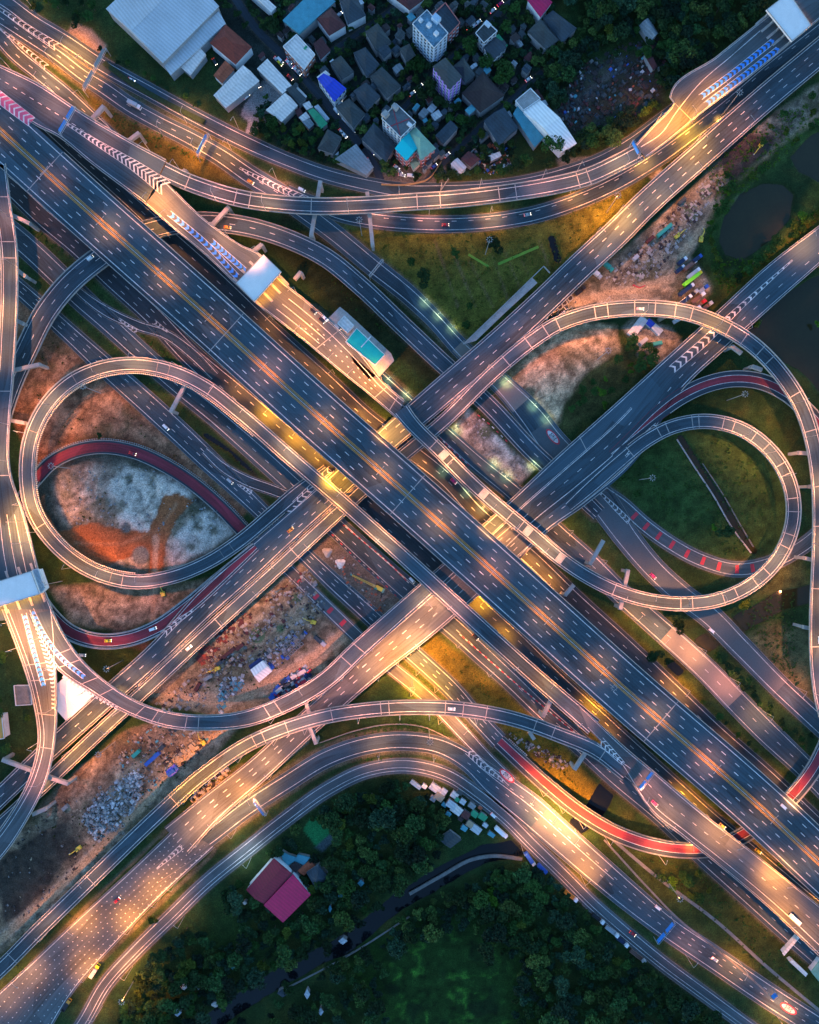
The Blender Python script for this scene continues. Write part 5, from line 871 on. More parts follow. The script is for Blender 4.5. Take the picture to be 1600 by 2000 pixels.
def house(name, cat, label, q, h, roofm, wallm=WGY, kind='gable', ridge=0, ov=.5, rise=None, win=0, z=0.0, extras=()):
    """q: four roof corners in photo pixels at eaves height; ridge 0 runs along side q0-q1, 1 along q1-q2"""
    c = np.array([P2(x, y, z + h) for x, y in q]); ctr = c.mean(0)
    a = sum(c[i][0] * c[(i + 1) % 4][1] - c[(i + 1) % 4][0] * c[i][1] for i in range(4))
    if a < 0: c = c[::-1]; ridge = ridge
    c = c - ctr
    root = empty(name, (ctr[0], ctr[1], z)); tag(root, label, cat)
    inn = [p - p / max(np.linalg.norm(p), .1) * ov for p in c]
    MB().prism([tuple(p) for p in inn], -.6, h).build('wall', wallm, root)
    e = [np.linalg.norm(c[1] - c[0]), np.linalg.norm(c[2] - c[1])]
    if kind == 'auto': kind = 'gable'
    b = MB(); T = lambda p, zz: (p[0], p[1], zz)
    if kind == 'flat':
        b.prism([tuple(p) for p in c], h - .2, h + .25)
        for i in range(4):
            p, n_ = c[i], c[(i + 1) % 4]; d = n_ - p; L_ = np.linalg.norm(d); u = d / L_; nn = np.array([-u[1], u[0]])
            b.box((*((p + n_) / 2 + nn * .17), h + .55), (L_ - .06 * i - .3, .3, .9), math.atan2(u[1], u[0]), m=1)
    elif kind == 'barrel':
        k = 10; pr = None
        for i in range(k + 1):
            t = i / k; zz = h + math.sin(math.pi * t) * (rise or 3.0); A_ = c[0] * (1 - t) + c[1] * t; B_ = c[3] * (1 - t) + c[2] * t
            if pr: b.face([pr[0], T(A_, zz), T(B_, zz), pr[1]])
            pr = (T(A_, zz), T(B_, zz))
    else:
        i0 = ridge % 2
        p = [c[(i + i0) % 4] for i in range(4)]; wd = np.linalg.norm(p[2] - p[1]); ln = np.linalg.norm(p[1] - p[0]); r_ = rise if rise is not None else min(wd * (.12 if kind == 'gable' else .3), 4.5)
        m0 = (p[3] + p[0]) / 2; m1 = (p[1] + p[2]) / 2
        if kind == 'hip': d = (m1 - m0); s_ = min(.45, wd * .5 / max(ln, .1)); m0, m1 = m0 + d * s_, m1 - d * s_
        if kind == 'shed': r_ = min(wd * .1, 1.2); b.face([T(p[0], h), T(p[1], h), T(p[2], h + r_), T(p[3], h + r_)]); b.face([T(p[1], h), T(p[1], h - .3), T(p[2], h - .3), T(p[2], h + r_)]); b.face([T(p[0], h - .3), T(p[0], h), T(p[3], h + r_), T(p[3], h - .3)]); b.face([T(p[3], h + r_), T(p[2], h + r_), T(p[2], h - .3), T(p[3], h - .3)]); b.face([T(p[1], h), T(p[0], h), T(p[0], h - .3), T(p[1], h - .3)][::-1])
        else:
            b.face([T(p[0], h), T(p[1], h), T(m1, h + r_), T(m0, h + r_)]); b.face([T(p[2], h), T(p[3], h), T(m0, h + r_), T(m1, h + r_)])
            b.face([T(p[1], h), T(p[2], h), T(m1, h + r_)]); b.face([T(p[3], h), T(p[0], h), T(m0, h + r_)])
            for i in range(4): b.face([T(p[i], h - .25), T(p[(i + 1) % 4], h - .25), T(p[(i + 1) % 4], h), T(p[i], h)])
            d = m1 - m0; L_ = np.linalg.norm(d)
            if L_ > 1: b.box((*((m0 + m1) / 2), h + r_ + .06), (L_, .5, .16), math.atan2(d[1], d[0]))
    rf = b.build('roof', [roofm, WWH if wallm is not WPK else wallm], root)
    if win:
        for i in range(4):
            p, n_ = inn[i], inn[(i + 1) % 4]; d = n_ - p; L_ = np.linalg.norm(d); u = d / L_; nn = np.array([u[1], -u[0]]); mid = (p + n_) / 2
            # only fronts turned toward the middle of the picture can be seen
            if np.dot(nn, -(ctr + mid)) < 0: continue
            k = max(2, int(L_ / 3.2))
            for f in range(win):
                for j in range(k):
                    c_ = p + d * (j + .5) / k + nn * .04; w_ = MB().box((*c_, (f + .55) * h / win), (1.5, .12, 1.3), math.atan2(u[1], u[0])); w_.box((*(c_ + nn * .18), (f + .55) * h / win - .8), (1.8, .5, .12), math.atan2(u[1], u[0]), m=1); w_.build('window', [GLASS, WWH], root)
    for ex in extras:
        kx, x, y, w_, l_, hh, m_ = ex; p = P2(x, y, z + h) - ctr; MB().box((*p, h + .25 + hh / 2), (w_, l_, hh), R(-42), taper=.94).build(kx, m_, root)
    return root
hs = lambda q, h, rm, wm=WGY, kind='gable', ridge=0, lab=None, name='house', cat='house', **k: house(name, cat, lab, q, h, rm, wm, kind, ridge, **k)
hs([(207, 17), (318, 123), (428, 12), (322, -92)], 10, RW2, WGY, 'gable', 1, 'huge pale blue warehouse roof at the top edge', 'warehouse', 'warehouse', extras=(('roof_vent', 300, 20, 1.2, 1.2, .8, STEEL), ('roof_vent', 340, 60, 1.2, 1.2, .8, STEEL)))
hs([(318, 124), (333, 147), (442, 48), (428, 24)], 6.5, RW2, WGY, 'shed', 0, 'long lean-to with grey-blue roof beside the big warehouse', 'lean_to', 'shed')
hs([(352, 130), (372, 147), (403, 108), (388, 92)], 5, RW, WGY, 'shed', 0, 'small white shed below the big warehouse lean-to', 'shed', 'shed')
hs([(440, 47), (492, 92), (460, 126), (410, 84)], 7, RRD, WWH, 'hip', 0, 'large red hip-roofed house right of the big warehouse', extras=(('skylight', 434, 78, 1.4, 1.4, .3, STEEL),))
hs([(440, 118), (458, 136), (434, 163), (417, 147)], 5, ROR, WWH, 'gable', 1, 'small orange-roofed house between red and white roofs')
hs([(417, 186), (441, 211), (507, 158), (475, 127)], 6, RW, WGY, 'gable', 1, 'white gabled shed left of the concrete yard', 'shed', 'shed')
hs([(503, 136), (523, 117), (570, 167), (552, 183)], 6, RW, WGY, 'shed', 0, 'narrow white shed above the concrete yard', 'shed', 'shed')
hs([(519, 215), (550, 238), (582, 206), (557, 181)], 6, RW, WGY, 'gable', 1, 'square white shed below the concrete yard', 'shed', 'shed')
hs([(559, 176), (573, 168), (598, 192), (585, 204)], 5, RSL, WGY, 'shed', 0, 'small dark roof between the white shed and the street')
hs([(572, 170), (577, 166), (600, 188), (595, 193)], 3.2, RW, WGY, 'shed', 0, 'thin white awning along the village street', 'awning', 'awning')
hs([(553, 92), (580, 68), (616, 107), (594, 137)], 9, RW, WBK, 'flat', 0, 'cream flat-roofed block with brick walls on the street', 'apartment_block', 'building', win=2, extras=(('roof_hatch', 597, 94, 1.2, 2.6, .5, RGN),))
hs([(612, 88), (628, 75), (646, 98), (627, 116)], 5.5, RMR, WWH, 'shed', 0, 'maroon roof beside the cream flat-roofed block')
hs([(618, 36), (648, 15), (676, 50), (643, 70)], 7, RMR, WWH, 'hip', 0, 'large maroon hip roof with white eaves')
hs([(553, 42), (612, -20), (656, 2), (585, 68)], 7, RCY, WGY, 'shed', 1, 'wide weathered teal-grey roof at the top edge', 'warehouse', 'warehouse')
hs([(660, -10), (690, -20), (715, 30), (680, 48)], 7, RSL2, WWH, 'hip', 0, 'dark blue hip roof with a white gutter at the top edge')
hs([(486, -14), (508, -10), (540, 14), (530, 24), (516, 10)][:4], 6, RW, WWH, 'gable', 0, 'white-gabled roof cut by the top edge')
hs([(735, -30), (800, -30), (830, -2), (800, 20)], 7, RMR, WWH, 'hip', 0, 'dark maroon roof cut by the top edge')
hs([(620, 153), (632, 143), (677, 173), (653, 199)], 8, RBL, WWH, 'gable', 0, 'bright cobalt blue roof beside the village street', 'house', 'house', win=2)
hs([(619, 151), (636, 138), (645, 145), (629, 160)], 7.6, RW, WWH, 'shed', 0, 'white annex at the corner of the cobalt blue roof', 'annex', 'house')
for i, (q, kd, rg, lab) in enumerate((([(645, 122), (666, 108), (692, 140), (668, 156)], 'hip', 0, 'dark slate roof between the lane and the cobalt blue roof'), ([(690, 103), (714, 92), (742, 126), (716, 150)], 'hip', 0, 'dark green-grey slate roof on the upper lane'), ([(722, 150), (746, 130), (784, 168), (756, 192)], 'hip', 1, 'slate hip roof with pale gutters near the lane bend'), ([(690, 178), (715, 160), (744, 188), (718, 214)], 'hip', 0, 'slate hip roof in the middle of the row'), ([(655, 208), (682, 192), (714, 222), (690, 250)], 'hip', 0, 'slate roof lining the village street near parked vans'), ([(706, 272), (730, 240), (774, 284), (754, 316)], 'hip', 1, 'big dark blue roof between street and turquoise roof'), ([(713, 62), (738, 45), (765, 82), (735, 100)], 'hip', 0, 'near-black blue roof deep in the trees'), ([(736, 95), (752, 84), (766, 100), (750, 114)], 'gable', 0, 'small near-black roof deep in the trees'), ([(640, 252), (668, 268), (650, 300), (620, 290)], 'hip', 0, 'near-black roof in shade beside the hedge garden'), ([(945, 236), (985, 210), (1013, 250), (975, 284)], 'gable', 1, 'slate gable roof left of the long white shed'), ([(1030, 62), (1056, 36), (1092, 78), (1066, 96)], 'hip', 0, 'slate roof below the crimson-pink roof at the top'), ([(1060, 35), (1080, 20), (1127, 55), (1098, 84)], 'hip', 0, 'broad slate roof east of the crimson-pink roof'), ([(884, 130), (906, 112), (929, 146), (908, 162)], 'hip', 0, 'slate roof joined to the lilac apartment block'), ([(850, 265), (880, 235), (895, 250), (866, 282)], 'gable', 0, 'long dark roof hidden under trees by the lane'), ([(780, 95), (800, 85), (812, 108), (792, 118)], 'hip', 0, 'small blue-black roof left of the balconied block'))):
    hs(q, 6.5, (RSL, RSL2)[i % 2], WGY, kd, rg, lab)
hs([(655, 312), (696, 283), (730, 326), (716, 342)], 5, RGY, WGY, 'shed', 0, 'striped grey metal roof at the end of the village street', 'shed', 'shed')
hs([(601, 216), (612, 211), (640, 241), (627, 252)], 5, RGN, WGY, 'gable', 0, 'long sea-green roof among white sheds by the street', 'shed', 'shed')
for i, (q, m_, lab) in enumerate((([(591, 204), (604, 198), (612, 209), (599, 215)], RW, 'white tin shed above the sea-green roof'), ([(584, 230), (598, 219), (606, 229), (592, 238)], RW, 'white tin shed left of the sea-green roof'), ([(590, 238), (606, 232), (614, 243), (603, 252)], RGY, 'grey tin shed left of the sea-green roof'), ([(576, 216), (586, 210), (592, 222), (582, 228)], RMR, 'rusty red shed left of the sea-green roof'), ([(614, 210), (622, 206), (644, 232), (637, 236)], RW2, 'pale blue awning along the sea-green roof'), ([(655, 302), (662, 296), (660, 310), (650, 314)], RW2, 'small pale shed under trees by the striped roof'))): hs(q, 3.6, m_, WGY, 'shed', 0, lab, 'shed', 'shed')
# four taller apartment blocks
t = hs([(745, 232), (774, 203), (813, 240), (783, 270)], 15, M('flat_roof_grey', (.10, .12, .13), var=.2), WWH, 'flat', 0, 'white apartment block with grey flat roof behind the turquoise one', 'apartment_block', 'building', win=5, extras=(('stair_head', 753, 226, 4, 4, 2.4, CONC), ('stair_head', 772, 212, 4, 3, 2.4, CONC), ('water_tank', 800, 245, 3, 2, 1.4, WWH)))
b = MB(); c0 = t.location; 
for a_, e_ in (((755, 250), (800, 232)), ((768, 212), (782, 266))):
    p, q = P2(*a_, 15.3), P2(*e_, 15.3); b.bar((p[0] - c0[0], p[1] - c0[1], 15.45), (q[0] - c0[0], q[1] - c0[1], 15.45), .2, 4)
b.build('roof_pipe', REDM, t)
hs([(771, 290), (800, 258), (824, 282), (794, 314)], 11.5, RTL, WPK, 'gable', 1, 'bright turquoise roof wing of the pink-walled block', 'apartment_block', 'building', win=3)
hs([(800, 258), (812, 248), (852, 290), (822, 313)], 11.8, RTG, WPK, 'hip', 0, 'faded green roof wing of the pink-walled block', 'apartment_block', 'building', win=3, ov=.9)
hs([(800, 318), (812, 306), (822, 318), (808, 332)], 4, RTG, WWH, 'hip', 0, 'small pale porch roof in front of the pink-walled block', 'porch', 'porch')
hs([(805, 48), (834, 20), (876, 66), (848, 96)], 17, M('wet_flat_roof', (.10, .20, .27), var=.4, scale=.2), WBL, 'flat', 0, 'blue-white apartment block with stacked balconies', 'apartment_block', 'building', win=6, extras=(('stair_head', 852, 40, 5, 4, 2.6, WBL), ('water_tank', 838, 52, 2.6, 2.6, 2, WWH), ('water_tank', 822, 42, 2.2, 2.2, 1.6, WWH), ('water_tank', 852, 68, 2.6, 2.6, 1.8, WWH)))
hs([(845, 30), (870, 6), (899, 46), (877, 70)], 10, RSL2, WPK, 'flat', 0, 'dark roof block with pinkish wall beside the balconied block', 'apartment_block', 'building', win=3)
hs([(845, 130), (870, 112), (903, 150), (878, 175)], 17, RSL, WPU, 'hip', 0, 'lilac-walled apartment block with grey hip roof', 'apartment_block', 'building', win=6, rise=2)
hs([(928, 66), (950, 42), (972, 62), (945, 86)], 9, RSL, WWH, 'flat', 0, 'small white-walled house with a bright roof terrace', 'house', 'house', win=3, extras=(('roof_terrace', 952, 48, 4.5, 3.0, .6, WWH),))
hs([(945, 93), (968, 72), (990, 92), (963, 118)], 6.5, RSL2, WWH, 'gable', 0, 'slate roof with white front wall and green side awning', 'house', 'house', win=2)
hs([(968, 72), (974, 68), (992, 88), (988, 93)], 4, RGN, WGY, 'shed', 0, 'thin green awning on the house with white front wall', 'awning', 'awning')
hs([(902, 182), (944, 140), (986, 186), (938, 220)], 7, RBR, WGY, 'hip', 0, 'very large dark brown pyramid roof among trees')
hs([(1030, 0), (1050, -22), (1079, 4), (1056, 34)], 8, RCR, WWH, 'gable', 1, 'crimson-pink roof cut by the top edge')
hs([(1022, 217), (1055, 195), (1127, 280), (1097, 297)], 8, M('bright_white_roof', (.90, .85, .80), rough=.5, var=.05, corr=.8), WWH, 'gable', 0, 'long bright white shed roof beside the scrapyard', 'warehouse', 'warehouse')
hs([(1006, 198), (1036, 173), (1056, 194), (1022, 217)], 8, CONC, WWH, 'flat', 0, 'flat concrete roof at the head of the long white shed', 'annex', 'building')
hs([(1002, 224), (1011, 208), (1062, 268), (1045, 288)], 5, RCY, WGY, 'shed', 0, 'teal-grey side roof along the long white shed', 'lean_to', 'shed')
for i in range(7):
    x, y = 1042 + i * 7.4, 178 + i * 10.2; hs([(x, y), (x + 8, y - 3), (x + 14, y + 6), (x + 6, y + 10)], 4.5, (RMR, RW2)[i % 3 == 2], WBK, 'shed', 0, f'{("rusty red", "pale grey")[i % 3 == 2]} lock-up in the row beside the long white shed', 'lock_up', 'shed')['group'] = 'row of lock-ups'
hs([(900, 310), (915, 295), (938, 311), (920, 326)], 5, RMR, WGY, 'gable', 0, 'maroon roof at the foot of the lane near the flyover')
hs([(880, 320), (894, 308), (912, 326), (899, 341)], 5, RW2, WWH, 'gable', 1, 'pale roof with teal side beside the lower maroon roof')
hs([(953, 305), (976, 296), (980, 304), (957, 316)], 3, RW, WGY, 'shed', 0, 'small white-edged open shed by the boundary wall', 'shed', 'shed')
hs([(1248, 50), (1270, 37), (1286, 66), (1270, 84)], 4, RGY, WGY, 'barrel', 0, 'ribbed grey barrel-roofed shed by the scrapyard', 'barrel_shed', 'shed')
hs([(1258, 106), (1266, 102), (1284, 130), (1276, 137)], 4, RMR, WGY, 'gable', 0, 'long maroon-edged shed in the scrapyard', 'shed', 'shed')
hs([(86, 1360), (135, 1315), (183, 1362), (130, 1409)], 7, M('tent_cloth', (.72, .74, .80), var=.05, rough=.7), WWH, 'gable', 1, 'broad white tent roof in the fork of the ramps', 'tent_hall', 'tent', rise=2.2)
hs([(-14, 1396), (5, 1395), (10, 1442), (-14, 1446)], 6, M('mustard_roof', (.60, .30, .06)), WWH, 'flat', 0, 'mustard-roofed building at the left edge', 'building', 'building')
hs([(28, 1338), (62, 1338), (64, 1376), (32, 1378)], 3, CONCD, CONC, 'flat', 0, 'unfinished concrete frame beside the left ramp', 'unfinished_house', 'building')
hs([(535, 1676), (570, 1706), (516, 1766), (481, 1738)], 8.6, RCR2, WWH, 'gable', 1, 'darker crimson roof of the pair in the woods')
hs([(572, 1707), (607, 1748), (553, 1802), (516, 1766)], 8, RCR, WWH, 'shed', 1, 'brighter magenta-crimson roof of the pair in the woods')
hs([(541, 1656), (562, 1668), (584, 1676), (560, 1693)], 3, RCY, WGY, 'shed', 0, 'pale teal terrace roof above the crimson roofs', 'terrace', 'building')
hs([(582, 1668), (606, 1674), (594, 1690), (575, 1682)], 3.2, RCY, WGY, 'shed', 0, 'second teal terrace roof touching the brown one', 'terrace', 'building')
hs([(565, 1692), (578, 1683), (590, 1694), (578, 1705)], 4, RBR, WGY, 'gable', 0, 'small brown roof between teal and crimson roofs')
hs([(580, 1700), (606, 1680), (616, 1690), (594, 1710)], 4, ROR, WGY, 'gable', 0, 'small terracotta roof beside the grey hip roof')
hs([(598, 1704), (622, 1689), (642, 1714), (618, 1738)], 6, RSL2, WGY, 'hip', 0, 'blue-grey hip roof right of the crimson pair')
for i, (x, y, w_, h_, m_, lab) in enumerate(((360, 1927, 16, 14, RW, 'white tarp roof in the lower left woods'), (388, 1927, 12, 12, RW2, 'pale blue tarp roof in the lower left woods'), (347, 1978, 16, 16, RW2, 'pale blue tent roof near the bottom edge'), (420, 1962, 22, 12, RW, 'bright white roof beside the dark canal'), (421, 1929, 18, 16, RGN, 'green roof above a bright white roof'), (455, 1890, 9, 8, RCY, 'small teal roof in the lower woods'), (670, 1838, 18, 14, RW2, 'pale blue canal hut roof'), (600, 1942, 12, 20, RW2, 'ragged pale roof below the canal'), (627, 1976, 11, 16, RW2, 'small pale blue roof near the bottom edge'), (705, 1725, 14, 14, RCY, 'teal-blue hut roof deep in the woods'), (665, 1750, 10, 12, RCY, 'small teal hut roof beside the canal bank'), (478, 1764, 10, 8, RW, 'small white roof left of the crimson pair'), (645, 1775, 7, 16, RCY, 'narrow teal boat shed by the canal'), (552, 1940, 22, 16, RSL2, 'dim slate roof below the canal'), (880, 1640, 44, 34, RSL, 'large rusty grey roof behind the shacks'))):
    w_, h_ = w_ / 2, h_ / 2; q = [(x - w_, y), (x, y - h_), (x + w_, y), (x, y + h_)]; hs(q, 4, m_, WGY, 'gable', i % 2, lab, 'hut', 'hut')
# plaza office and works buildings
hs([(675, 668), (697, 641), (752, 693), (733, 714)], 4, M('sea_teal_roof', (.01, .46, .38), rough=.6, var=.08), WWH, 'flat', 0, 'turquoise-roofed office beside the toll ramp', 'toll_office', 'office', z=ZA, extras=(('rooftop_unit', 715, 668, .6, 9, .3, WWH),))
hs([(659, 632), (673, 617), (692, 636), (679, 651)], 3, RW, WWH, 'flat', 0, 'small white flat roof next to the turquoise-roofed office', 'pump_room', 'office', z=ZA)
hs([(489, 1308), (513, 1290), (532, 1311), (506, 1333)], 4, M('bright_white_roof', (.90, .85, .80)), WWH, 'gable', 0, 'bright white site shed in the works yard', 'site_shed', 'shed')
hs([(486, 1300), (508, 1284), (513, 1290), (489, 1308)], 3, M('navy_tarp', (.01, .03, .12)), WGY, 'shed', 0, 'navy lean-to behind the white site shed', 'lean_to', 'shed')
hs([(1226, 650), (1252, 617), (1266, 626), (1240, 659)], 4, M('pinkish_white_roof', (.62, .56, .56)), WWH, 'gable', 0, 'pinkish white shed inside the right loop', 'shed', 'shed')
hs([(1260, 630), (1268, 622), (1280, 632), (1272, 641)], 3.4, RBL, WWH, 'shed', 0, 'blue end of the site cabin inside the right loop', 'site_cabin', 'shed')
hs([(1272, 641), (1280, 632), (1296, 645), (1287, 656)], 3.4, RW2, WWH, 'shed', 0, 'pale end of the site cabin inside the right loop', 'site_cabin', 'shed')
hs([(1584, 1898), (1602, 1874), (1640, 1900), (1610, 1930)], 4, RTG, WWH, 'gable', 0, 'teal parking roof in the lower right corner', 'parking_roof', 'shelter')
hs([(1540, 1876), (1546, 1872), (1578, 1902), (1574, 1908)], 3, RW, WWH, 'shed', 0, 'long thin white parking shelter in the lower right', 'parking_roof', 'shelter')
hs([(1528, 1862), (1558, 1828), (1562, 1832), (1532, 1867)], 3, RW, WWH, 'shed', 0, 'thin white awning at the lower right parking', 'awning', 'shelter')
# plaza pads on the toll ramp
b = MB(); ctr = P(700, 680, ZA)
for q in ([(641, 622), (664, 599), (680, 612), (764, 690), (770, 704), (735, 742), (700, 690), (668, 655)],): b.prism([tuple(P2(x, y, ZA)) for x, y in q], ZA - 1.2, ZA - .06)
o = b.build('office_deck', CONC); tag(o, 'concrete deck carrying the turquoise-roofed office', 'deck')
b = MB(); b.prism([tuple(P2(x, y, ZA)) for x, y in [(683, 688), (734, 734), (722, 742), (690, 706)]], ZA - .05, ZA + .05); o = b.build('courtyard', M('terracotta_paving', (.32, .20, .13))); tag(o, 'terracotta forecourt in front of the toll office', 'forecourt')
# toll canopies
def canopy(q, z, label, h=6.0, nb=4, axis_=0):
    c = np.array([P2(x, y, z + h) for x, y in q]); ctr = c.mean(0); root = empty('toll_plaza', (*ctr, z)); tag(root, label, 'toll plaza'); c = c - ctr
    b = MB().prism([tuple(p) for p in c], h - .5, h + .4); b.build('canopy_roof', M('canopy_white', (.80, .74, .70), rough=.5, var=.05), root)
    b = MB()
    for i in range(4):
        p, n_ = c[i], c[(i + 1) % 4]; d = n_ - p; L_ = np.linalg.norm(d); u = d / L_; b.box((*((p + n_) / 2 + np.array([-u[1], u[0]]) * (.25 if np.dot(np.array([-u[1], u[0]]), -p) > 0 else -.25)), h + .6), (L_ - .5, .12, .45), math.atan2(u[1], u[0]))
    b.build('roof_edge', CONC, root)
    d01 = c[1] - c[0]; d03 = c[3] - c[0]; u = d03 / np.linalg.norm(d03)
    for i in range(nb + 1):
        p = c[0] + d01 * (.06 + .88 * i / nb) + d03 * .5; rz = math.atan2(u[1], u[0]); L_ = np.linalg.norm(d03)
        MB().box((*p, .15), (L_ * 1.7, 1.5, .3), rz).build('lane_island', CONC, root)
        bo = MB().box((*p, 1.6), (2.6, 1.3, 2.6), rz); bo.box((*p, 2.2), (2.65, 1.35, .9), rz, m=1); bo.build('toll_booth', [WWH, GLASS], root)
        for s_ in (-.38, .38): MB().box((*(p + d03 * s_), h / 2), (.5, .5, h - 1), rz).build('column', STEEL, root)
    for i in range(nb): p = c[0] + d01 * (.06 + .88 * (i + .5) / nb) + d03 * 1.02; lamp_light(600, AMB, (p[0], p[1], h - 1), root, 1)
canopy([(461, 553), (515, 497), (550, 531), (497, 590)][::1], ZA, 'white square toll canopy beside the ten-lane flyover', nb=3)
canopy([(1546, 82), (1496, 20), (1540, -14), (1584, 50)], ZA, 'white toll canopy in the far upper right corner', nb=4)
canopy([(-50, 1150), (62, 1115), (79, 1160), (-33, 1195)], ZA, 'white toll canopy at the left picture edge', nb=4)
hs([(64, 1113), (76, 1110), (90, 1150), (80, 1160)], 4, RW2, WWH, 'flat', 0, 'narrow slatted roof beside the left toll canopy', 'annex', 'office', z=ZA)
# ramp-side retaining box at the foot of the upper cross flyover
b = MB(); o, _ = catmull([(905, 672), (980, 600), (1062, 520)], 6)
q_ = [P2(x, y, ZB) for x, y in o[:, :2]]; q2 = P2(1074, 533, ZB)
for a, c in zip(q_[:-1], q_[1:]): d = c - a; b.box((*((a + c) / 2), ZB), (np.linalg.norm(d) + .1, .4, 1.2), math.atan2(d[1], d[0]))
d = q2 - q_[-1]; b.box((*((q_[-1] + q2) / 2), ZB), (np.linalg.norm(d), .4, 1.2), math.atan2(d[1], d[0])); b.prism([tuple(P2(x, y, ZB)) for x, y in [(905, 672), (980, 600), (1040, 542), (1050, 552), (985, 612), (930, 665)]], ZB - 1.2, ZB - .4)
o = b.build('stub_ramp', CONC); tag(o, 'unfinished ramp stub along the upper cross flyover', 'ramp')
# roadside shacks
SH = [(812, 1533, 24, 8, RW), (829, 1536, 10, 8, RW), (850, 1540, 22, 14, RW2), (866, 1548, 12, 16, RW), (858, 1557, 18, 14, RTN), (846, 1560, 12, 10, RGY), (888, 1553, 14, 13, RW), (882, 1572, 20, 14, RW2), (892, 1582, 22, 16, RW), (904, 1566, 12, 10, RW2), (868, 1572, 10, 8, RCY), (910, 1592, 16, 14, RMR), (927, 1590, 14, 12, RGN), (922, 1574, 14, 10, RGY), (943, 1596, 16, 12, RGN), (918, 1610, 14, 12, RTN), (930, 1620, 20, 14, RW2), (907, 1618, 12, 10, RCY), (948, 1612, 10, 8, RW2), (900, 1600, 10, 8, RBR), (938, 1578, 8, 6, ROR), (898, 1548, 12, 8, RSL), (876, 1590, 10, 8, RCY), (960, 1630, 14, 8, RCY), (893, 1562, 8, 8, RGN)]
for i, (x, y, w_, h_, m_) in enumerate(SH):
    a = -.62; ca, sa = math.cos(-a), math.sin(-a); q = [(x + u * w_ / 2 * ca - v * h_ / 2 * sa, y + u * w_ / 2 * sa + v * h_ / 2 * ca) for u, v in ((-1, -1), (1, -1), (1, 1), (-1, 1))]
    hs(q, 2.6 + (i * 37 % 10) * .12, m_, WGY, 'shed', i % 2, where(x, y, f"{m_.name.split('_')[0]} tin shack by the bend"), 'shack', 'shack')
# small roofs, awnings and yards squeezed between the houses
qv = random.Random(21); hp = [(o.location.x / MPP + 800, 1000 - o.location.y / MPP) for o in S.objects if o.type == 'EMPTY' and o.get('category') in ('house', 'building', 'warehouse', 'shed') and o.location.z < 3]
vp = [(430, 20), (700, 0), (1010, 0), (1050, 140), (960, 300), (860, 345), (760, 300), (640, 240), (560, 170)]; n_ = 0
for _ in range(2500):
    if n_ >= 85: break
    x, y = qv.uniform(420, 1060), qv.uniform(0, 345); ins = False
    for i in range(len(vp)):
        (x0, y0), (x1, y1) = vp[i], vp[(i + 1) % len(vp)]
        if ((y0 > y) != (y1 > y)) and x < (x1 - x0) * (y - y0) / (y1 - y0 + 1e-9) + x0: ins = not ins
    if not ins or any(math.hypot(x - a, y - b_) < 25 for a, b_ in hp[:60]) or any(math.hypot(x - a, y - b_) < 13 for a, b_ in hp[60:]): continue
    c = P2(x, y)
    if any(np.min(np.hypot(r.C[:, 0] - c[0], r.C[:, 1] - c[1])) < r.w[0] / 2 + 3.5 for k_, r in ROADS.items() if k_[0] == 'v' or k_ in ('n1',)): continue
    hp.append((x, y)); n_ += 1; a = qv.choice((-.72, -.72, -.6, -.9)); w_, h_ = qv.uniform(8, 19), qv.uniform(7, 15); ca, sa = math.cos(a), math.sin(a)
    q = [(x + u * w_ / 2 * ca - v * h_ / 2 * sa, y + u * w_ / 2 * sa + v * h_ / 2 * ca) for u, v in ((-1, -1), (1, -1), (1, 1), (-1, 1))]
    m_ = qv.choice((RSL, RSL2, RSL, RBR, RSL2, RMR, RGY, RSL, RCY, RSL2, RW2, RBR)); hs(q, qv.uniform(3, 6.5), m_, WGY, qv.choice(('gable', 'shed', 'hip', 'gable')), qv.randrange(2), where(x, y, f"small {m_.name.replace('_roof', '').replace('_', ' ')} roof"), 'house', 'house')
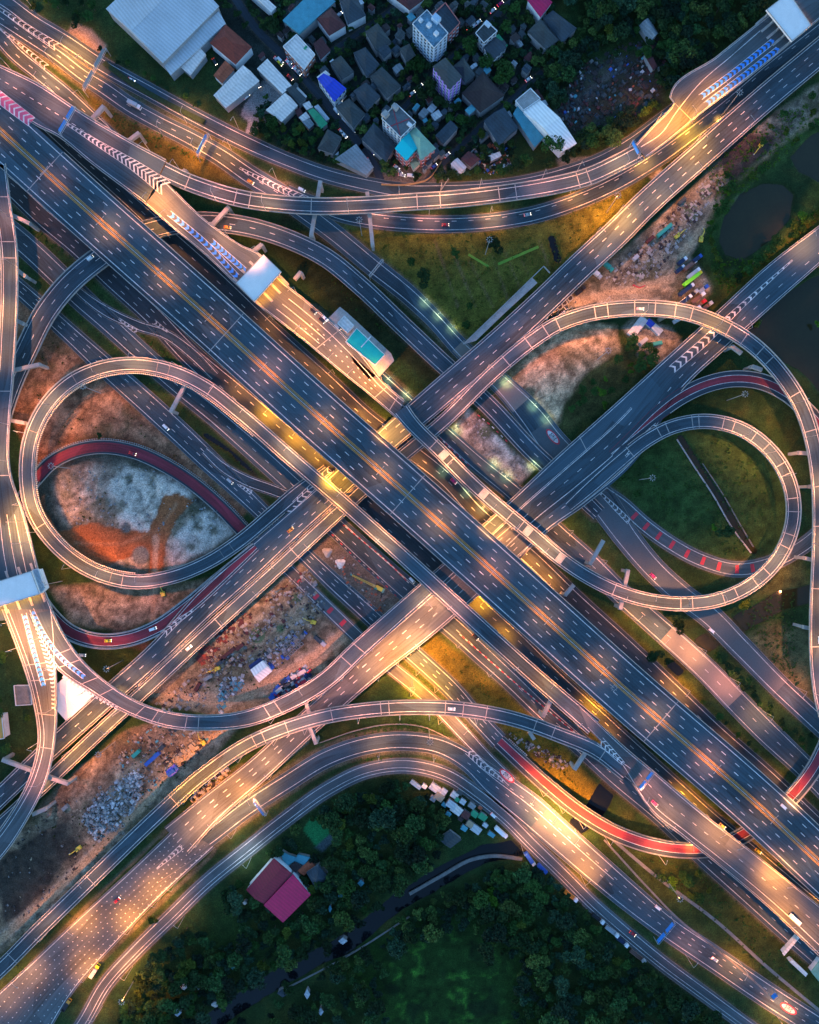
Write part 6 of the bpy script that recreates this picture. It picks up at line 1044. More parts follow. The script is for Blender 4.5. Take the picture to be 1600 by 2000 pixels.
# ================================================================ vehicles
HL = M('headlight_lens', (.8, .8, .8), rough=.2, emit=(1, .9, .7), es=1.5); TLM = M('tail_lens', (.4, .01, .01), rough=.3, emit=(1, .05, .02), es=.6)
def car_proto(colm, dark=False, L_=4.4, w=1.8, van=False):
    root = empty('parked_car', (0, 0, -500)); b = MB(); h = 1.9 if van else 1.45
    prof = [(-L_ / 2, .35), (-L_ / 2, .85), (-L_ * .42, .95), (-L_ * .30, h), (L_ * .12, h), (L_ * .27, .98), (L_ * .47, .8), (L_ / 2, .6), (L_ / 2, .35)] if not van else [(-L_ / 2, .35), (-L_ / 2, h), (L_ * .25, h), (L_ * .42, 1.1), (L_ / 2, .9), (L_ / 2, .35)]
    n = len(prof); k = len(b.v)
    for s_ in (1, -1):
        b.v += [(x, s_ * w / 2 * (.84 if z_ > 1.0 else 1), z_) for x, z_ in prof]
    for i in range(n): j = (i + 1) % n; b.f.append((i, j, n + j, n + i)); b.m.append(0)
    b.f.append(tuple(range(n))); b.m.append(0); b.f.append(tuple(range(2 * n - 1, n - 1, -1))); b.m.append(0)
    b.build('body', colm, root)
    if not van:
        g = MB(); g.face([(L_ * .135, -.66, h - .03), (L_ * .265, -.72, 1.02), (L_ * .265, .72, 1.02), (L_ * .135, .66, h - .03)]); g.face([(-L_ * .415, -.7, .99), (-L_ * .31, -.64, h - .03), (-L_ * .31, .64, h - .03), (-L_ * .415, .7, .99)])
        g.v = [(x, y, z_ + .03) for x, y, z_ in g.v]; g.build('windscreen', GLASS, root)
    else: MB().box((L_ * .345, 0, 1.5), (L_ * .13, 1.3, .5)).build('windscreen', GLASS, root)
    for y in (-.6, .6): MB().box((L_ / 2 - .02, y, .68), (.12, .34, .2)).build('headlight', HL, root); MB().box((-L_ / 2 + .02, y, .78), (.12, .3, .2)).build('tail_light', TLM, root)
    for x in (-L_ * .3, L_ * .3):
        for y in (-1, 1): MB().bar((x, y * w * .42, .33), (x, y * w * .51, .33), .33, 10).build('wheel', DARK, root)
    return root
def truck_proto(cabm, boxm, L_=9.0, flat=False):
    root = empty('parked_truck', (0, 0, -500)); MB().box((L_ / 2 - 1.1, 0, 1.7), (2.1, 2.4, 2.3), taper=.94).build('cab', cabm, root)
    MB().box((L_ / 2 - .02, 0, 2.1), (.1, 2.1, .9)).build('windscreen', GLASS, root); MB().box((-.3, 0, .8), (L_ - .8, 1.2, .35)).build('chassis', DARK, root)
    b = MB().box((-1.2, 0, 1.1 if flat else 2.3), (L_ - 2.6, 2.45, .3 if flat else 2.6))
    if flat:
        for y in (-1.15, 1.15): b.box((-1.2, y, 1.5), (L_ - 2.6, .12, .7))
        b.box((-L_ / 2 + .15, 0, 1.5), (.12, 2.3, .7))
    else:
        for i in range(6): b.box((-L_ / 2 + .8 + i * (L_ - 3.2) / 5, 0, 3.64), (.12, 2.4, .08))
    b.build('cargo_bed' if flat else 'cargo_box', boxm, root)
    for x in (-L_ * .38, -L_ * .24, L_ * .34):
        for y in (-1, 1): MB().bar((x, y * .85, .5), (x, y * 1.22, .5), .5, 10).build('wheel', DARK, root)
    return root
PT = {n: M('car_paint_' + n, c, rough=.3, var=.04) for n, c in dict(white=(.75, .77, .8), silver=(.4, .42, .45), black=(.02, .02, .025), red=(.4, .02, .03), blue=(.03, .10, .42), yellow=(.75, .6, .02), lime=(.22, .75, .03), orange=(.55, .25, .03), pink=(.55, .03, .16), brown=(.16, .09, .07), teal=(.03, .28, .24), navy=(.015, .03, .08)).items()}
PROT = {}
def put(kind, x, y, ang, z=0.0, c='white', c2=None, label=None, group=None, L_=None):
    key = (kind, c, c2, L_)
    if key not in PROT:
        PROT[key] = (car_proto(PT[c], van=kind == 'van') if kind in ('car', 'van') else truck_proto(PT[c], PT[c2 or c], L_ or 9.0, kind == 'flat')); o = PROT[key]
    else: o = copy_tree(PROT[key])
    o.location = (*P2(x, y, z), z + .05); o.rotation_euler = (0, 0, R(ang))
    nm = dict(car='car', van='van', truck='lorry', flat='flatbed lorry')[kind]
    lab = label or where(x, y, f"{c} {nm}" + (f" with {c2} box" if c2 and c2 != c and kind == 'truck' else ' with open bed' if kind == 'flat' else ''))
    tag(o, lab, nm.split()[-1], group); return o
V = 'vehicles parked in the village'
for a in (('car', 547, 124, -45, 'yellow'), ('car', 541, 118, -45, 'silver'), ('car', 564, 123, -45, 'white'), ('car', 568, 129, -45, 'silver'), ('car', 578, 137, -45, 'white'), ('car', 583, 143, -45, 'silver'), ('car', 567, 153, -45, 'red'), ('van', 548, 120, -45, 'white'), ('van', 658, 218, -45, 'white'), ('van', 674, 236, -45, 'white'), ('van', 683, 246, -45, 'silver'), ('van', 691, 254, -45, 'white'), ('car', 667, 259, -48, 'white'), ('car', 673, 265, -48, 'white'), ('car', 664, 274, -48, 'blue'), ('van', 721, 286, -52, 'white'), ('car', 728, 297, -52, 'blue'), ('car', 720, 316, -62, 'silver'), ('car', 724, 324, -62, 'white'), ('car', 775, 328, -40, 'white'), ('car', 780, 336, -40, 'silver'), ('car', 785, 343, -12, 'silver'), ('van', 802, 344, -5, 'white'), ('car', 848, 326, 40, 'blue'), ('car', 873, 304, 40, 'silver'), ('car', 805, 184, 38, 'white'), ('car', 820, 170, 40, 'silver'), ('car', 1032, 156, 38, 'white'), ('car', 918, 57, 40, 'silver'), ('car', 926, 51, 40, 'white'), ('car', 934, 45, 40, 'white'), ('car', 962, 22, 40, 'white'), ('car', 977, 9, 40, 'pink'), ('car', 663, 30, 40, 'white'), ('car', 505, 166, -60, 'red'), ('car', 420, 122, -60, 'black'), ('car', 482, 190, 40, 'white'), ('car', 664, 204, 35, 'white')):
    k, x, y, an, c = a; put(k, x, y, an, 0, c, group=V)
for x, y, an, c in ((612, 608, 45, 'black'), (629, 626, -45, 'black')): put('car', x, y, -45, ZA, c)
put('car', 635, 622, -45, ZA, 'white'); put('van', 660, 640, -45, ZA, 'silver')
# the lorry park
for a in (('truck', 1352, 536, 38, 'white', 'silver', 10), ('truck', 1350, 546, 38, 'yellow', 'lime', 14.5), ('truck', 1338, 568, 38, 'white', 'navy', 12), ('truck', 1345, 520, 38, 'white', 'brown', 10), ('truck', 1330, 512, 38, 'white', 'navy', 7), ('flat', 1350, 577, 38, 'silver', 'black', 9), ('truck', 1358, 508, 38, 'blue', 'navy', 8), ('flat', 1362, 583, 38, 'white', 'brown', 10), ('flat', 1365, 596, 38, 'red', 'brown', 9), ('truck', 1336, 588, 38, 'white', 'navy', 10), ('truck', 1326, 528, 38, 'white', 'navy', 7), ('flat', 1372, 566, 38, 'blue', 'silver', 7), ('flat', 1378, 600, 38, 'silver', 'brown', 9), ('flat', 1358, 606, 38, 'white', 'red', 6)):
    k, x, y, an, c, c2, L_ = a; put(k, x, y, an, 0, c, c2, group='lorries in the dirt lorry park', L_=L_)
for a in (('truck', 1040, 1668, -55, 'white', 'blue', 10), ('truck', 1064, 1687, -45, 'blue', 'blue', 8), ('flat', 1120, 1741, -38, 'white', 'orange', 10), ('flat', 1173, 1785, -38, 'white', 'black', 9), ('flat', 1200, 1810, -38, 'white', 'silver', 10), ('truck', 978, 1622, -42, 'white', 'white', 10), ('van', 964, 1592, -42, 'white', None, None), ('flat', 1220, 1830, -38, 'white', 'navy', 9), ('flat', 1250, 1858, -38, 'silver', 'brown', 12), ('truck', 188, 1892, 57, 'yellow', 'silver', 9), ('flat', 132, 1960, 57, 'orange', 'black', 9), ('truck', 1165, 538, -40, 'silver', 'white', 7), ('truck', 1185, 522, -40, 'teal', 'teal', 9), ('flat', 1132, 570, 40, 'black', 'black', 8), ('van', 805, 1133, -45, 'white', None, None), ('car', 928, 1244, -45, 'black', None, None), ('van', 162, 1279, -5, 'white', None, None), ('truck', 340, 1503, 40, 'blue', 'blue', 8)):
    k, x, y, an, c, c2, L_ = a; sh = 6 if x > 1000 and y > 1600 else 0; put(k, x - sh, y + sh, an, .1 if k != 'z' else 0, c, c2, L_=L_)
# traffic on the roads, standing where the long exposure drew it as streaks
for k, x, y, an, z, c, c2, L_ in (('truck', 265, 208, -27, .1, 'white', 'silver', 9), ('car', 258, 158, -27, .1, 'white', None, None), ('car', 490, 356, -32, .1, 'orange', None, None), ('van', 590, 372, -25, .1, 'white', None, None), ('car', 870, 440, 2, .1, 'red', None, None), ('car', 1030, 420, 12, .1, 'silver', None, None), ('car', 1250, 604, -2, ZA, 'silver', None, None), ('car', 568, 1035, 40, ZB, 'orange', None, None), ('car', 260, 886, -20, 1.6, 'red', None, None), ('car', 212, 1251, 2, ZB, 'yellow', None, None), ('van', 300, 1228, 20, ZB, 'white', None, None), ('car', 370, 1265, 42, ZB, 'white', None, None), ('car', 882, 1384, -3, ZA, 'white', None, None), ('car', 1278, 1568, -42, ZA, 'pink', None, None), ('truck', 1550, 1792, -42, ZA, 'white', 'white', 8), ('car', 1410, 1612, -40, ZA, 'orange', None, None), ('car', 1480, 1661, -38, .1, 'yellow', None, None), ('van', 1390, 1232, -40, .1, 'white', None, None), ('car', 1275, 1125, -44, .1, 'pink', None, None), ('van', 1285, 1772, -38, .1, 'white', None, None), ('car', 1235, 1822, -38, .1, 'red', None, None), ('car', 1395, 1872, -35, .1, 'silver', None, None), ('van', 1530, 1575, -42, ZA, 'white', None, None), ('car', 230, 1757, 42, .2, 'red', None, None), ('car', 445, 500, 40, ZB, 'white', None, None), ('van', 178, 505, 38, ZB, 'white', None, None), ('van', 325, 835, -45, .1, 'white', None, None), ('van', 450, 940, -42, .1, 'silver', None, None), ('car', 740, 1225, -44, .1, 'yellow', None, None), ('car', 886, 940, -44, .1, 'pink', None, None), ('van', 1600, 1250, 90, ZA, 'white', None, None), ('car', 445, 445, -5, ZB, 'orange', None, None)):
    put(k, x, y, an, z, c, c2, L_=L_, group='vehicles driving on the roads')
# ================================================================ works: cranes, diggers, culverts, rubble
YP = M('machine_yellow', (.72, .50, .06), rough=.4, var=.1)
def digger(x, y, ang, label, cab='white'):
    r = empty('excavator', (*P2(x, y), 0), R(ang)); tag(r, label, 'excavator')
    for s_ in (1, -1): MB().box((0, s_ * 1.2, .45), (4.0, .6, .9), taper=.9).build('track', DARK, r)
    MB().box((-.5, 0, 1.5), (3.2, 2.5, 1.2), taper=.92).build('body', YP, r); c = MB().box((.6, .75, 2.3), (1.5, 1.0, 1.5), taper=.9); c.box((.6, .75, 2.35), (1.52, 1.02, .8), m=1); c.build('cab', [YP, GLASS], r)
    MB().bar((.8, -.2, 1.8), (3.6, -.2, 4.2), .28, 6).bar((3.6, -.2, 4.2), (6.4, -.2, 2.4), .24, 6).build('boom', YP, r); MB().bar((6.4, -.2, 2.4), (7.0, -.2, .8), .18, 6).build('arm', YP, r); MB().box((7.0, -.2, .5), (1.1, 1.2, .9), taper=.7).build('bucket', STEEL, r)
digger(155, 1655, 215, 'yellow excavator on the pale dirt bank at lower left'); digger(1484, 286, 235, 'yellow excavator on the dark spoil heap near the pond'); digger(1322, 462, 40, 'small excavator beside the pit on the dirt strip'); digger(612, 1214, 160, 'yellow excavator at the works yard corner'); digger(320, 1158, 100, 'small yellow excavator below the left loop'); digger(398, 1448, 120, 'yellow excavator beside the golden-lit trench'); digger(1368, 468, 80, 'reddish excavator parked next to the dirt road'); digger(425, 1305, 200, 'yellow machine by the bright work light')
r = empty('mobile_crane', (*P2(740, 1148), 0), R(152)); tag(r, 'yellow and green mobile crane beside the works road', 'crane')
for s_ in (1, -1): MB().box((0, s_ * 1.5, .5), (5.5, .8, 1.0), taper=.92).build('track', DARK, r)
MB().box((-.5, 0, 1.7), (5.0, 2.6, 1.3), taper=.95).build('body', YP, r); MB().box((-3.4, 0, 1.8), (1.3, 2.9, 1.6)).build('counterweight', RTG, r); MB().box((1.5, 1.0, 2.4), (1.6, 1.1, 1.6), taper=.9).build('cab', PT['teal'], r)
b = MB()
for s_ in (-.6, .6):
    for zz in (0, 1.0): b.bar((2, s_, 2.2 + zz), (19, s_ * .5, 7.0 + zz * .5), .11, 5)
for i in range(14):
    t0, t1 = i / 14, (i + 1) / 14; f = lambda t, s_: (2 + 17 * t, s_ * (.6 - .3 * t), 2.7 + 4.6 * t); b.bar(f(t0, 1), f(t1, -1), .08, 4).bar(f(t0, -1), f(t1, 1), .08, 4)
b.build('lattice_boom', YP, r); MB().box((19.3, 0, 7.2), (1.2, .8, .8)).build('boom_tip', PT['teal'], r)
# box culvert sections, stacked in grids
cp = None
def culvert(x, y, ang, s_=1.0, z=0.0):
    global cp
    if cp is None:
        cp = empty('culvert_section'); b = MB(); 
        for dx, dy, w_, l_ in ((1.0, 0, .3, 2.3), (-1.0, 0, .3, 2.3), (0, 1.0, 1.7, .3), (0, -1.0, 1.7, .3)): b.box((dx, dy, .7), (w_, l_, 1.4))
        cm = b.build('ring', CONC, cp); o = cp
    else: o = copy_tree(cp)
    o.location = (*P2(x, y), z); o.rotation_euler = (0, 0, R(ang)); o.scale = (s_, s_, s_); tag(o, where(x, y, 'square concrete culvert ring'), 'culvert ring', 'stacked culvert rings')
rr = random.Random(5)
for i in range(4):
    for j in range(5): culvert(547 + j * 6.5 + i * 5.5, 1262 - j * 6 + i * 6.5, 42, .9)
for k in range(34):
    t = rr.random(); culvert(345 - t * 215 + rr.uniform(-3, 3), 1555 + t * 205 + rr.uniform(-3, 3), 42, .8)
for k in range(46):
    a, d = rr.uniform(0, 6.28), rr.random() ** .5; culvert(222 + math.cos(a) * d * 36 + 14 * math.sin(a) * d, 1585 + math.sin(a) * d * 52, rr.choice((42, 20, 65)), rr.uniform(.55, .85))
def debris(name, label, region, n, mats, smin, smax, hmax=1.2, seed=1, rad=None, long_=2.0):
    b = MB(); q = random.Random(seed); xs = [p[0] for p in region]; ys = [p[1] for p in region]; k = 0; tries = 0
    while k < n and tries < n * 30:
        tries += 1; x, y = q.uniform(min(xs), max(xs)), q.uniform(min(ys), max(ys)); ins = False
        for i in range(len(region)):
            (x0, y0), (x1, y1) = region[i], region[(i + 1) % len(region)]
            if ((y0 > y) != (y1 > y)) and x < (x1 - x0) * (y - y0) / (y1 - y0) + x0: ins = not ins
        if not ins: continue
        s_ = q.uniform(smin, smax); hh = q.uniform(.15, hmax); b.box((*P2(x, y), hh / 2 - .1), (s_, s_ * q.uniform(1 / long_, 1), hh), R(q.choice((42, -48, q.uniform(0, 180)))), q.randrange(len(mats)), taper=q.uniform(.6, 1)); k += 1
    o = b.build(name, mats); tag(o, label, None, None, 'stuff')
GM = [CONC, CONCD, RW2, RGY]
debris('rubble', 'heap of broken concrete blocks beside the culvert rings', [(160, 1600), (185, 1560), (235, 1520), (280, 1510), (275, 1560), (240, 1610), (190, 1645)], 620, GM, .7, 2.6, 2.2, 1)
debris('rubble', 'small block pile beside the lower left dirt track', [(235, 1525), (262, 1503), (278, 1515), (255, 1540)], 90, [CONC, RW], .8, 1.8, 1.0, 2)
debris('site_debris', 'building materials strewn over the works yard', [(400, 1290), (430, 1230), (600, 1110), (640, 1180), (600, 1240), (500, 1300), (440, 1360)], 800, [CONCD, RBR, CONC, RTN, RMR, RGY], .4, 2.6, .9, 3, long_=5)
debris('site_debris', 'cabins, pallets and materials along the curved ramp', [(540, 1335), (600, 1300), (610, 1320), (560, 1362), (530, 1365)], 170, [RSL2, PT['blue'], RGY, RW2, REDM, RBR, PT['navy']], .8, 4.5, 1.8, 4, long_=2.5)
debris('site_debris', 'blue and grey materials beside the white site shed', [(510, 1285), (560, 1240), (600, 1235), (560, 1290), (530, 1305)], 90, [RSL2, PT['blue'], RW2, CONCD, CONC], .6, 3.2, 1.4, 5, long_=3)
debris('site_debris', 'steel bars and machinery by the curved ramp at left', [(425, 1345), (440, 1325), (475, 1318), (478, 1345), (450, 1358), (435, 1395), (428, 1390)], 120, [RGY, CONCD, RCY, RW2], .6, 3.5, 1.2, 6, long_=4)
debris('scrap', 'dense scrapyard clutter of wrecks and parts among trees', [(1085, 190), (1150, 115), (1200, 95), (1290, 70), (1310, 120), (1290, 190), (1230, 240), (1150, 270), (1090, 240)], 480, [RBR, RSL, DARK, RMR, RSL, RSL2, DARK], .6, 3.6, 1.3, 7, long_=4)
debris('scrap', 'bright scraps and car roofs in the scrapyard', [(1085, 190), (1150, 115), (1200, 95), (1290, 70), (1310, 120), (1290, 190), (1230, 240), (1150, 270), (1090, 240)], 60, [RW2, CONCD, PT['blue'], ROR, RGY, RCY], .7, 2.6, 1.5, 17, long_=2)
debris('scrap', 'junk around the sheds by the lower lane', [(930, 285), (990, 275), (1000, 330), (950, 345), (925, 320)], 150, [RBR, RW, RGY, ROR, RMR, PT['blue']], .6, 2.6, 1.2, 8, long_=3)
debris('site_debris', 'broken slabs along the dirt road near the pond', [(1180, 540), (1290, 440), (1390, 340), (1420, 350), (1330, 470), (1290, 540), (1210, 560)], 520, [CONCD, CONC, RBR, CONC], .4, 2.8, .8, 9, long_=4)
debris('site_debris', 'junk under the upper cross flyover near parked lorries', [(1045, 640), (1070, 605), (1110, 580), (1125, 590), (1075, 635)], 60, [RMR, RW, RBR, RSL2], .8, 2.6, 1.2, 10, long_=3)
debris('site_debris', 'crates and machines in the golden-lit trench', [(310, 1500), (370, 1445), (400, 1440), (395, 1465), (330, 1520)], 90, [RBR, RTN, RTN, CONCD], .8, 3.5, 1.4, 11, long_=3)
debris('site_debris', 'pallets under the golden-lit ramp', [(372, 1560), (400, 1535), (440, 1500), (452, 1505), (400, 1560), (380, 1580)], 130, [CONC, RTN, CONC, RBR], .8, 3.0, 1.2, 12, long_=3)
debris('rocks', 'rubble and scrub between lower parallel roads', [(990, 1430), (1100, 1480), (1120, 1500), (1080, 1500), (1010, 1450)], 130, [CONCD, CONC, RBR], .4, 2.2, .7, 13, long_=4)
debris('rocks', 'grey lumps scattered over the pale mound in the left loop', [(120, 930), (240, 900), (340, 930), (440, 1010), (380, 1060), (250, 1040), (130, 1020)], 480, [CONCD, CONC, RGY], .3, 1.5, 1.5, 14)
debris('rocks', 'wreckage between the works road and the crane', [(640, 1080), (680, 1090), (760, 1170), (740, 1200), (680, 1150)], 110, [CONCD, CONC, RBR, ROR], .4, 2.0, .8, 15, long_=3)
debris('rocks', 'pale stones in the pit between straight roads', [(890, 830), (920, 800), (1030, 920), (1000, 950)], 160, [CONC, CONCD], .3, 1.8, .7, 16)
debris('rocks', 'rusty sheet piles lying by the upper works edge', [(385, 1275), (420, 1240), (470, 1195), (485, 1200), (430, 1262), (395, 1300)], 110, [RMR, RRD, RBR], 1.5, 5.5, .6, 18, long_=7)
debris('site_debris', 'planks, formwork and pipes across the lower left works', [(250, 1440), (330, 1400), (440, 1425), (380, 1480), (290, 1560), (220, 1500)], 420, [CONCD, RBR, CONC, RTN, RSL, RCY], .4, 2.6, .9, 30, long_=6)
debris('site_debris', 'dumped soil lumps and refuse at far lower left', [(20, 1650), (110, 1560), (190, 1560), (160, 1690), (60, 1800), (0, 1820)], 320, [CONCD, RBR, DARK, RTN], .4, 2.0, .9, 31, long_=3)
debris('site_debris', 'reinforcing bundles and boards near the left red ramp', [(300, 1375), (420, 1290), (400, 1380), (330, 1392)], 150, [CONCD, RBR, CONC, RGY], .4, 2.8, .8, 32, long_=8)
qc = random.Random(8)
for i, (x, y, a_) in enumerate(((446, 1276, 40), (432, 1292, 40), (470, 1262, 38), (408, 1322, 30), (388, 1340, 60), (622, 1248, -42), (632, 1256, -42), (575, 1320, 35), (590, 1312, 35), (560, 1338, 35), (548, 1345, 35), (300, 1480, 42), (318, 1458, 42), (350, 1420, 30), (268, 1470, 42), (130, 1575, 42), (205, 1690, 42), (240, 1655, 42), (262, 1632, 42), (88, 1800, 42), (60, 1822, 42), (150, 1742, 42), (1268, 470, 42), (1240, 505, 42), (1296, 452, 40), (1330, 395, 45), (1322, 626, 30), (1300, 618, 30), (1255, 668, 40), (1282, 672, 10), (1530, 188, 42), (1545, 178, 42), (1120, 545, 42))):
    cm = qc.choice((PT['blue'], RGY, RW2, RMR, PT['teal'], RTN, RSL2, PT['silver'])); rt = empty('site_container', (*P2(x, y), 0), R(a_)); L_ = qc.choice((6.0, 6.0, 12.0, 4.0)); bb = MB().box((0, 0, 1.35), (L_, 2.4, 2.6))
    for k_ in range(int(L_ / .8)): bb.box((-L_ / 2 + .5 + k_ * .8, 0, 1.3), (.3, 2.5, 2.3))
    bb.build('body', cm, rt); MB().box((0, 0, 2.72), (L_ - .2, 2.2, .1)).build('roof', cm, rt); tag(rt, where(x, y, f"{cm.name.replace('car_paint_', '').replace('_roof', '').replace('_', ' ')} site container"), 'site container', 'site containers')
for (x, y, lab) in ((665, 1100, 'white tarpaulin mound beside the crane'), (640, 1078, 'pale gravel heap beside the works road')):
    b = MB(); c = P2(x, y); pr = [c + np.array([math.cos(t), math.sin(t)]) * (3.4 + .7 * math.sin(3 * t)) for t in np.linspace(0, 6.28, 14, endpoint=False)]
    for i in range(14): p, q = pr[i], pr[(i + 1) % 14]; m1, m2 = c + (p - c) * .5, c + (q - c) * .5; b.face([(*p, -.2), (*q, -.2), (*m2, 1.8), (*m1, 1.8)]); b.face([(*m1, 1.8), (*m2, 1.8), (*c, 2.3)])
    o = b.build('mound', RW if 'white' in lab else CONC); tag(o, lab, 'mound')
o = MB().box((*P2(338, 1504), .8), (8, 5, 1.6), R(42), taper=.9).box((*P2(338, 1504), 1.75), (4, 5.2, .3), R(42)).build('tarpaulin', M('violet_tarp', (.20, .16, .62))); tag(o, 'violet-blue tarpaulin bundle beside the trench', 'tarpaulin')
# ventilation caissons under the upper cross flyover
for i, (x, y) in enumerate(((1092, 601), (1101, 593), (1112, 584))):
    r = empty('concrete_tank', (*P2(x, y), 0)); tag(r, ('lowest', 'middle', 'uppermost')[i] + ' of three round-holed concrete tanks by the flyover', 'concrete tank', 'three concrete tanks'); b = MB(); b.box((0, 0, 1.2), (3.6, 3.6, 2.4), R(40)); b.build('casing', CONC, r); MB().bar((0, 0, 2.3), (0, 0, 2.5), 1.45, 16).build('opening', RBR, r)
# ================================================================ trees
def leaf_mat(name, col, k=.5):
    m = bpy.data.materials.new(name); m.use_nodes = True; t = m.node_tree; b = t.nodes['Principled BSDF']; b.inputs['Roughness'].default_value = .8; b.inputs['Specular IOR Level'].default_value = .1
    g = t.nodes.new('ShaderNodeNewGeometry'); oi = t.nodes.new('ShaderNodeObjectInfo'); ad = t.nodes.new('ShaderNodeMath'); ad.operation = 'ADD'
    t.links.new(g.outputs['Random Per Island'], ad.inputs[0]); t.links.new(oi.outputs['Random'], ad.inputs[1])
    mr = t.nodes.new('ShaderNodeMapRange'); mr.inputs['From Max'].default_value = 2; mr.inputs['To Min'].default_value = 1 - k; mr.inputs['To Max'].default_value = 1 + k; t.links.new(ad.outputs[0], mr.inputs[0])
    vm = t.nodes.new('ShaderNodeVectorMath'); vm.operation = 'SCALE'; vm.inputs[0].default_value = col; t.links.new(mr.outputs[0], vm.inputs['Scale']); t.links.new(vm.outputs[0], b.inputs['Base Color']); return m
LF = [leaf_mat('leaves_dark', (.013, .034, .011), .7), leaf_mat('leaves_green', (.022, .062, .013), .7), leaf_mat('leaves_olive', (.045, .070, .010), .7), leaf_mat('leaves_bright', (.045, .115, .010), .6)]
BARK = M('bark', (.07, .055, .045), rough=.9)
def crown_np(r, h, n, g, lobes=7, leaf=.62):
    """leaf quads spread over several lobes: returns verts, quads"""
    lc = np.stack([g.normal(0, .42, lobes) * r, g.normal(0, .42, lobes) * r, h * (.62 + .25 * g.random(lobes))], 1); lr = r * (.32 + .3 * g.random(lobes))
    lc[0] = (0, 0, h * .8); lr[0] = r * .55
    k = g.integers(0, lobes, n); d = g.normal(0, 1, (n, 3)); d /= np.linalg.norm(d, axis=1)[:, None]; d[:, 2] = np.abs(d[:, 2]) * .9 - .1
    p = lc[k] + d * (lr[k] * (.7 + .38 * g.random(n)))[:, None] * np.array([1, 1, .75])
    nn = d + g.normal(0, .55, (n, 3)); nn[:, 2] += .5; nn /= np.linalg.norm(nn, axis=1)[:, None]
    a = np.cross(nn, g.normal(0, 1, (n, 3))); a /= np.linalg.norm(a, axis=1)[:, None] + 1e-9; b_ = np.cross(nn, a); s_ = (leaf * (.5 + .8 * g.random(n)))[:, None]
    v = np.stack([p - a * s_, p - b_ * s_ * .6, p + a * s_, p + b_ * s_ * .6], 1).reshape(-1, 3); return v
gR = np.random.default_rng(4)
LWM = attr_mat('woodland_leaves', .8, .9, 0)
TP = []
for i in range(14):
    r = [2.4, 3.0, 3.6, 4.2, 5.0, 3.2, 2.0][i % 7]; h = r * 1.5 + 2; mt = [LF[0], LF[1], LF[2], LF[1], LF[0], LF[1], LF[2]][i % 7] if i < 7 else [LF[1], LF[0], LF[1], LF[3], LF[2], LF[0], LF[3]][i % 7]
    v = crown_np(r, h, int(150 + r * 110), gR, 6 + i % 4); fq = np.arange(len(v)).reshape(-1, 4); me = mesh_np('crown', v, fq, [mt])
    b = MB().bar((0, 0, -.6), (0, 0, h * .55), .12 + r * .05, 6, r2=.1)
    for j in range(4): t = j * 1.7 + i; b.bar((0, 0, h * .35), (r * .5 * math.cos(t), r * .5 * math.sin(t), h * .7), .09, 4, r2=.04)
    tm = bpy.data.meshes.new('trunk'); tm.from_pydata(b.v, [], b.f); tm.materials.append(BARK); TP.append((me, tm, r, mt))
roads_low = [(r.C[::3], r.w[::3] / 2, r.z[::3]) for r in ROADS.values()]
def clear(x, y, rad):
    c = P2(x, y)
    for C_, hw, z_ in roads_low:
        if np.any(np.hypot(C_[:, 0] - c[0], C_[:, 1] - c[1]) < hw + rad): return False
    return True
tone = {LF[0].name: 'very dark', LF[1].name: 'deep green', LF[2].name: 'olive green', LF[3].name: 'bright green'}
NT = [0]
def tree(x, y, i=None, sc=1.0, group='trees around the interchange'):
    i = NT[0] % 14 if i is None else i; me, tm, r, mt = TP[i]; NT[0] += 1
    root = empty('tree', (*P2(x, y), 0), random.uniform(0, 6.28)); root.scale = (sc, sc, sc * random.uniform(.85, 1.1))
    tag(root, where(x, y, f"{tone[mt.name]} {'small ' if r * sc < 3 else 'broad ' if r * sc > 4 else ''}tree"), 'tree', group)
    for nm, m_ in (('crown', me), ('trunk', tm)): o = bpy.data.objects.new(nm, m_); COL.objects.link(o); o.parent = root
q = random.Random(3); placed = []; HR = [(618, 1628, 33 ** 2), (432, 1800, 40 ** 2)]
def inside(x, y, pl):
    ins = False
    for i in range(len(pl)):
        (x0, y0), (x1, y1) = pl[i], pl[(i + 1) % len(pl)]
        if ((y0 > y) != (y1 > y)) and x < (x1 - x0) * (y - y0) / (y1 - y0 + 1e-9) + x0: ins = not ins
    return ins
def scatter(poly, n, idx, sp=13, lo=.8, hi=1.15, group='trees around the interchange', chk=5.0, real=True):
    xs = [p[0] for p in poly]; ys = [p[1] for p in poly]; k = 0; res = []
    for _ in range(n * 25):
        if k >= n: break
        x, y = q.uniform(min(xs), max(xs)), q.uniform(min(ys), max(ys))
        if any((x - a) ** 2 + (y - b_) ** 2 < r_ for a, b_, r_ in HR): continue
        if not inside(x, y, poly) or any((x - a) ** 2 + (y - b_) ** 2 < sp * sp for a, b_ in placed): continue
        i = q.choice(idx); sc = q.uniform(lo, hi)
        if not clear(x, y, TP[i][2] * sc * .55): continue
        placed.append((x, y)); k += 1
        if real: tree(x, y, i, sc, group)
        else: res.append((x, y, i, sc))
    return res
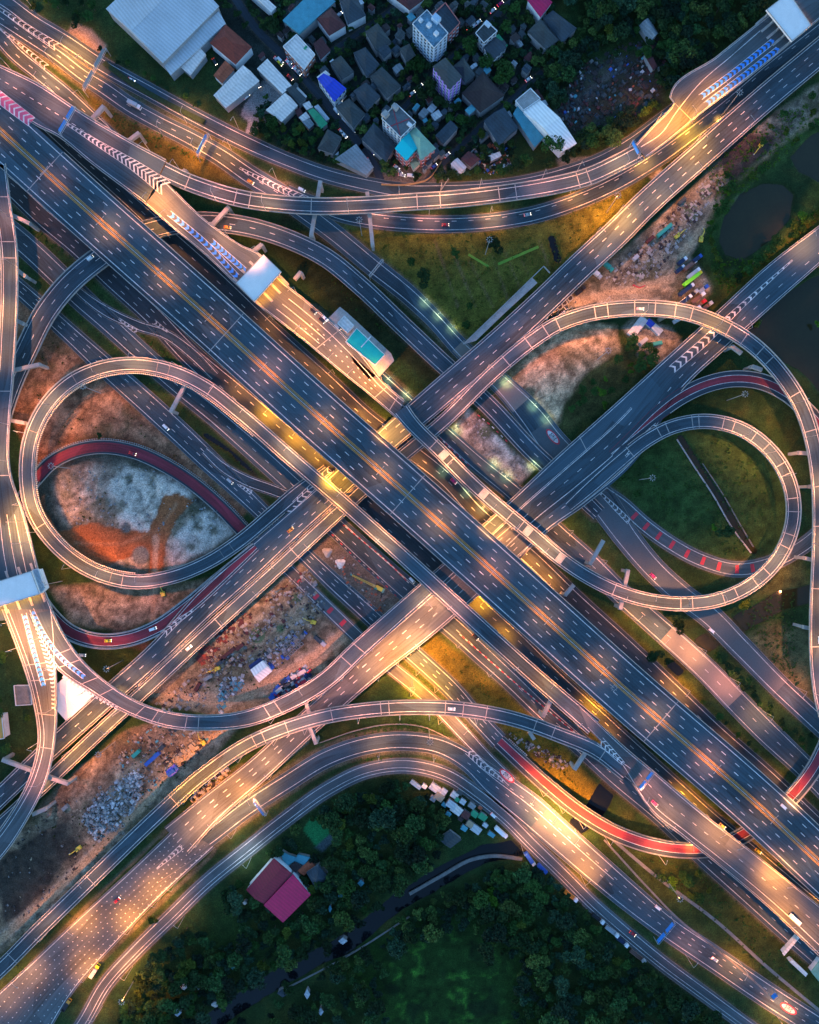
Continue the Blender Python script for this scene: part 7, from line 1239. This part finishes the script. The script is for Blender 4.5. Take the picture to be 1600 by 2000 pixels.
# keep roofs clear
for o in list(S.objects):
    if o.name.split('.')[0] == 'roof' and o.parent and o.parent.location.z < 3:
        e = np.array([v.co[:2] for v in o.data.vertices]); rad = np.percentile(np.hypot(e[:, 0], e[:, 1]), 60) / MPP * .78 + 5
        HR.append((o.parent.location.x / MPP + 800, 1000 - o.parent.location.y / MPP, rad ** 2))
for o in list(S.objects):
    if o.type == 'EMPTY' and o.get('category') in ('house', 'building', 'warehouse', 'shed', 'shack', 'hut', 'tent', 'van', 'car', 'lorry', 'office', 'terrace') and o.location.z < 3:
        placed.append((o.location.x / MPP + 800, 1000 - o.location.y / MPP))
for a_, b_ in zip(canal[:-1], canal[1:]):
    for t_ in np.arange(0, 1, .12): placed.append((a_[0] + (b_[0] - a_[0]) * t_, a_[1] + (b_[1] - a_[1]) * t_)); placed.append((placed[-1][0] - 8, placed[-1][1] - 8)); placed.append((placed[-1][0] + 14, placed[-1][1] + 14))
# named single trees seen in the photo
for x, y, i, sc in ((1070, 290, 3, 1.5), (962, 480, 4, 1.2), (830, 545, 4, 1.2), (805, 515, 1, 1.0), (888, 498, 5, .9), (985, 150, 3, 1.5), (970, 165, 1, 1.3), (900, 240, 1, 1.2), (890, 218, 0, 1.2), (940, 270, 2, .9), (540, 35, 13, .9), (660, 320, 1, 1.0), (1390, 1030, 13, .9), (1412, 1040, 4, 1.1), (1240, 965, 5, .7), (1592, 635, 13, .8), (1545, 445, 2, .9), (1560, 430, 10, .8), (1510, 480, 3, .9), (1495, 492, 3, .8), (1470, 515, 3, .9), (1455, 530, 9, .9), (303, 1788, 2, .9), (960, 1745, 10, 1.1), (1001, 1770, 8, .9), (980, 1722, 3, .9), (1445, 1180, 2, 1.1), (1520, 1680, 1, .8), (918, 600, 1, .8), (910, 640, 1, 1), (198, 851, 0, .7), (1300, 1190, 4, 1.1), (1320, 1215, 4, 1), (1265, 1275, 4, 1.1), (1300, 1290, 8, .9)):
    placed.append((x, y)); tree(x, y, i, sc)
ALLG = [0, 1, 3, 4, 7, 8, 9, 12, 2]
scatter([(1100, 790), (1140, 735), (1210, 680), (1250, 720), (1180, 800), (1110, 830)], 14, [10, 13, 3, 9], 12, .45, .7, 'bright shrubs inside the right loop')
scatter([(1210, 670), (1250, 660), (1290, 700), (1250, 725)], 8, [1, 8, 3], 13, .7, 1.0)
scatter([(1410, 345), (1440, 350), (1395, 470), (1420, 560), (1395, 570), (1370, 480)], 18, [2, 3, 9, 13], 11, .6, .85, 'bushes on the pond bank')
scatter([(1600, 400), (1610, 440), (1440, 570), (1400, 560), (1520, 490)], 18, [2, 3, 9, 4], 12, .55, .85, 'bushes on the pond bank')
scatter([(1500, 240), (1600, 180), (1610, 230), (1480, 350), (1450, 370)], 12, [2, 3, 9], 12, .5, .8, 'bushes on the pond bank')
scatter([(1000, 330), (1230, 240), (1300, 170), (1310, 60), (1160, 60), (1180, 110), (1290, 130), (1280, 190), (1180, 280), (1060, 345), (870, 355), (880, 330)], 26, ALLG, 15)
scatter([(850, 40), (1010, 20), (1010, 180), (960, 230), (880, 290), (830, 250), (800, 190), (800, 120)], 26, ALLG, 15)
scatter([(400, -10), (470, 20), (560, 60), (540, 110), (480, 60), (440, 30)], 9, [0, 1, 4, 8], 15)
scatter([(500, 225), (560, 245), (640, 250), (670, 290), (640, 340), (560, 300), (495, 260)], 18, [1, 3, 8, 9, 2], 13, .6, 1.0)
scatter([(200, 90), (330, 170), (400, 215), (395, 232), (300, 185), (190, 110)], 10, [0, 1, 8], 14, .5, .75)
scatter([(30, -10), (190, -10), (200, 60), (150, 50), (110, 50), (60, 20)], 12, ALLG, 15)
scatter([(1130, -20), (1480, -20), (1480, 30), (1300, 170), (1280, 60), (1150, 60)], 24, [0, 1, 4, 7, 8], 19, 1.0, 1.4, 'trees of the dark upper wood')
WOODS = [(620, 1560), (760, 1520), (840, 1560), (860, 1640), (800, 1720), (700, 1790), (560, 1870), (400, 1960), (300, 2010), (210, 2010), (290, 1880), (440, 1740), (540, 1650)]
scatter(WOODS, 62, ALLG, 19, 1.0, 1.35, 'trees of the lower wood')
scatter([(820, 1760), (950, 1700), (1050, 1690), (1200, 1820), (1330, 1930), (1280, 2000), (1120, 1900), (1000, 1800), (880, 1800), (760, 1830)], 40, ALLG, 19, 1.0, 1.35, 'trees of the lower wood')
scatter([(0, 1210), (30, 1290), (60, 1400), (60, 1480), (-10, 1500), (-10, 1260)], 8, [1, 8, 3], 14, .7, 1)
scatter([(1250, 1690), (1400, 1700), (1380, 1760), (1290, 1720)], 8, [2, 3, 10], 14, .6, .9)
scatter([(1330, 1330), (1560, 1540), (1540, 1560), (1310, 1330)], 12, [3, 2, 8], 13, .4, .6, 'shrubs along the verge beside the flyover')
scatter([(1370, 1250), (1620, 1470), (1600, 1490), (1350, 1270)], 20, [0, 1, 8, 7], 13, .6, .9, 'shrubs between the lower right roads')
# the rest of the woods: more crowns than anyone could count
def wood(name, label, specs, mt):
    Vs = []; Cs_ = []
    for x, y, i, sc in specs:
        tn_ = np.array(q.choice(((.008, .022, .008), (.012, .036, .010), (.020, .045, .010), (.006, .018, .010), (.028, .052, .012), (.010, .030, .016)))) * q.uniform(.7, 2.0)
        me, tm, r, m_ = TP[i]; n = len(me.vertices); co = np.empty(n * 3, np.float32); me.vertices.foreach_get('co', co); co = co.reshape(-1, 3) * sc; a = q.uniform(0, 6.28); ca, sa = math.cos(a), math.sin(a)
        Vs.append(np.stack([co[:, 0] * ca - co[:, 1] * sa + P2(x, y)[0], co[:, 0] * sa + co[:, 1] * ca + P2(x, y)[1], co[:, 2] * q.uniform(.8, 1.1)], 1)); hz = co[:, 2] * 0 + 1; Cs_.append(np.repeat(tn_[None] * np.repeat(.55 + .9 * gR.random(n // 4), 4)[:, None], 1, 0))
    if not Vs: return
    v = np.concatenate(Vs); cs = np.concatenate(Cs_); o = bpy.data.objects.new(name, mesh_np(name, v, np.arange(len(v)).reshape(-1, 4), [LWM], cs)); COL.objects.link(o); tag(o, label, None, None, 'stuff')
big = [4, 3, 8, 0, 1, 7]
w1 = scatter([(200, 2060), (290, 1880), (440, 1740), (540, 1650), (620, 1540), (760, 1500), (860, 1560), (880, 1640), (800, 1730), (650, 1850), (450, 1980), (360, 2060)], 300, big, 11.5, .6, 1.5, real=False)
w2 = scatter([(740, 1850), (820, 1740), (950, 1690), (1060, 1690), (1250, 1850), (1480, 2060), (1050, 2060), (1000, 1860), (880, 1800), (700, 1880)], 300, big, 11.5, .6, 1.5, real=False)
w3 = scatter([(1080, -60), (1520, -60), (1490, 20), (1310, 180), (1180, 300), (1090, 330), (1130, 270), (1300, 190), (1290, 60), (1140, 70)], 240, big, 12, .7, 1.5, real=False)
w3 += scatter([(1050, 100), (1180, 50), (1260, 60), (1150, 110), (1110, 170), (1085, 240), (1060, 220), (1020, 170)], 60, big, 11, .7, 1.3, real=False)
w4 = scatter([(420, -50), (1100, -50), (1060, 150), (990, 330), (850, 360), (700, 330), (560, 310), (490, 250), (560, 120)], 560, [0, 1, 5, 7, 8, 6], 8.5, .45, 1.0, real=False)
w5 = scatter([(440, 1980), (700, 1840), (760, 1880), (760, 2060), (380, 2060)], 90, big, 11, .9, 1.2, real=False)
w6 = scatter([(1000, 1900), (1280, 1900), (1600, 2090), (1000, 2090)], 120, [1, 0, 7], 14, .7, 1.1, real=False)
wood('woodland', 'dense dark woodland around the crimson roofs', w1[::2], LF[0]); wood('woodland', 'greener crowns mixed through the lower left woodland', w1[1::2], LF[1])
wood('woodland', 'dense woodland south of the canal', w2[::2], LF[0]); wood('woodland', 'greener crowns mixed through the wood south of the canal', w2[1::2], LF[1])
wood('woodland', 'dark woodland in the upper right', w3, LF[0]); wood('woodland', 'garden trees packed between the village houses', w4, LF[0]); wood('woodland', 'trees along the bottom edge', w5 + w6, LF[0])
# low scrub and weeds along verges and lawns
def scrub(name, label, polys, n, mt, lo=.5, hi=1.4, seed=1):
    g = np.random.default_rng(seed); qq_ = random.Random(seed); Vs = []
    for _ in range(n * 6):
        pl = qq_.choice(polys); xs = [p[0] for p in pl]; ys = [p[1] for p in pl]; x, y = qq_.uniform(min(xs), max(xs)), qq_.uniform(min(ys), max(ys))
        if not inside(x, y, pl) or not clear(x, y, .8): continue
        r = qq_.uniform(lo, hi); v = crown_np(r, r * .9, 26, g, 3, .32); v[:, 0] += P2(x, y)[0]; v[:, 1] += P2(x, y)[1]; Vs.append(v)
        if len(Vs) >= n: break
    v = np.concatenate(Vs); o = bpy.data.objects.new(name, mesh_np(name, v, np.arange(len(v)).reshape(-1, 4), [mt])); COL.objects.link(o); tag(o, label, None, None, 'stuff')
scrub('undergrowth', 'tufts and low bushes over the lit lawn', [[(700, 430), (1250, 380), (900, 680)], [(840, 1240), (1080, 1430), (1150, 1590), (1000, 1440)]], 420, LF[2], .3, 1.1, 1)
scrub('undergrowth', 'dark weeds inside the right loop and by the canal', [[(1200, 930), (1440, 840), (1530, 930), (1440, 1100)], [(1440, 1180), (1590, 1150), (1590, 1380), (1480, 1260)], [(1540, 760), (1590, 900), (1580, 1060)], [(1180, 1640), (1430, 1690), (1600, 1860), (1560, 1950)]], 650, LF[1], .3, 1.3, 2)
scrub('undergrowth', 'rank growth along the dirt strip and pond', [[(1380, 330), (1500, 230), (1640, 180), (1500, 340), (1400, 420)], [(1380, 420), (1400, 560), (1440, 580), (1620, 430), (1610, 390), (1500, 500), (1410, 510)], [(1420, 620), (1500, 580), (1480, 640)]], 520, LF[3], .5, 1.6, 3)  # bright leaf colour stands in for lamplight on the pond bank
scrub('undergrowth', 'weeds on verges between the western roads', [[(60, 460), (180, 530), (120, 470), (40, 420)], [(140, 620), (330, 780), (520, 960), (500, 920), (300, 740), (150, 600)], [(240, 620), (420, 760), (400, 780), (260, 660)], [(560, 420), (860, 700), (700, 620)], [(180, 200), (480, 340), (250, 270)], [(1200, 1220), (1560, 1550), (1540, 1570), (1180, 1240)], [(650, 1450), (800, 1405), (890, 1440), (720, 1430)], [(600, 1490), (800, 1475), (960, 1540), (800, 1482)]], 900, LF[1], .3, 1.1, 4)
scrub('undergrowth', 'weeds creeping over the works ground', [[(20, 590), (470, 1000), (300, 900), (60, 900)], [(300, 1370), (640, 1180), (560, 1340)], [(60, 1620), (300, 1420), (420, 1440), (200, 1680)], [(100, 930), (400, 1000), (200, 1110)]], 260, LF[2], .3, 1.0, 5)
